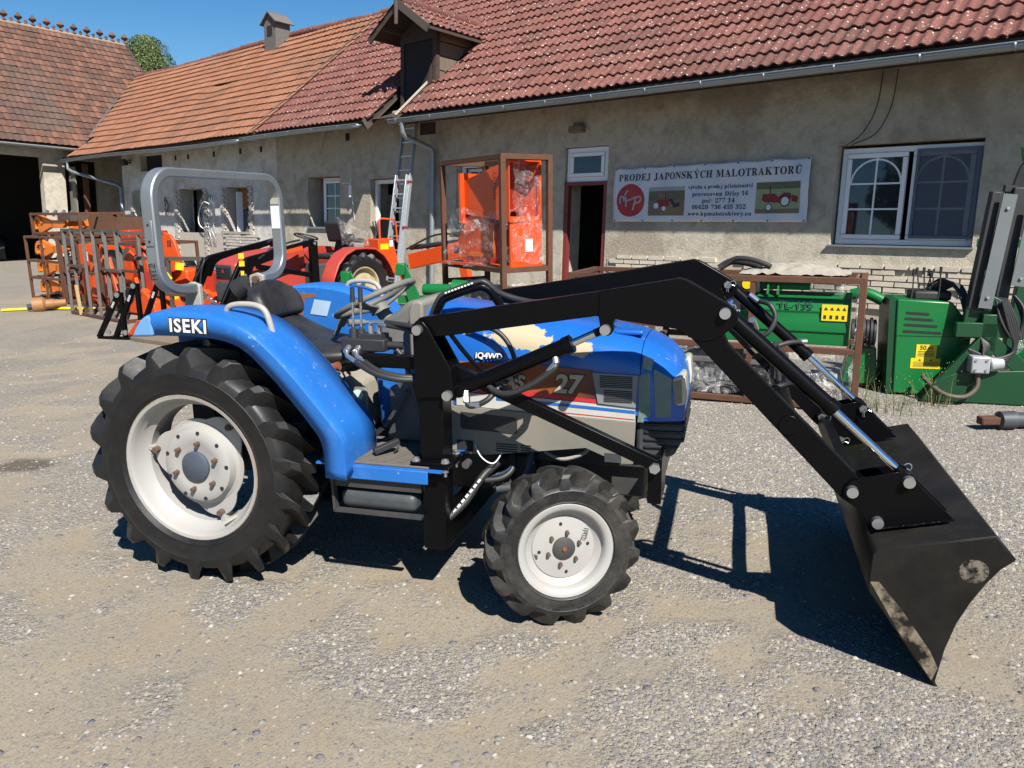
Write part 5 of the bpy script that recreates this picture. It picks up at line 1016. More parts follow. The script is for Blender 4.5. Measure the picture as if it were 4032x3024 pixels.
# ---------------------------------------------------------------- banner on the wall
def banner():
    s0,s1,t0,t1=-7.43,-4.235,1.395,2.255
    def wv(s,t): return -.042+.011*math.sin(s*4.1+t*2)+.009*math.sin(s*9.3-t*6)+.007*math.sin(s*2.2+t*7)+.006*math.sin(s*14+t*11)
    def edge(s,t):
        f=(s-s0)/(s1-s0); g=(t-t0)/(t1-t0)
        return t+(.018*math.sin(f*18.8)**2*-1 if g>.99 else 0)+g*(-.012+.03*f)+.0
    r=root('banner',BM@Matrix.Translation((-5.83,-.035,t0)),'white advertising banner with black lettering, red round emblem and two printed photographs','banner')
    inv=Matrix.Translation((-5.83,-.035,t0)).inverted()
    def put(o): o.parent=r; o.matrix_parent_inverse=inv; return o
    N,K=90,24; m=MB(); P=[[(s0+(s1-s0)*i/N+(.03*math.cos(PI*(j/K-.5))*-1 if i==0 else 0),wv(s0+(s1-s0)*i/N,t0+(t1-t0)*j/K),edge(s0+(s1-s0)*i/N,t0+(t1-t0)*j/K)) for j in range(K+1)] for i in range(N+1)]; m.grid(P)
    put(m.obj('cloth',paint('banner_vinyl',srgb(196,200,208),.45,.03,2),None,smooth=60,solid=.002))
    def lay(me,name,mat,off=.004):
        bm=bmesh.new(); bm.from_mesh(me); bmesh.ops.triangulate(bm,faces=bm.faces)
        for _ in range(4):
            E=[e for e in bm.edges if e.calc_length()>.05]
            if not E: break
            bmesh.ops.subdivide_edges(bm,edges=E,cuts=1); bmesh.ops.triangulate(bm,faces=bm.faces)
        bm.to_mesh(me); bm.free()
        for v in me.vertices: v.co.y=wv(v.co.x,v.co.z)-off; v.co.z=edge(v.co.x,v.co.z)
        put(link(name,me,mat))
    ink=paint('banner_ink',(.02,.021,.026),.5,.05)
    def ch(c):   # serif-bold code points
        if 'A'<=c<='Z': return chr(0x1D400+ord(c)-65)
        if 'a'<=c<='z': return chr(0x1D41A+ord(c)-97)
        if '0'<=c<='9': return chr(0x1D7CE+ord(c)-48)
        return c
    ACC={'Ý':('Y','a'),'Ů':('U','o'),'ý':('y','a'),'ř':('r','c'),'í':('i','a'),'š':('s','c'),'č':('c','c')}
    cache={}
    def glyph(c):
        if c not in cache:
            cu=bpy.data.curves.new('t','FONT'); cu.body=ch(c); cu.size=1; cu.resolution_u=2; cu.offset=.006; ob=bpy.data.objects.new('t',cu); COL.objects.link(ob); me=bpy.data.meshes.new_from_object(ob.evaluated_get(bpy.context.evaluated_depsgraph_get())); bpy.data.objects.remove(ob)
            V=[(v.co.x,v.co.y) for v in me.vertices]; F=[tuple(p.vertices) for p in me.polygons]; cache[c]=(V,F)
        return cache[c]
    def line(txt,a,b,base,h,sl=0):
        V=[];F=[]; x=0; 
        for c in txt:
            if c==' ': x+=.34; continue
            b_,ac=ACC.get(c,(c,None)); v,f=glyph(b_)
            if not v: x+=.3; continue
            x0=min(p[0] for p in v); x1=max(p[0] for p in v); y1=max(p[1] for p in v); k=len(V)
            V+=[(p[0]-x0+x,p[1]) for p in v]; F+=[tuple(i+k for i in q) for q in f]; cx=x+(x1-x0)/2
            def quad(q): kk=len(V); V.extend(q); F.append(tuple(range(kk,kk+len(q))))
            yb=(y1+.05) if b_!='i' else y1-.06
            if ac=='a': quad([(cx-.05,yb),(cx+.03,yb),(cx+.15,yb+.17),(cx+.03,yb+.17)])
            if ac=='c': quad([(cx-.14,yb+.15),(cx-.02,yb),(cx+.02,yb),(cx+.02,yb+.06),(cx-.06,yb+.15)]); quad([(cx-.02,yb),(cx+.02,yb),(cx+.14,yb+.15),(cx+.06,yb+.15)])
            if ac=='o':
                for i in range(10):
                    a0,a1=2*PI*i/10,2*PI*(i+1)/10; quad([(cx+.08*math.cos(a0),yb+.03+.08*math.sin(a0)),(cx+.08*math.cos(a1),yb+.03+.08*math.sin(a1)),(cx+.125*math.cos(a1),yb+.03+.125*math.sin(a1)),(cx+.125*math.cos(a0),yb+.03+.125*math.sin(a0))])
            x+=(x1-x0)+.085
        W=x-.085; sx=(b-a)/W; me=bpy.data.meshes.new('lettering'); me.from_pydata([(a+p[0]*sx,0,base+p[1]*h/.69+sl*(p[0]/W)) for p in V],[],F); lay(me,'lettering',ink)
    line('PRODEJ JAPONSKÝCH MALOTRAKTORŮ',-7.36,-4.345,2.045,.105,.0)
    line('výroba a prodej příslušenství',-6.09,-5.06,1.885,.055); line('provozovna Dřísy 14',-6.01,-5.12,1.775,.062); line('psč: 277 14',-5.83,-5.32,1.678,.062); line('00420 736 455 352',-6.0,-5.14,1.582,.062); line('www.kpmalotraktory.eu',-6.07,-5.05,1.487,.058)
    def poly(name,pts,mat,off): 
        me=bpy.data.meshes.new(name); me.from_pydata([(a,0,b) for a,b in pts],[],[tuple(range(len(pts)))]); lay(me,name,mat,off)
    red=paint('banner_red',srgb(158,40,44),.5,.04); wht=paint('banner_white',srgb(200,204,210),.5,.03)
    poly('emblem',[(-7.125+.262*math.cos(2*PI*i/40),1.735+.262*math.sin(2*PI*i/40)) for i in range(40)],red,.003)
    for pts in([(-7.30,1.68),(-7.31,1.78),(-7.26,1.80),(-7.23,1.72),(-7.22,1.83),(-7.18,1.89),(-7.17,1.88)],[(-7.19,1.63),(-7.20,1.75),(-7.19,1.78)],[(-7.20,1.72),(-7.12,1.75),(-7.02,1.78),(-6.94,1.79),(-6.93,1.74),(-6.98,1.70),(-7.06,1.685)],[(-7.07,1.58),(-7.05,1.68),(-7.02,1.78)]):
        m=MB(); P=crom([Vector((a,0,b)) for a,b in pts],4)
        for i,(p,q) in enumerate(zip(P,P[1:])): m.beam(p,q,.001,.028) if False else m.beam(p,q,.0004,.03,(0,0,1)) if abs((q-p).z)<(q-p).length*.7 else m.beam(p,q,.03,.0004,(0,1,0))
        me=m.mesh('emblem_stroke'); lay(me,'emblem_stroke',wht,.0065)
    # the two printed photographs: small tractors on a field
    sky_=paint('print_sky',srgb(150,152,150),.5,.1,9); fld=paint('print_field',srgb(112,98,78),.5,.2,20); tre=paint('print_trees',srgb(88,90,70),.5,.4,16); grs=paint('print_grass',srgb(134,146,108),.5,.2,14); pr=paint('print_red',srgb(120,28,38),.5,.2,20); pb=paint('print_black',(.02,.02,.02),.5); 
    def quadp(name,a,b,c,d,mat,off): poly(name,[(a,c),(b,c),(b,d),(a,d)],mat,off)
    quadp('print',-6.79,-6.145,1.49,1.93,fld,.003); quadp('print',-6.79,-6.145,1.73,1.93,tre,.0036); quadp('print',-6.79,-6.145,1.87,1.93,sky_,.0042); quadp('print',-6.62,-6.45,1.77,1.84,paint('print_roof',srgb(120,92,78),.5),.0048)
    for cx,cz,R in((-6.645,1.645,.045),(-6.505,1.60,.035)): poly('print',[(cx+R*math.cos(i*PI/8),cz+R*math.sin(i*PI/8)) for i in range(16)],wht,.006)
    poly('print',[(-6.66,1.71),(-6.60,1.74),(-6.42,1.73),(-6.40,1.64),(-6.60,1.62),(-6.66,1.66)],pr,.0054); poly('print',[(-6.48,1.73),(-6.46,1.73),(-6.46,1.83),(-6.48,1.83)],pb,.0054); poly('print',[(-6.44,1.73),(-6.36,1.75),(-6.30,1.67),(-6.24,1.70),(-6.22,1.63),(-6.33,1.61),(-6.37,1.69)],pb,.0054)
    quadp('print',-5.0,-4.345,1.515,1.945,grs,.003); quadp('print',-5.0,-4.345,1.85,1.945,tre,.0036); quadp('print',-5.0,-4.345,1.515,1.58,fld,.0036)
    for cx,cz,R in((-4.555,1.68,.058),(-4.80,1.60,.04)):
        poly('print',[(cx+R*1.3*math.cos(i*PI/8),cz+R*1.3*math.sin(i*PI/8)) for i in range(16)],pb,.0056); poly('print',[(cx+R*math.cos(i*PI/8),cz+R*math.sin(i*PI/8)) for i in range(16)],wht,.0064)
    poly('print',[(-4.90,1.78),(-4.72,1.79),(-4.66,1.74),(-4.58,1.80),(-4.48,1.79),(-4.46,1.72),(-4.62,1.66),(-4.86,1.67),(-4.91,1.70)],pr,.005); poly('print',[(-4.80,1.78),(-4.78,1.78),(-4.78,1.88),(-4.80,1.88)],pb,.0056); poly('print',[(-4.46,1.77),(-4.37,1.74),(-4.38,1.66),(-4.46,1.68)],pr,.005)
    for k in range(7):
        for tt in(t1-.02,t0+.02):
            s=s0+.03+(s1-s0-.06)*k/6; m=MB(); m.cyl((s,wv(s,tt)-.002,edge(s,tt)),(s,wv(s,tt)-.008,edge(s,tt)),.012,None,10); put(m.obj('grommet',M_black,None))
banner()
# ---------------------------------------------------------------- ladder
def ladder():
    r=root('ladder',BM@Matrix.Translation((-12.0,-.95,0)),'aluminium extension ladder leaning against the wall below the dormer','ladder'); inv=Matrix.Translation((-12.0,-.95,0)).inverted()
    al=paint('aluminium',srgb(176,180,184),.35,.08,9,metal=.6)
    a,b=Vector((-11.98,-.95,.02)),Vector((-12.23,-.22,3.42))
    def P(f,sx,o=0): q=a.lerp(b,f); return Vector((q.x+sx*(.21-.03*f),q.y-o,q.z))
    for sx in(-1,1):
        m=MB(); m.beam(P(0,sx),P(1,sx),.028,.075,(0,-1,0)); o=m.obj('stile',al,None,bevel=.003); o.parent=r; o.matrix_parent_inverse=inv
        m=MB(); m.beam(P(0,sx*.84,.07),P(.66,sx*.84,.07),.026,.07,(0,-1,0)); o=m.obj('stile',al,None,bevel=.003); o.parent=r; o.matrix_parent_inverse=inv
    for k in range(12):
        f=.05+k*.08; m=MB(); m.beam(P(f,-1),P(f,1),.03,.03); o=m.obj('rung',al,None,bevel=.004); o.parent=r; o.matrix_parent_inverse=inv
        if k<8: m=MB(); m.beam(P(f+.02,-.84,.07),P(f+.02,.84,.07),.03,.03); o=m.obj('rung',al,None,bevel=.004); o.parent=r; o.matrix_parent_inverse=inv
    for f in(.36,.62):
        for sx in(-1,1): m=MB(); m.box(P(f,sx,.02),(.035,.1,.05)); o=m.obj('red_catch',paint('catch_red',srgb(120,30,40),.5),None); o.parent=r; o.matrix_parent_inverse=inv
ladder()
# ---------------------------------------------------------------- machines behind
M_org=paint('orange_paint',srgb(202,72,20),.42,.08,5,dirt=.15,dcol=srgb(150,70,40)); M_org2=paint('amber_orange',srgb(206,110,30),.45,.08,5); M_grn=paint('green_paint',srgb(12,98,46),.38,.1,5); M_shgrn=paint('shaded_green_paint',srgb(10,58,30),.45,.12,5); M_red=paint('faded_red_paint',srgb(164,60,50),.42,.12,4,dirt=.25,dcol=srgb(150,90,70)); M_yel=paint('yellow_sticker',srgb(208,186,20),.5,.05)  # the darker green is a shaded copy, shade put into the colour
M_crem=paint('cream_wheel',srgb(178,166,128),.6,.1,7,dirt=.5,dcol=srgb(110,74,44)); M_gsteel=paint('grey_steel',srgb(72,70,66),.6,.2,9,dirt=.5,dcol=srgb(74,58,46)); M_blkp=M_black; M_rusto=paint('orange_rust',srgb(84,54,36),.88,.4,11,bump=.4); M_rustd=paint('dark_rust',srgb(80,50,36),.88,.35,11,bump=.4)
def film(name,alpha=.3,c=(.72,.72,.72)):
    t=NT(name); t.b.inputs['Base Color'].default_value=(*c,1); t.b.inputs['Roughness'].default_value=.1; t.b.inputs['Specular IOR Level'].default_value=.7; P=t.P(obj=True); k=t.ramp(t.noise(7,5,.6,P,2.2),.48,.72); t.l(t.math('ADD',t.math('MULTIPLY',k,.42 if alpha>.5 else .3),alpha*.3),t.b.inputs['Alpha']); t.l(t.bump(t.noise(6,4,.55,P,2.0),1.0,.12),t.b.inputs['Normal']); return t.m
M_film=film('clear_film',.25); M_film2=film('cloudy_film',.7)
def sheet(name,corners,mat,par,n=14,amp=.03,seed=0,sub=0):
    a,b,c,d=[Vector(q) for q in corners]; nr=(b-a).cross(d-a).normalized(); P=[]
    for i in range(n+1):
        row=[]
        for j in range(n+1):
            u,v=i/n,j/n; p=(a*(1-u)+b*u)*(1-v)+(d*(1-u)+c*u)*v; k=mnoise.noise(p*7+Vector((seed,0,0)))*amp+mnoise.noise(p*19+Vector((0,seed,0)))*amp*.5; e=(mnoise.noise(p*5+Vector((seed,seed,3)))*amp) if i in(0,n) or j in(0,n) else 0; row.append(p+nr*k+Vector((e,e*.5,e)))
        P.append(row)
    m=MB(); m.grid(P); return m.obj(name,mat,par,smooth=70)
def crate(name,M,L,D,H,label,levels=(0,1),mat=M_rusto,w=.05,group=None,cat='crate',mids=0,legs=.0):
    r=root(name,M,label,cat,group)
    for x in(0,L):
        for y in(0,D): MB().beam((x,y,0),(x,y,H),w,w,(1,0,0)).obj('post',mat,r,bevel=.003,seg=1)
    for k in range(mids):
        x=L*(k+1)/(mids+1)
        for y in(0,D): MB().beam((x,y,levels[0]*H),(x,y,levels[-1]*H),w*.8,w*.8,(1,0,0)).obj('post',mat,r)
    for f in levels:
        z=max(w/2+legs,min(H-w/2,f*H))
        for y in(0,D): MB().beam((w*.5,y,z),(L-w*.5,y,z),w*.98,w*.98).obj('rail',mat,r,bevel=.003,seg=1)
        for x in(0,L): MB().beam((x,w*.5,z),(x,D-w*.5,z),w*.97,w*.97).obj('rail',mat,r,bevel=.003,seg=1)
    return r
# green mower crate on the right
GM=frame(1.22,6.73,-24.6)
gc=crate('rusty_crate',GM,1.65,.52,1.08,'rusty steel transport crate holding the green mower and plastic-wrapped parts',(.04,.46,1),mids=1)
gm=root('flail_mower',GM@Matrix.Translation((.3,.06,.53)),'bright green flail mower lying in the top of the rusty crate','mower')
m=MB(); m.prism([(0,.0),(.0,.10),(-.012,.105),(-.012,.13),(.01,.25),(.0,.27),(.03,.36),(.30,.40),(.40,.3),(.40,0)],0,1.27,'x'); b=m.obj('body',M_grn,gm,bevel=.006)
text('lettering','TL-135',.085,M_ink,gm,facing((.86,-.006,.315),(1,0,0),(0,.1,1)),.001,bold=.001,space=1.1)
m=MB(); m.add([(.30+.19*math.cos(i*PI/12),-.008,.295+.06*math.sin(i*PI/12)) for i in range(24)],[tuple(range(24))]); m.obj('emblem_plate',M_ink,gm,solid=.001); text('emblem_lettering','AGM',.08,paint('emblem_blue',srgb(70,110,170),.5),gm,facing((.28,-.0095,.305),(1,0,0),(0,0,1)),.0006,bold=.003); text('emblem_lettering','Agricultural machinery',.024,M_print,gm,facing((.32,-.0095,.255),(1,0,0),(0,0,1)),.0006)
MB().ab((1.06,-.012,.20),(1.25,-.008,.33)).obj('warning_sticker',M_yel,gm)
for k in range(4): MB().prism([(1.075+k*.045,.285),(1.105+k*.045,.285),(1.09+k*.045,.312)],-.0135,-.0125,'y').obj('sticker_symbol',M_ink,gm); MB().ab((1.075+k*.045,-.0135,.215),(1.095+k*.045,-.0125,.245)).obj('sticker_symbol',M_ink,gm)
MB().cyl((.0,.16,.455),(.95,.16,.455),.035,None,16).obj('drive_tube',M_grn,gm,smooth=40); m=MB(); m.ab((.36,.08,.39),(.56,.24,.53)); o=m.obj('gearbox',M_black,gm,bevel=.015); MB().cyl((.46,.08,.465),(.46,.072,.465),.04,None,20).obj('yellow_cap',M_yel,gm)
for x in(.1,.24,.62,.7): MB().prism([(.05,.36),(.25,.38),(.2,.5),(.12,.5)],x,x+.015,'x').obj('bracket',M_grn,gm)
m=MB(); m.cyl((.95,.2,.46),(1.2,.2,.46),.06,.075,14); o=m.obj('wrapped_shaft',M_film2,gm,smooth=40)
lw=root('wrapped_rotor',GM@Matrix.Translation((.1,.06,.06)),'grey rotor wrapped in clear plastic film in the bottom of the rusty crate','machine part')
m=MB(); m.cyl((.0,.25,.2),(1.0,.25,.2),.17,None,20); m.obj('rotor',paint('dark_rotor',srgb(78,76,70),.7,.3,8),lw,smooth=40)
for k in range(3): sheet('wrap',[(0+.5*k,-.02,.02),(.52+.5*k,-.02,.02),(.52+.5*k,.05,.4),(0+.5*k,.05,.4)],M_film2 if k!=1 else M_film,lw,12,.05,k)
wf_=root('stretch_film',GM@Matrix.Translation((1.62,.1,.02)),'torn clear stretch film hanging down the end of the rusty crate','film')
for k,z in enumerate((.0,.55)): sheet('film_sheet',[(.0,-.08,z),(.02,.42,z),(-.02,.40,z+.5),(.0,-.06,z+.52)],M_film,wf_,14,.05,k+5)
tb=root('tarpaulin',GM@Matrix.Translation((.6,.1,1.08)),'crumpled pale tarpaulin with dark straps lying on top of the rusty crate','tarpaulin')
P=[]
for i in range(49):
    row=[]
    for j in range(23):
        x=i/48*.85+.1; y=j/22*.38; h=.065*math.sin(PI*i/48)**.6*math.sin(PI*j/22)**.5; row.append((x,y,h*(1+.7*mnoise.noise((x*6,y*14,1)))+.03*abs(mnoise.noise((x*9,y*18,2)))+.012*mnoise.noise((x*30,y*30,2))))
    P.append(row)
m=MB(); m.grid(P); m.obj('cloth',paint('beige_cloth',srgb(142,136,124),.85,.2,6),tb,smooth=60); m=MB(); m.tube([(-.05,.1,.05),(.05,.1,.12),(.2,.08,.11),(.34,.06,.06)],.022,8,smooth=5); m.obj('strap',M_black,tb,smooth=60); m=MB(); m.tube([(-.1,.18,.03),(.0,.2,.09),(.14,.18,.08),(.25,.15,.05)],.03,8,smooth=5); m.obj('strap',M_black,tb,smooth=60)
# second low crate behind, along the wall
c2=crate('rusty_crate',frame(.62,8.15,-24.6),1.9,.8,.98,'low empty-topped rusty crate standing behind the green mower crate',(.05,.5,1),mat=M_rustd)
MB().ab((.05,.05,.50),(1.85,.75,.54)).obj('deck',M_iron,c2)
# ---------------------------------------------------------------- tall crate with orange hoppers
OM=frame(-.075,8.0,31)
oc=crate('rusty_crate',OM,.56,1.33,2.16,'tall two-tier rusty crate beside the doorway holding orange hoppers',(.0,.47,1),mat=M_rusto,w=.055)
for y in(0,1.33): MB().beam((0,y,.82),(.56,y,.82),.05,.05).obj('rail',M_rusto,oc)
h1=root('orange_hopper',OM@Matrix.Translation((.10,.03,1.50))@Matrix.Rotation(rad(12),4,'Z'),'upper orange sheet-steel hopper hanging in the tall rusty crate','hopper')
m=MB(); A_=[(0,0,0),(.44,0,-.02),(.44,0,.6),(0,0,.6)]; B_=[(.06,.78,.08),(.38,.78,.08),(.38,.78,.42),(.06,.78,.42)]; m.add(A_+B_,[(0,4,5,1),(1,5,6,2),(2,6,7,3),(3,7,4,0)]); m.obj('chute',M_org,h1,solid=.012,off=0)
MB().ab((.0,.77,-.02),(.44,.80,.50)).obj('flange',M_org,h1); MB().ab((.42,-.01,-.03),(.445,.03,.61)).obj('lip',M_org,h1); MB().ab((0,-.01,-.01),(.44,.01,.05)).obj('lip',M_org,h1); MB().add([(.02,.25,.1),(.42,.25,.1),(.42,.1,.58),(.02,.1,.58)],[(0,1,2,3)]).obj('flap',paint('deep_orange_flap',srgb(150,44,14),.5,.1),h1,solid=.01)
text('lettering','CAUTION',.06,M_ink,h1,facing((-.007,.22,.36),(0,0,-1),(0,-1,0)),.0006)
sheet('film',[(.05,-.03,.0),(.40,-.03,.02),(.42,-.02,.58),(.04,-.02,.6)],M_film,h1,16,.05,2)
h2=root('orange_chipper',OM@Matrix.Translation((.09,.03,1.03))@Matrix.Rotation(rad(10),4,'Z'),'orange chipper housing wrapped in clear film, below the hopper in the tall crate','machine')
m=MB(); m.ab((.02,0,.02),(.46,.03,.46)); m.obj('front_panel',M_org,h2,bevel=.006); MB().ab((.22,-.006,.16),(.32,-.002,.29)).obj('paper_label',M_print,h2)
m=MB(); m.cyl((.05,.62,.24),(.42,.62,.24),.30,None,32); m.obj('drum_housing',M_org,h2,smooth=35)
m=MB(); m.ab((.03,.30,.10),(.05,.33,.46)); m.ab((.03,.30,.10),(.05,.72,.14)); m.obj('drum_rib',M_org2,h2)
MB().ab((.0,-.02,.0),(.46,1.2,.025)).obj('skid',M_org,h2)
sheet('film',[(.02,-.03,.05),(.46,-.03,.05),(.46,-.02,.5),(.02,-.02,.5)],M_film,h2,16,.05,12); sheet('film',[(-.03,1.05,.0),(-.03,.0,.02),(-.03,.02,.55),(-.03,.95,.6)],M_film,h2,18,.07,14); sheet('film',[(.0,.9,.35),(.05,.1,.45),(.2,.1,.62),(.15,.9,.6)],M_film2,h2,14,.08,16)
h3=root('wrapped_machine',OM@Matrix.Translation((.06,.05,.28)),'red and orange machine under cloudy plastic in the lowest tier of the tall crate','machine')
m=MB(); m.ab((.05,.1,0),(.42,.9,.5)); m.obj('body',paint('dull_red',srgb(120,30,24),.5,.1),h3,bevel=.02); m=MB(); m.ab((.3,.0,.1),(.36,.05,.55)); m.obj('bracket',M_org,h3)
sheet('film',[(.0,-.05,.1),(.48,-.04,.1),(.46,.0,.58),(.02,.02,.6)],M_film2,h3,16,.08,21); sheet('film',[(-.03,1.1,.0),(-.03,.0,.02),(-.02,.05,.6),(-.02,1.0,.58)],M_film2,h3,16,.06,23)
# ---------------------------------------------------------------- green implement between the blue tractor and the wall
gi=root('green_implement',frame(-1.75,8.35,-8),'green three-point implement with upright lift arms behind the blue tractor','implement')
m=MB(); m.prism([(0,.12),(0,.40),(.12,.52),(.5,.52),(.6,.3),(.6,.12)],0,1.3,'x'); m.obj('deck',M_grn,gi,bevel=.015)
for x,z in((.02,.98),(.62,1.06)): 
    m=MB(); m.prism([(x-.04,z),(x+.05,z+.0),(x+.30,.45),(x+.12,.45)],-.02,.0,'y'); m.obj('lift_arm',M_grn,gi,bevel=.004); MB().ab((x-.06,-.06,z-.1),(x+.04,.04,z+.02)).obj('arm_head',M_grn,gi,bevel=.01)
m=MB(); m.cyl((.82,.1,.80),(1.15,.05,.80),.06,None,18); m.cyl((1.15,.05,.80),(1.3,.04,.80),.11,.1,20); m.obj('motor',M_grn,gi,smooth=40); MB().beam((.55,.05,.7),(1.2,.05,.7),.05,.08).obj('cross_bar',M_grn,gi)
# ---------------------------------------------------------------- red tractor with its loader
RM=frame(-2.7,12.3,232); RT=root('tractor',RM,'faded red compact tractor with black front loader parked by the house','tractor')
for sg in(-1,1):
    wheel(RT,Matrix.Translation((0,sg*.5,.5)),.51,.46,.26,.28,sg,16,M_rub,'front',.048,M_crem); wheel(RT,Matrix.Translation((1.40,sg*.45,.31)),.31,.28,.17,.16,sg,14,M_rub,'front',.028,M_crem)
    P=[]
    for a in range(9):
        th=rad(18+a*19); x,z=.60*math.cos(th)-.0,.5+.60*math.sin(th); z=min(z,1.07); P.append([(x,sg*.63,z-.02),(x,sg*.62,z),(x,sg*.36,z),(x,sg*.36,.55)])
    P=[[(.66,sg*.63,.42),(.66,sg*.60,.44),(.66,sg*.36,.44),(.66,sg*.36,.42)]]+P; m=MB(); m.grid(P); m.obj('fender',M_red,RT,smooth=30,solid=.015)
m=MB(); m.prism([(.78,.50),(.78,1.12),(.9,1.13),(1.5,1.07),(1.86,.98),(1.95,.93),(1.96,.72),(1.93,.5)],-.24,.24,'y'); hd=m.obj('hood',M_red,RT,bevel=.035,seg=3)
gr=MB().ab((1.955,-.2,.74),(1.972,.2,.92)).obj('grille',M_dgpl,RT,bevel=.01)
for k in range(4): MB().ab((1.972,-.16,.765+k*.035),(1.982,.16,.778+k*.035)).obj('grille_bar',M_black,gr)
for a in(90,210,330): MB().add([(1.985,0,.835),(1.985,.018*math.cos(rad(a-30)),.835+.018*math.sin(rad(a-30))),(1.985,.035*math.cos(rad(a)),.835+.035*math.sin(rad(a))),(1.985,.018*math.cos(rad(a+30)),.835+.018*math.sin(rad(a+30)))],[(0,1,2,3)]).obj('emblem',paint('emblem_red%d'%a,srgb(190,40,50),.3),gr,solid=.003)
m=MB(); m.prism([(1.60,.70),(1.95,.70),(1.99,.62),(1.97,.42),(1.6,.42)],-.22,.22,'y'); m.obj('bumper',M_dgpl,RT,bevel=.02)
MB().ab((-.2,-.2,.35),(1.9,.2,.62)).obj('chassis',M_iron,RT); MB().ab((1.33,-.42,.26),(1.47,.42,.36)).obj('front_axle',M_iron,RT)
m=MB(); m.ab((-.12,-.2,.9),(.28,.2,.98)); m.prism([(-.18,.95),(-.24,1.26),(-.18,1.27),(-.08,.98)],-.19,.19,'y'); m.obj('seat',M_black,RT,bevel=.03,seg=3)
m=MB(); m.tube([Vector((.56,0,1.25))+Vector((.16*math.cos(t_),.18*math.sin(t_),.05*math.cos(t_))) for t_ in[2*PI*i/28 for i in range(28)]],.012,8,True); swr=m.obj('steering_wheel',M_black,RT,smooth=60); MB().cyl((.56,0,1.24),(.72,0,1.0),.02,.03,10).obj('column',M_black,swr); MB().beam((.42,0,1.21),(.70,0,1.285),.03,.012).obj('spoke',M_black,swr)
m=MB(); m.ab((.35,.2,.40),(.85,.55,.44)); m.obj('platform',M_red,RT)
M_stk=paint('engine_grey',srgb(60,62,62),.6,.3,10); MB().ab((.36,.12,.44),(.8,.34,.86)).obj('side_console',M_stk,RT,bevel=.02)
LR=root('front_loader',RM@Matrix.Translation((1.2,0,0)),'black front loader with yellow stickers mounted on the red tractor','loader'); inv=Matrix.Translation((-1.2,0,0))
def rp_(m,n,mt,**k): o=m.obj(n,mt,None,**k); o.parent=LR; o.matrix_parent_inverse=inv; return o
for sg in(-1,1):
    a,b=sorted((sg*.42,sg*.49)); rp_(MB().ab((.74,a,.3),(.86,b,1.20)),'post',M_lblk,bevel=.005)
    rp_(MB().prism([(.78,1.16),(.80,1.23),(1.90,1.03),(2.02,.93),(2.02,.76),(1.90,.74),(1.82,.90)],a,b,'y'),'arm',M_lblk,bevel=.005); rp_(MB().beam((1.97,sg*.455,.85),(2.28,sg*.455,.30),.06,.12),'lower_boom',M_lblk,bevel=.005)
    rp_(MB().cyl((.85,sg*.455,.72),(1.75,sg*.455,.90),.035,None,12),'lift_cylinder',M_lblk,smooth=40); rp_(MB().cyl((1.98,sg*.43,.98),(2.32,sg*.43,.42),.03,None,12),'tilt_cylinder',M_lblk,smooth=40)
    for p in((.80,1.17),(1.97,.8)): rp_(MB().cyl((p[0],sg*.49,p[1]),(p[0],sg*.505,p[1]),.022,None,12),'pin',M_zn)
y=.4915
for x0,x1,z0,z1,ro in((1.80,1.90,.80,.90,.6),(1.62,1.73,.93,1.02,-.15),(.765,.845,1.02,1.09,0),(.765,.845,.92,.99,0),(.78,.83,.66,.86,0)):
    o=MB().box((0,0,0),(x1-x0,.003,z1-z0)).obj('yellow_sticker',M_yel,None); o.parent=LR; o.matrix_parent_inverse=inv; o.matrix_local=Matrix.Translation(((x0+x1)/2,y+.002,(z0+z1)/2))@Matrix.Rotation(ro,4,'Y')
o=MB().box((1.15,y+.002,1.095),(.28,.003,.055),Matrix.Rotation(.17,3,'Y')).obj('orange_sticker',M_org,None); o.parent=LR; o.matrix_parent_inverse=inv
for pts in([(1.75,.50,1.0),(1.5,.46,1.12),(1.2,.46,1.2),(1.0,.42,1.22)],[(1.98,-.46,.95),(2.05,-.40,1.0),(2.12,-.42,.85),(2.15,-.44,.6)],[(1.98,-.48,.92),(2.02,-.36,.98),(2.08,-.38,.8),(2.12,-.4,.5)],[(1.0,-.1,1.18),(1.1,0,1.25),(1.3,.1,1.2)]): rp_(MB().tube(pts,.014,6,smooth=5),'hose',M_hose,smooth=60)
# backhoe on the back of the red tractor
BH=root('backhoe',RM@Matrix.Translation((-.95,0,0)),'orange backhoe attachment with plastic-wrapped seat behind the red tractor','backhoe')
m=MB(); m.prism([(-.20,.72),(.22,.72),(.24,1.17),(-.08,1.17)],-.18,.18,'y'); cs=m.obj('console',M_org,BH,bevel=.01); MB().ab((.02,.181,1.0),(.20,.184,1.09)).obj('yellow_sticker',M_yel,cs); MB().ab((-.08,.181,1.04),(.0,.184,1.14)).obj('white_sticker',M_print,cs)
m=MB(); m.tube([(.18,.16,1.17),(.18,.16,1.46),(.14,.16,1.49),(-.14,.16,1.47),(-.18,.16,1.42),(-.20,.16,1.1)],.016,8); m.obj('guard_rail',M_org,BH,smooth=50)
for x in(.08,.14): m=MB(); m.cyl((x,.0,1.17),(x+.05,.02,1.45),.01,None,8); m.cyl((x,0,1.17),(x,0,1.22),.03,.02,10); m.obj('lever',M_black,BH,smooth=50)
MB().ab((-.25,-.35,.62),(.25,.35,.73)).obj('base',M_org,BH,bevel=.01)
for sg in(-1,1): m=MB(); m.beam((-.1,sg*.3,.7),(-.2,sg*.55,.06),.1,.1); m.ab((-.28,sg*.45,.02),(-.1,sg*.62,.06)); m.obj('stabiliser',M_org,BH)
st=MB(); st.prism([(.50,1.12),(.95,1.15),(1.02,1.45),(.95,1.48),(.85,1.22),(.52,1.19)],-.2,.2,'y'); st=st.obj('seat',M_black,BH,bevel=.04,seg=3)
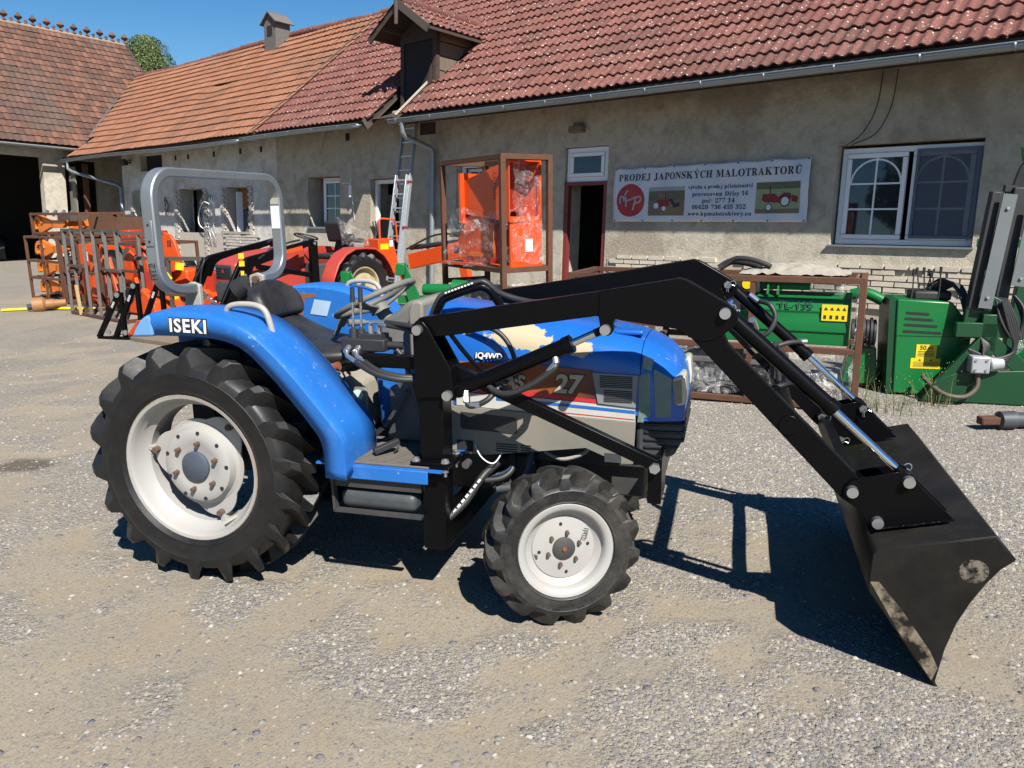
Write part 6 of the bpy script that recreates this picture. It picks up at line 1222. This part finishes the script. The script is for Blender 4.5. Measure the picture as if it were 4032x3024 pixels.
sheet('seat_film',[(.48,.23,1.08),(1.05,.23,1.12),(1.08,.22,1.52),(.5,.22,1.28)],M_film,BH,14,.05,31)
# boom reaching right (own direction)
bo=Vector((-.28,.05,.86)); RMI=RM@Matrix.Translation((-.95,0,0)); wd=lambda p: RMI.inverted()@Vector(p)
a,b,c=wd((-1.62,12.9,.80)),wd((-.75,12.2,1.02)),wd((-.62,12.1,.25))
def plate(pts,w_,n,mt,par): 
    m=MB(); 
    for p,q,h in pts: m.beam(p,q,w_,h)
    return m.obj(n,mt,par,bevel=.008)
plate([(a,b,.24)],.12,'boom',M_org,BH); plate([(b,c,.16)],.1,'dipper',M_org,BH); m=MB(); m.cyl(a+Vector((0,0,.22)),b+Vector((0,0,.12)),.04,None,12); m.obj('cylinder',M_black,BH,smooth=50); m=MB(); m.tube([a+Vector((.1,0,.2)),(a+b)/2+Vector((0,0,.32)),b+Vector((0,0,.2)),b+Vector((-.1,0,.0))],.016,8,smooth=5); m.obj('hose',M_hose,BH,smooth=60)
m=MB(); m.cyl(b+Vector((0,.08,0)),b-Vector((0,.08,0)),.08,None,16); m.obj('knuckle',M_black,BH,smooth=40)
# ---------------------------------------------------------------- rusty racks and orange attachments on the left
dl=Vector((.804,-.594)); base=Vector((-9.2,15.1)); racks=[]
for k,(lab,hh,lv) in enumerate((('leftmost rusty rack, loaded with amber loader frames',1.22,(.04,.36,.62,1)),('middle rusty rack between the amber frames and the orange chipper',1.20,(.04,.5,1)),('rusty rack nearest the roll hoop, holding orange attachments',1.15,(.04,.6,1)))):
    p=base+dl*(1.36*k); racks.append(crate('rusty_rack',frame(p.x,p.y,-36.5),1.28,1.05,hh,lab,lv,M_rustd if k else M_rusto,.045,'rusty racks along the stable','rack',1 if k<2 else 0))
p=base+dl*(-.1)+Vector((.594,.804))*.3; up=crate('rusty_rack',frame(p.x-.1,p.y,-36.5,1.22),1.9,.8,.42,'shallow rusty rack stacked on top of the leftmost rack',(.08,1),M_rusto,.05,'rusty racks along the stable','rack')
def attach(name,M,label,mats,k):
    r=root(name,M,label,'loader frame','amber loader frames'); 
    for y in(.1,.75):
        m=MB(); m.prism([(0,.0),(.12,0),(.5,.10),(1.0,.10),(1.1,.16),(1.1,.24),(.5,.24),(.1,.34),(0,.3)],y,y+.07,'y'); m.obj('arm',mats,r,bevel=.01); MB().prism(arc(.05,.12,.2,20,200,9)+arc(.05,.12,.13,200,20,9),y-.02,y+.09,'y').obj('hook',mats,r)
    MB().beam((.6,.1,.17),(.6,.8,.17),.06,.1).obj('cross_bar',mats,r); MB().cyl((.2,.45,.28),(.75,.45,.36),.045,None,12).obj('cylinder',M_gsteel,r,smooth=40); MB().ab((.4,.3,.22),(.9,.6,.36)).obj('plate',M_gsteel,r)
    for q in range(4): MB().cyl((.1+.12*q,.2+.1*q,.32),(.16+.12*q,.25+.1*q,.42),.03,None,10).obj('fitting',M_zn,r,smooth=40)
Mr=frame(base.x,base.y,-36.5)
for k,(z,lab) in enumerate(((.08,'amber loader frame on the ground tier of the leftmost rack'),(.46,'amber loader frame on the second tier of the leftmost rack'),(.80,'amber loader frame on the third tier of the leftmost rack'))): attach('loader_frame',Mr@Matrix.Translation((.06,.1,z)),lab,M_org2,k)
attach('loader_frame',frame(p.x-.1,p.y,-36.5,1.26)@Matrix.Translation((.1,-.05,0)),'amber loader frame in the shallow rack stacked on top',M_org2,4)
def orange_unit(name,M,label,kind):
    r=root(name,M,label,'implement','orange implements')
    if kind==0:
        m=MB(); m.ab((0,0,.1),(.42,.4,1.05)); m.prism([(0,.1),(.42,.1),(.36,-.02),(.06,-.02)],.02,.38,'y'); b=m.obj('body',M_org,r,bevel=.015); MB().ab((.26,-.004,.75),(.36,-.002,.92)).obj('sticker',M_print,b); MB().ab((.27,-.003,.95),(.35,-.002,1.02)).obj('sticker',M_yel,b); MB().ab((.5,.05,.55),(.85,.4,.95)).obj('battery_box',M_dgpl,r,bevel=.02); m=MB(); m.prism([(.45,0),(.75,0),(.72,.6),(.5,.7)],.05,.35,'y'); m.obj('lower_body',M_org,r,bevel=.01)
    if kind==1:
        m=MB(); m.prism([(0,.1),(.15,.0),(.6,.55),(.7,.9),(.6,1.0),(.3,.8),(.05,.5)],0,.3,'y'); m.obj('body',M_org,r,bevel=.02); m=MB(); m.prism(arc(.75,.75,.32,-30,200,12)+arc(.75,.75,.16,200,-30,12),.02,.12,'y'); m.obj('guard',M_org,r,bevel=.01); m=MB(); m.cyl((.3,-.1,.3),(.3,.4,.3),.14,None,16); m.obj('roller',M_black,r,smooth=40); m=MB(); m.beam((.0,-.05,.85),(.35,-.1,.05),.06,.1); m.obj('leg',M_org,r,bevel=.01); m=MB(); m.cyl((.35,.1,.75),(.55,.1,1.0),.05,.04,12); m.obj('motor',M_zn,r,smooth=40)
    if kind==2:
        m=MB(); pts=[(-.06,.0),(.22,-.03),(.36,.06),(.40,.16),(.30,.46),(.22,.56),(.08,.60),(-.08,.30)]; m.prism(pts,0,.05,'y'); b=m.obj('guard_plate',M_org,r,bevel=.01)
        for cx,cz in((.2,.42),(.06,.12)):
            for q in range(3): MB().add([(cx-.05+.03*q,-.003,cz-.05),(cx-.03+.03*q,-.003,cz-.055),(cx-.02+.03*q,-.003,cz+.05),(cx-.04+.03*q,-.003,cz+.055)],[(0,1,2,3)]).obj('slot',M_dark,b)
        m=MB(); m.ab((-.3,.1,-.7),(.4,.6,0)); m.obj('body',M_org,r,bevel=.03); m=MB(); m.cyl((.1,.0,-.45),(.1,.08,-.45),.1,None,16); m.obj('cap',M_yel,r,smooth=40)
    if kind==3:
        m=MB(); m.prism([(0,0),(.9,0),(.85,.22),(.55,.42),(.2,.18)],0,.5,'y'); m.obj('body',M_org,r,bevel=.02); m=MB(); m.ab((.5,.1,.3),(.75,.4,.7)); m.obj('upper_body',paint('red_orange',srgb(170,44,22),.5,.1),r,bevel=.02); m=MB(); m.cyl((.2,-.02,.3),(.2,.1,.3),.12,None,16); m.obj('disc',M_gsteel,r,smooth=40)
    return r
pk=lambda f,o=0: base+dl*f+Vector((.594,.804))*o
q=pk(2.05,.15); orange_unit('orange_implement',frame(q.x,q.y,-30,.05),'upright orange box-shaped implement with stickers behind the grey frame',0)
q=pk(2.95,.1); orange_unit('orange_implement',frame(q.x,q.y,-36,.03),'orange flail attachment with curved guard behind the grey frame',1)
q=pk(4.35,.2); orange_unit('orange_implement',frame(q.x,q.y,-25,.72),'orange slotted guard plate beside the roll hoop',2)
q=pk(3.7,-.15); orange_unit('orange_implement',frame(q.x,q.y,-36,.03),'low orange wedge-shaped attachment on the ground below the roll hoop',3)
q=pk(5.2,.1); orange_unit('orange_implement',frame(q.x,q.y,-36,.03),'orange attachment with chain in front of the red tractor',3)
for k,(f,o,z,kd,lab) in enumerate(((1.45,.25,.03,0,'orange upright box-shaped implement in the middle rack, low'),(1.75,.5,.62,3,'orange wedge-shaped attachment on the upper tier of the middle rack'),(2.75,.35,.62,3,'orange wedge-shaped attachment high on the rack nearest the roll hoop'),(3.35,.25,.03,1,'orange flail attachment standing between the cage and the roll hoop'),(.25,.35,.05,3,'orange wedge-shaped attachment low at the left end of the racks'),(4.75,.15,.03,3,'orange wedge-shaped attachment under the slotted guard plate'))):
    q=pk(f,o); orange_unit('orange_implement',frame(q.x,q.y,-36+7*(k%3),z),lab,kd)
# chain in front of the red tractor
ch_=root('chain',frame(-4.55,11.35,0,.0),'zinc chain hanging over the orange attachment by the red tractor','chain')
for k in range(12): t_=k/11; c_=Vector((.0+.45*t_,-.3*t_,.62-.28*t_-.06*math.sin(PI*t_))); MB().tube([c_+Vector((.028*math.cos(a_),(.014*math.sin(a_) if k%2 else 0),(0 if k%2 else .014*math.sin(a_)))) for a_ in[2*PI*i/10 for i in range(10)]],.006,5,True).obj('link',M_zn,ch_,smooth=60)
# grey steel frame leaning in front of the racks
gf=root('tube_cage',frame(-7.25,12.9,-40.5),'open frame of grey square steel tubes standing in front of the rusty racks','cage')
L=2.0
for y,hh in((0,1.36),(.62,1.30)):
    MB().beam((0,y+.0,.03),(L,y,.03),.05,.05).obj('bottom_rail',M_rustd,gf); MB().beam((-.28,y+.1,hh),(L-.1,y+.1,hh),.045,.045).obj('top_rail',M_gsteel,gf)
    for x in((0,.32,.75,1.12,1.55,L-.06) if y==0 else (0,.6,1.3,L-.06)): MB().beam((x,y,.03),(x-.22,y+.1,hh),.05,.05).obj('upright',M_gsteel,gf,bevel=.003,seg=1)
for x in(.02,L-.08): MB().beam((x,0,.03),(x,.62,.03),.05,.05).obj('bottom_rail',M_rustd,gf); MB().beam((x-.25,.1,1.33),(x-.25,.72,1.3),.045,.045).obj('top_rail',M_gsteel,gf)
MB().beam((.0,.02,.8),(.6,.02,.8),.03,.04).obj('mid_rail',M_gsteel,gf); MB().beam((1.4,.02,.78),(L-.1,.02,.78),.03,.04).obj('mid_rail',M_gsteel,gf); MB().beam((.42,-.03,.02),(.36,-.03,.5),.05,.02).obj('timber_lath',paint('lath',srgb(160,136,96),.8,.15,9),gf)
gf2=root('tube_cage',frame(-5.35,12.35,-15),'low grey tube frame standing behind the roll hoop','cage')
for x in(0,.9,1.7): MB().beam((x,0,0),(x,0,.92),.05,.05).obj('upright',M_gsteel,gf2)
MB().beam((-.6,0,.92),(1.75,0,.92),.05,.06).obj('top_rail',M_gsteel,gf2); MB().beam((-.6,0,.36),(1.75,0,.36),.06,.05).obj('mid_rail',M_rustd,gf2)
# timber bin on the rack
tb_=root('timber_bin',frame(-7.75,14.75,-36.5,1.2),'brown timber box resting on the rusty racks','box')
m=MB(); m.prism([(0,0),(.8,0),(.88,.36),(-.08,.36)],0,.03,'y'); m.obj('front_board',paint('brown_board',srgb(96,66,44),.85,.3,7),tb_); m=MB(); m.prism([(0,0),(.8,0),(.88,.36),(-.08,.36)],.6,.63,'y'); m.ab((-.05,.03,0),(0,.6,.4)); m.ab((.8,.03,0),(.85,.6,.35)); m.ab((0,.03,.0),(.8,.6,.03)); m.obj('boards',paint('brown_board2',srgb(80,56,40),.85,.3,7),tb_)
# black hitch brackets standing on the gravel
for k,(x,y,h,lab) in enumerate(((-5.47,10.28,.62,'leftmost slanted black hitch bracket on the gravel behind the fender'),(-5.22,10.22,.74,'middle slanted black hitch bracket on the gravel'),(-4.95,10.32,.78,'slanted black hitch bracket closest to the tail lamp'))):
    r=root('hitch_bracket',frame(x,y,-15),lab,'bracket','black hitch brackets')
    m=MB(); m.beam((0,0,.02),(.40,0,h),.05,.06); m.obj('slanted_bar',M_lblk,r,bevel=.004); MB().beam((.42,0,.0),(.42,0,h),.05,.05,(1,0,0)).obj('upright_bar',M_lblk,r,bevel=.004); MB().beam((0,0,.02),(.42,0,.02),.06,.03).obj('foot',M_lblk,r)
    for px,pz in((.40,h-.03),(.2,.1)): MB().cyl((px,-.04,pz),(px,-.055,pz),.035,None,12).obj('pin',M_zn,r); MB().box((.30,-.027,h*.74),(.09,.003,.03),Matrix.Rotation(-math.atan2(h,.4),3,'Y')).obj('white_tag',M_print,r)
rp2=root('steel_ramp',frame(-4.95,10.05,-33),'low rusty steel ramp plate lying on the gravel behind the fender','ramp'); m=MB(); m.prism([(0,0),(0,.05),(.55,.20),(.6,.20),(.6,0)],0,1.35,'x'); m.obj('plate',paint('ramp_steel',srgb(112,98,84),.75,.2,5,dirt=.4,dcol=srgb(84,62,48)),rp2,bevel=.004); MB().ab((0,.6,.0),(1.35,.64,.26)).obj('back_edge',M_iron,rp2)
# yellow pipe and tan shaft guard on the ground
yp=root('yellow_pipe',Matrix.Translation((-7.7,13.35,.03)),'long yellow plastic pipe lying on the gravel in front of the racks','pipe'); MB().tube([(-.95,-.1,.0),(-.4,.12,.0),(.0,.06,.0),(.5,-.0,.0),(1.0,-.04,0)],.024,8,smooth=6).obj('tube',M_yel,yp,smooth=60)
ds=root('shaft_guard',Matrix.Translation((-8.0,13.3,.1)),'tan plastic drive-shaft guard lying by the yellow pipe','shaft'); M_tan=paint('tan_plastic',srgb(140,98,60),.6,.12,7); m=MB(); m.lathe([(.06,0),(.07,.18),(.085,.2),(.085,.3),(.13,.34),(.14,.5),(.12,.5),(.05,.4)],(.35,.16,.03),(-.9,-.35,-.06),16); m.obj('bell',M_tan,ds,smooth=40); MB().cyl((-.0,.02,.0),(-.2,-.06,-.02),.05,None,10).obj('yoke',M_iron,ds)
# machine inside the barn gateway; cab colour darkened to stand for shade
bm_=root('parked_machine',frame(-18.9,28.4,-60),'dull red machine in the shade of the barn gateway','machine'); m=MB(); m.ab((-1.2,-.6,.5),(.6,.6,1.15)); m.obj('body',paint('dull_red_body',srgb(120,56,46),.7,.2),bm_,bevel=.05); m=MB(); m.ab((.6,-.55,.4),(1.6,.55,1.7)); m.obj('cab',paint('shaded_grey_cab',srgb(44,48,50),.6,.2),bm_,bevel=.06)
for x,y in((-.8,.6),(1.1,.65),(-.8,-.6),(1.1,-.65)): MB().cyl((x,y-.1,.42),(x,y+.1,.42),.42,None,20).obj('tyre',M_rub,bm_,smooth=40)
# ---------------------------------------------------------------- green hydraulic machine on the right
G2=frame(3.33,6.66,-13); gmch=root('log_machine',G2,'green hydraulic machine with slotted cover, levers and hoses at the right edge','machine')
CV=[(0,.02),(-.03,.84),(.40,.82),(.575,.60),(.57,.40),(.52,.32),(.28,.01)]
m=MB(); m.prism(CV,0,.42,'y'); cv=m.obj('cover',M_grn,gmch,bevel=.012); MB().ab((-.012,-.004,.525),(.572,.0,.530)).obj('cover_seam',M_shgrn,cv)
MB().prism([(-.05,.0),(-.09,.84),(-.03,.84),(.0,.02)],.02,.4,'y').obj('side_flange',M_shgrn,cv)
for k,(x0,x1,z) in enumerate(((.055,.22,.725),(.05,.255,.675),(.047,.295,.622),(.045,.33,.565))): MB().prism(arc(x0,z,.011,90,270,6)+arc(x1,z-.004*0-.01,.011,-90,90,6),-.003,-.001,'y').obj('slot',M_dark,cv)
MB().ab((.155,-.0045,.335),(.315,-.003,.455)).obj('warning_sticker',M_yel,cv); text('sticker_lettering','50 m',.052,M_ink,cv,facing((.235,-.0052,.425),(1,0,0),(0,0,1)),.0004,bold=.0015); MB().ab((.12,-.0045,.245),(.355,-.003,.335)).obj('warning_sticker',M_yel,cv)
for k in range(4): MB().ab((.17,-.0055,.352+k*.013),(.30,-.0046,.357+k*.013)).obj('sticker_line',M_ink,cv)
for k in range(5): MB().ab((.14,-.0055,.26+k*.010),(.34-.03*(k%2),-.0046,.263+k*.010)).obj('sticker_line',M_ink,cv)
for x in(.19,.28): MB().prism([(x-.012,.312),(x+.012,.312),(x,.33)],-.0055,-.0046,'y').obj('sticker_symbol',M_ink,cv)
MB().cyl((.53,-.012,.535),(.53,.0,.535),.013,None,10).obj('bolt',M_zn,cv)
for k,(x,y,h,lx) in enumerate(((.10,.1,.26,.0),(.15,.12,.27,-.02),(.20,.14,.27,-.01),(.31,.1,.28,.0),(.24,.2,.24,.03),(.28,.22,.25,-.03))):
    m=MB(); m.tube([(x,y,.82),(x+.005,y,.92),(x+lx,y,.82+h)],.006,6); lv=m.obj('lever',M_iron,gmch,smooth=60); MB().cyl((x+lx,y,.82+h-.05),(x+lx,y,.82+h+.01),.012,None,8).obj('grip',M_black,lv)
m=MB(); m.ab((.12,.1,.82),(.42,.36,.90)); m.obj('valve_bank',M_black,gmch,bevel=.02)
for k in range(6): MB().tube([(.22+.03*k,.2,.9),(.34+.03*k,.16,1.0-.01*k),(.46+.02*k,.1,.9-.02*k),(.52+.015*k,.06,.72),(.56+.01*k,.02,.55)],.011,7,smooth=6).obj('hose',M_hose,gmch,smooth=60)
M_dgal=paint('dull_zinc_plate',srgb(104,108,110),.55,.15,6,metal=.3)
def gz(p): return (p[0]-.17,p[1]-.12,p[2])
for k in range(5): MB().tube([gz(q) for q in[(.62,.0,.64-.03*k),(.70,-.06,.64-.02*k),(.76+.01*k,-.12,.5),(.75,-.16+.01*k,.38)]],.013,7,smooth=6).obj('hose',M_hose,gmch,smooth=60)
for k in range(5): MB().tube([gz(q) for q in[(.86+.01*k,-.12,.86),(.93+.015*k,-.14,.64),(.99-.01*k,-.14,.47-.02*k),(.84,-.16,.40-.015*k),(.66,-.1,.46)]],.014,7,smooth=6).obj('hose',M_hose,gmch,smooth=60)
m=MB(); m.prism([(.17,.02),(1.5,-.0),(1.5,.26),(1.0,.30),(.45,.27),(.27,.2)],-.24,-.22,'y'); m.obj('base_plate',M_shgrn,gmch,bevel=.004)
for a_,b_ in(((.28,.1),(.63,.55)),((.63,.55),(1.08,.15)),((.38,.62),(.78,.62)),((.63,.42),(.63,.75))): MB().beam((a_[0],-.2,a_[1]),(b_[0],-.2,b_[1]),.06,.12).obj('frame_plate',M_shgrn,gmch,bevel=.006)
m=MB(); m.ab((.49,-.34,.28),(.63,-.22,.42)); m.cyl((.63,-.28,.35),(.74,-.26,.36),.06,.05,14); pm=m.obj('pump',paint('pump_aluminium',srgb(166,168,172),.4,.06,9,metal=.3),gmch,bevel=.012)
for x in(.52,.60):
    for z in(.31,.39): MB().cyl((x,-.34,z),(x,-.348,z),.011,None,8).obj('bolt',M_zn,pm)
MB().tube([(.56,-.28,.28),(.56,-.30,.16),(.47,-.32,.08),(.33,-.30,.09),(.24,-.2,.15),(.20,-.1,.2)],.019,9,smooth=6).obj('hose',paint('brown_hose',srgb(84,72,62),.6,.15),gmch,smooth=60)
m=MB(); m.cyl((.55,-.03,.72),(.68,-.02,1.22),.055,None,16); m.cyl((.54,-.03,.68),(.56,-.03,.76),.07,None,16); m.obj('mast',M_black,gmch,smooth=40); m=MB(); m.cyl((.49,-.08,.80),(.64,-.08,1.22),.008,None,6); m.obj('stay_rod',M_iron,gmch)
m=MB(); m.beam((.67,-.02,1.18),(.78,.0,1.76),.09,.11); m.obj('upper_mast',M_black,gmch,bevel=.01); m=MB(); m.cyl((.635,-.08,1.42),(.68,-.08,1.74),.014,None,8); m.ab((.61,-.1,1.40),(.68,-.04,1.45)); m.ab((.66,-.1,1.72),(.74,-.04,1.77)); m.obj('lock_rod',M_black,gmch)
for k in range(4): MB().tube([(.71+.012*k,-.06,1.55),(.735+.015*k,-.07,1.78),(.78+.015*k,-.08,1.93-.01*k),(.88+.01*k,-.07,1.97)],.017,7,smooth=5).obj('hose',M_hose,gmch,smooth=60)
m=MB(); m.tube([(.585,-.08,1.38),(.58,-.09,1.27),(.61,-.09,1.16),(.63,-.08,1.08),(.65,-.08,1.13)],.022,8,smooth=5); m.obj('tape_wrapped_hose',M_iron,gmch,smooth=60)
MB().prism([(.74,2.06),(.78,2.08),(.88,2.03),(.90,1.93),(.76,1.95)],-.11,-.07,'y').obj('head_plate',M_grn,gmch,bevel=.006); MB().cyl((.77,-.12,2.045),(.77,-.11,2.045),.016,None,10).obj('bolt',M_zn,gmch)
for (x0,z0,x1,z1,w_) in((.575,.80,.66,1.70,.1),(.80,.98,.86,1.62,.12)):
    m=MB(); m.beam((x0,-.22,z0),(x1,-.22,z1),w_,.012,(0,-1,.0)); g_=m.obj('galvanised_plate',M_dgal,gmch)
    for f in(.1,.88): c_=Vector((x0,-.23,z0)).lerp(Vector((x1,-.23,z1)),f); MB().cyl(c_,c_-Vector((0,.012,0)),.013,None,10).obj('bolt',M_zn,g_)
MB().beam((.6,-.2,.80),(.6,-.02,.80),.05,.05).obj('plate_arm',M_shgrn,gmch)
MB().beam((.50,-.12,.78),(.585,-.12,1.72),.07,.09,(0,-1,0)).obj('arm_beam',M_black,gmch,bevel=.008)
MB().beam((.70,-.1,.55),(.76,-.1,1.75),.1,.1,(0,-1,0)).obj('arm_beam',M_black,gmch,bevel=.008)
m=MB(); m.prism([(.44,.60),(.62,.55),(.78,.62),(.80,.82),(.60,.92),(.46,.80)],-.16,-.12,'y'); m.obj('slew_plate',M_shgrn,gmch,bevel=.008)
MB().beam((.84,-.05,.3),(.90,-.05,1.1),.1,.08,(0,-1,0)).obj('arm_beam',M_shgrn,gmch,bevel=.008)
for k in range(4): MB().tube([(.66+.02*k,-.2,.86),(.70+.03*k,-.24,.70),(.80+.02*k,-.26,.56),(.86,-.22,.70+.03*k),(.80,-.16,.9)],.012,7,smooth=6).obj('hose',M_hose,gmch,smooth=60)
m=MB(); m.cyl((.55,-.0,.70),(.55,-.08,.70),.055,None,18); m.obj('pivot',M_shgrn,gmch,smooth=40)
MB().beam((.75,.7,1.28),(1.5,.5,1.28),.1,.07).obj('rear_beam',M_grn,gmch)
bk_=root('wrapped_bale',frame(4.35,7.2,-30),'machine part in shiny clear film behind the green machine','machine part'); m=MB(); m.cyl((0,0,.35),(.5,0,.35),.3,None,18); m.obj('core',M_grn,bk_,smooth=40); sheet('film',[(-.05,-.32,.0),(.6,-.32,.0),(.6,-.3,.7),(-.05,-.3,.7)],M_film2,bk_,14,.08,41)
rb=root('ribbed_roller',frame(3.05,6.95,-20),'black ribbed bellows and green cowl between crate and green machine','machine part'); m=MB()
for k in range(7): m.cyl((0+.03*k,.0,.52),(.02+.03*k,0,.52),.13 if k%2 else .115,None,18)
m.obj('bellows',M_black,rb,smooth=30); m=MB(); m.prism([(-.05,.05),(.25,.05),(.22,.38),(.0,.40)],0,.3,'y'); m.obj('cowl',M_grn,rb,bevel=.01); m=MB(); m.tube([(-.02,.1,.84),(.1,.08,.86),(.24,.05,.80)],.05,10,smooth=4); m.obj('green_hose',M_grn,rb,smooth=60)
cd_=root('cardan_shaft',frame(3.5,5.56,2,.07),'black cardan shaft with rusty yoke lying on the gravel at the right edge','shaft'); m=MB(); m.lathe([(.035,.0),(.065,.01),(.068,.12),(.055,.13),(.055,.24),(.045,.25),(.045,.9)],(.08,0,.0),(1,.0,.0),18); m.obj('guard',M_dgpl,cd_,smooth=40); m=MB(); m.ab((-.06,-.04,-.03),(.08,.04,.03)); m.obj('yoke',M_rustd,cd_,bevel=.01)
# ---------------------------------------------------------------- weeds
def tuft(name,x,y,n,h,spread,label,seed,flower=False):
    r=np.random.default_rng(seed); rt=root(name,Matrix.Translation((x,y,0)),label,'weeds','tufts of dry grass'); V=[];F=[]
    for i in range(n):
        a=r.random()*6.28; rr=spread*r.random()**.7; p=Vector((rr*math.cos(a),rr*math.sin(a)*.7,0)); d=Vector((math.cos(a+r.normal(0,.6)),math.sin(a+r.normal(0,.6)),0))*(.15+.7*r.random()); H=h*(.25+.75*r.random()); w_=.0018+.002*r.random(); sdv=Vector((-d.y,d.x,0)).normalized()*w_; k=len(V)
        for j in range(4): f=j/3; q=p+d*H*f*f+Vector((0,0,H*(f-.25*f*f*d.length))); V+=[q-sdv*(1-f*.9),q+sdv*(1-f*.9)]
        F+=[(k+2*j,k+2*j+1,k+2*j+3,k+2*j+2) for j in range(3)]
    me=bpy.data.meshes.new('blades'); me.from_pydata(V,[],F); t=NT('weed_'+name+str(seed)); f=t.n('ShaderNodeNewGeometry').outputs['Random Per Island']; t.fin(t.ramp(f,0,1,srgb(58,74,32),srgb(128,114,76),(.5,srgb(84,92,46))),.7); o=link('blades',me,t.m,rt); o['kind']='stuff'
    if flower:
        V=[];F=[]
        for i in range(26): p=Vector((r.normal(0,spread*.5),r.normal(0,spread*.3),h*(.5+.6*r.random()))); k=len(V); s_=.004; V+=[p+Vector((s_,0,0)),p+Vector((0,0,s_)),p-Vector((s_,0,0)),p-Vector((0,0,s_))]; F.append((k,k+1,k+2,k+3))
        me=bpy.data.meshes.new('seed_heads'); me.from_pydata(V,[],F); o=link('seed_heads',me,paint('seed%d'%seed,srgb(140,130,84),.8),rt); o['kind']='stuff'
tuft('grass_tuft',3.1,6.12,90,.26,.28,'dry grass tuft at the foot of the green mower crate',1,True); tuft('grass_tuft',3.5,6.3,60,.34,.2,'seeding weeds in front of the green machine cover',2,True); tuft('grass_tuft',2.85,6.45,70,.5,.18,'tall thin weeds beside the crate post',3,True); tuft('grass_tuft',-.75,8.0,200,.75,.45,'tall green weeds between the blue tractor and the tall crate',4); tuft('grass_tuft',-1.6,10.6,120,.8,.3,'weeds growing beside the red tractor wheel',5)

# ---------------------------------------------------------------- trees across the yard (seen mirrored in the window panes)
def yard_tree(x,y,h,R,label,seed):
    r=np.random.default_rng(seed); rt=root('yard_tree',Matrix.Translation((x,y,0)),label,'tree','trees across the yard'); m=MB(); m.cyl((0,0,-.1),(0,0,h*.55),.22,.12,10)
    for k in range(6): a=k*1.05; m.cyl((0,0,h*(.3+.04*k)),(R*.6*math.cos(a),R*.6*math.sin(a),h*(.55+.05*k)),.09,.03,8)
    m.obj('trunk',M_dwood,rt,smooth=50); V=[];F=[]
    for c in range(26):
        cc=Vector(r.normal(0,1,3)); cc=cc.normalized()*R*(.35+.6*r.random()); cc.z=cc.z*.75+h*.68; cr=R*(.28+.2*r.random())
        for i in range(150):
            d=Vector(r.normal(0,1,3)).normalized(); p=cc+d*cr*(.7+.35*r.random()); s_=.16+.14*r.random(); q=(d+Vector(r.normal(0,.5,3))).normalized(); a=q.orthogonal().normalized(); b=q.cross(a); k=len(V); V+=[p-a*s_,p+b*s_*.6,p+a*s_,p-b*s_*.6]; F.append((k,k+1,k+2,k+3))
    me=bpy.data.meshes.new('crown'); me.from_pydata(V,[],F); t=NT('tree_leaf%d'%seed); f=t.n('ShaderNodeNewGeometry').outputs['Random Per Island']; t.fin(t.ramp(f,0,1,srgb(40,58,26),srgb(92,112,52)),.6); link('crown',me,t.m,rt)
yard_tree(-15,-4.5,6.5,3.2,'broad leafy tree across the yard, mirrored in the window',61); yard_tree(-19,1.5,5.5,2.8,'smaller leafy tree across the yard beside the broad one',62); yard_tree(-12,-10,7.5,3.4,'tallest leafy tree across the yard',63)
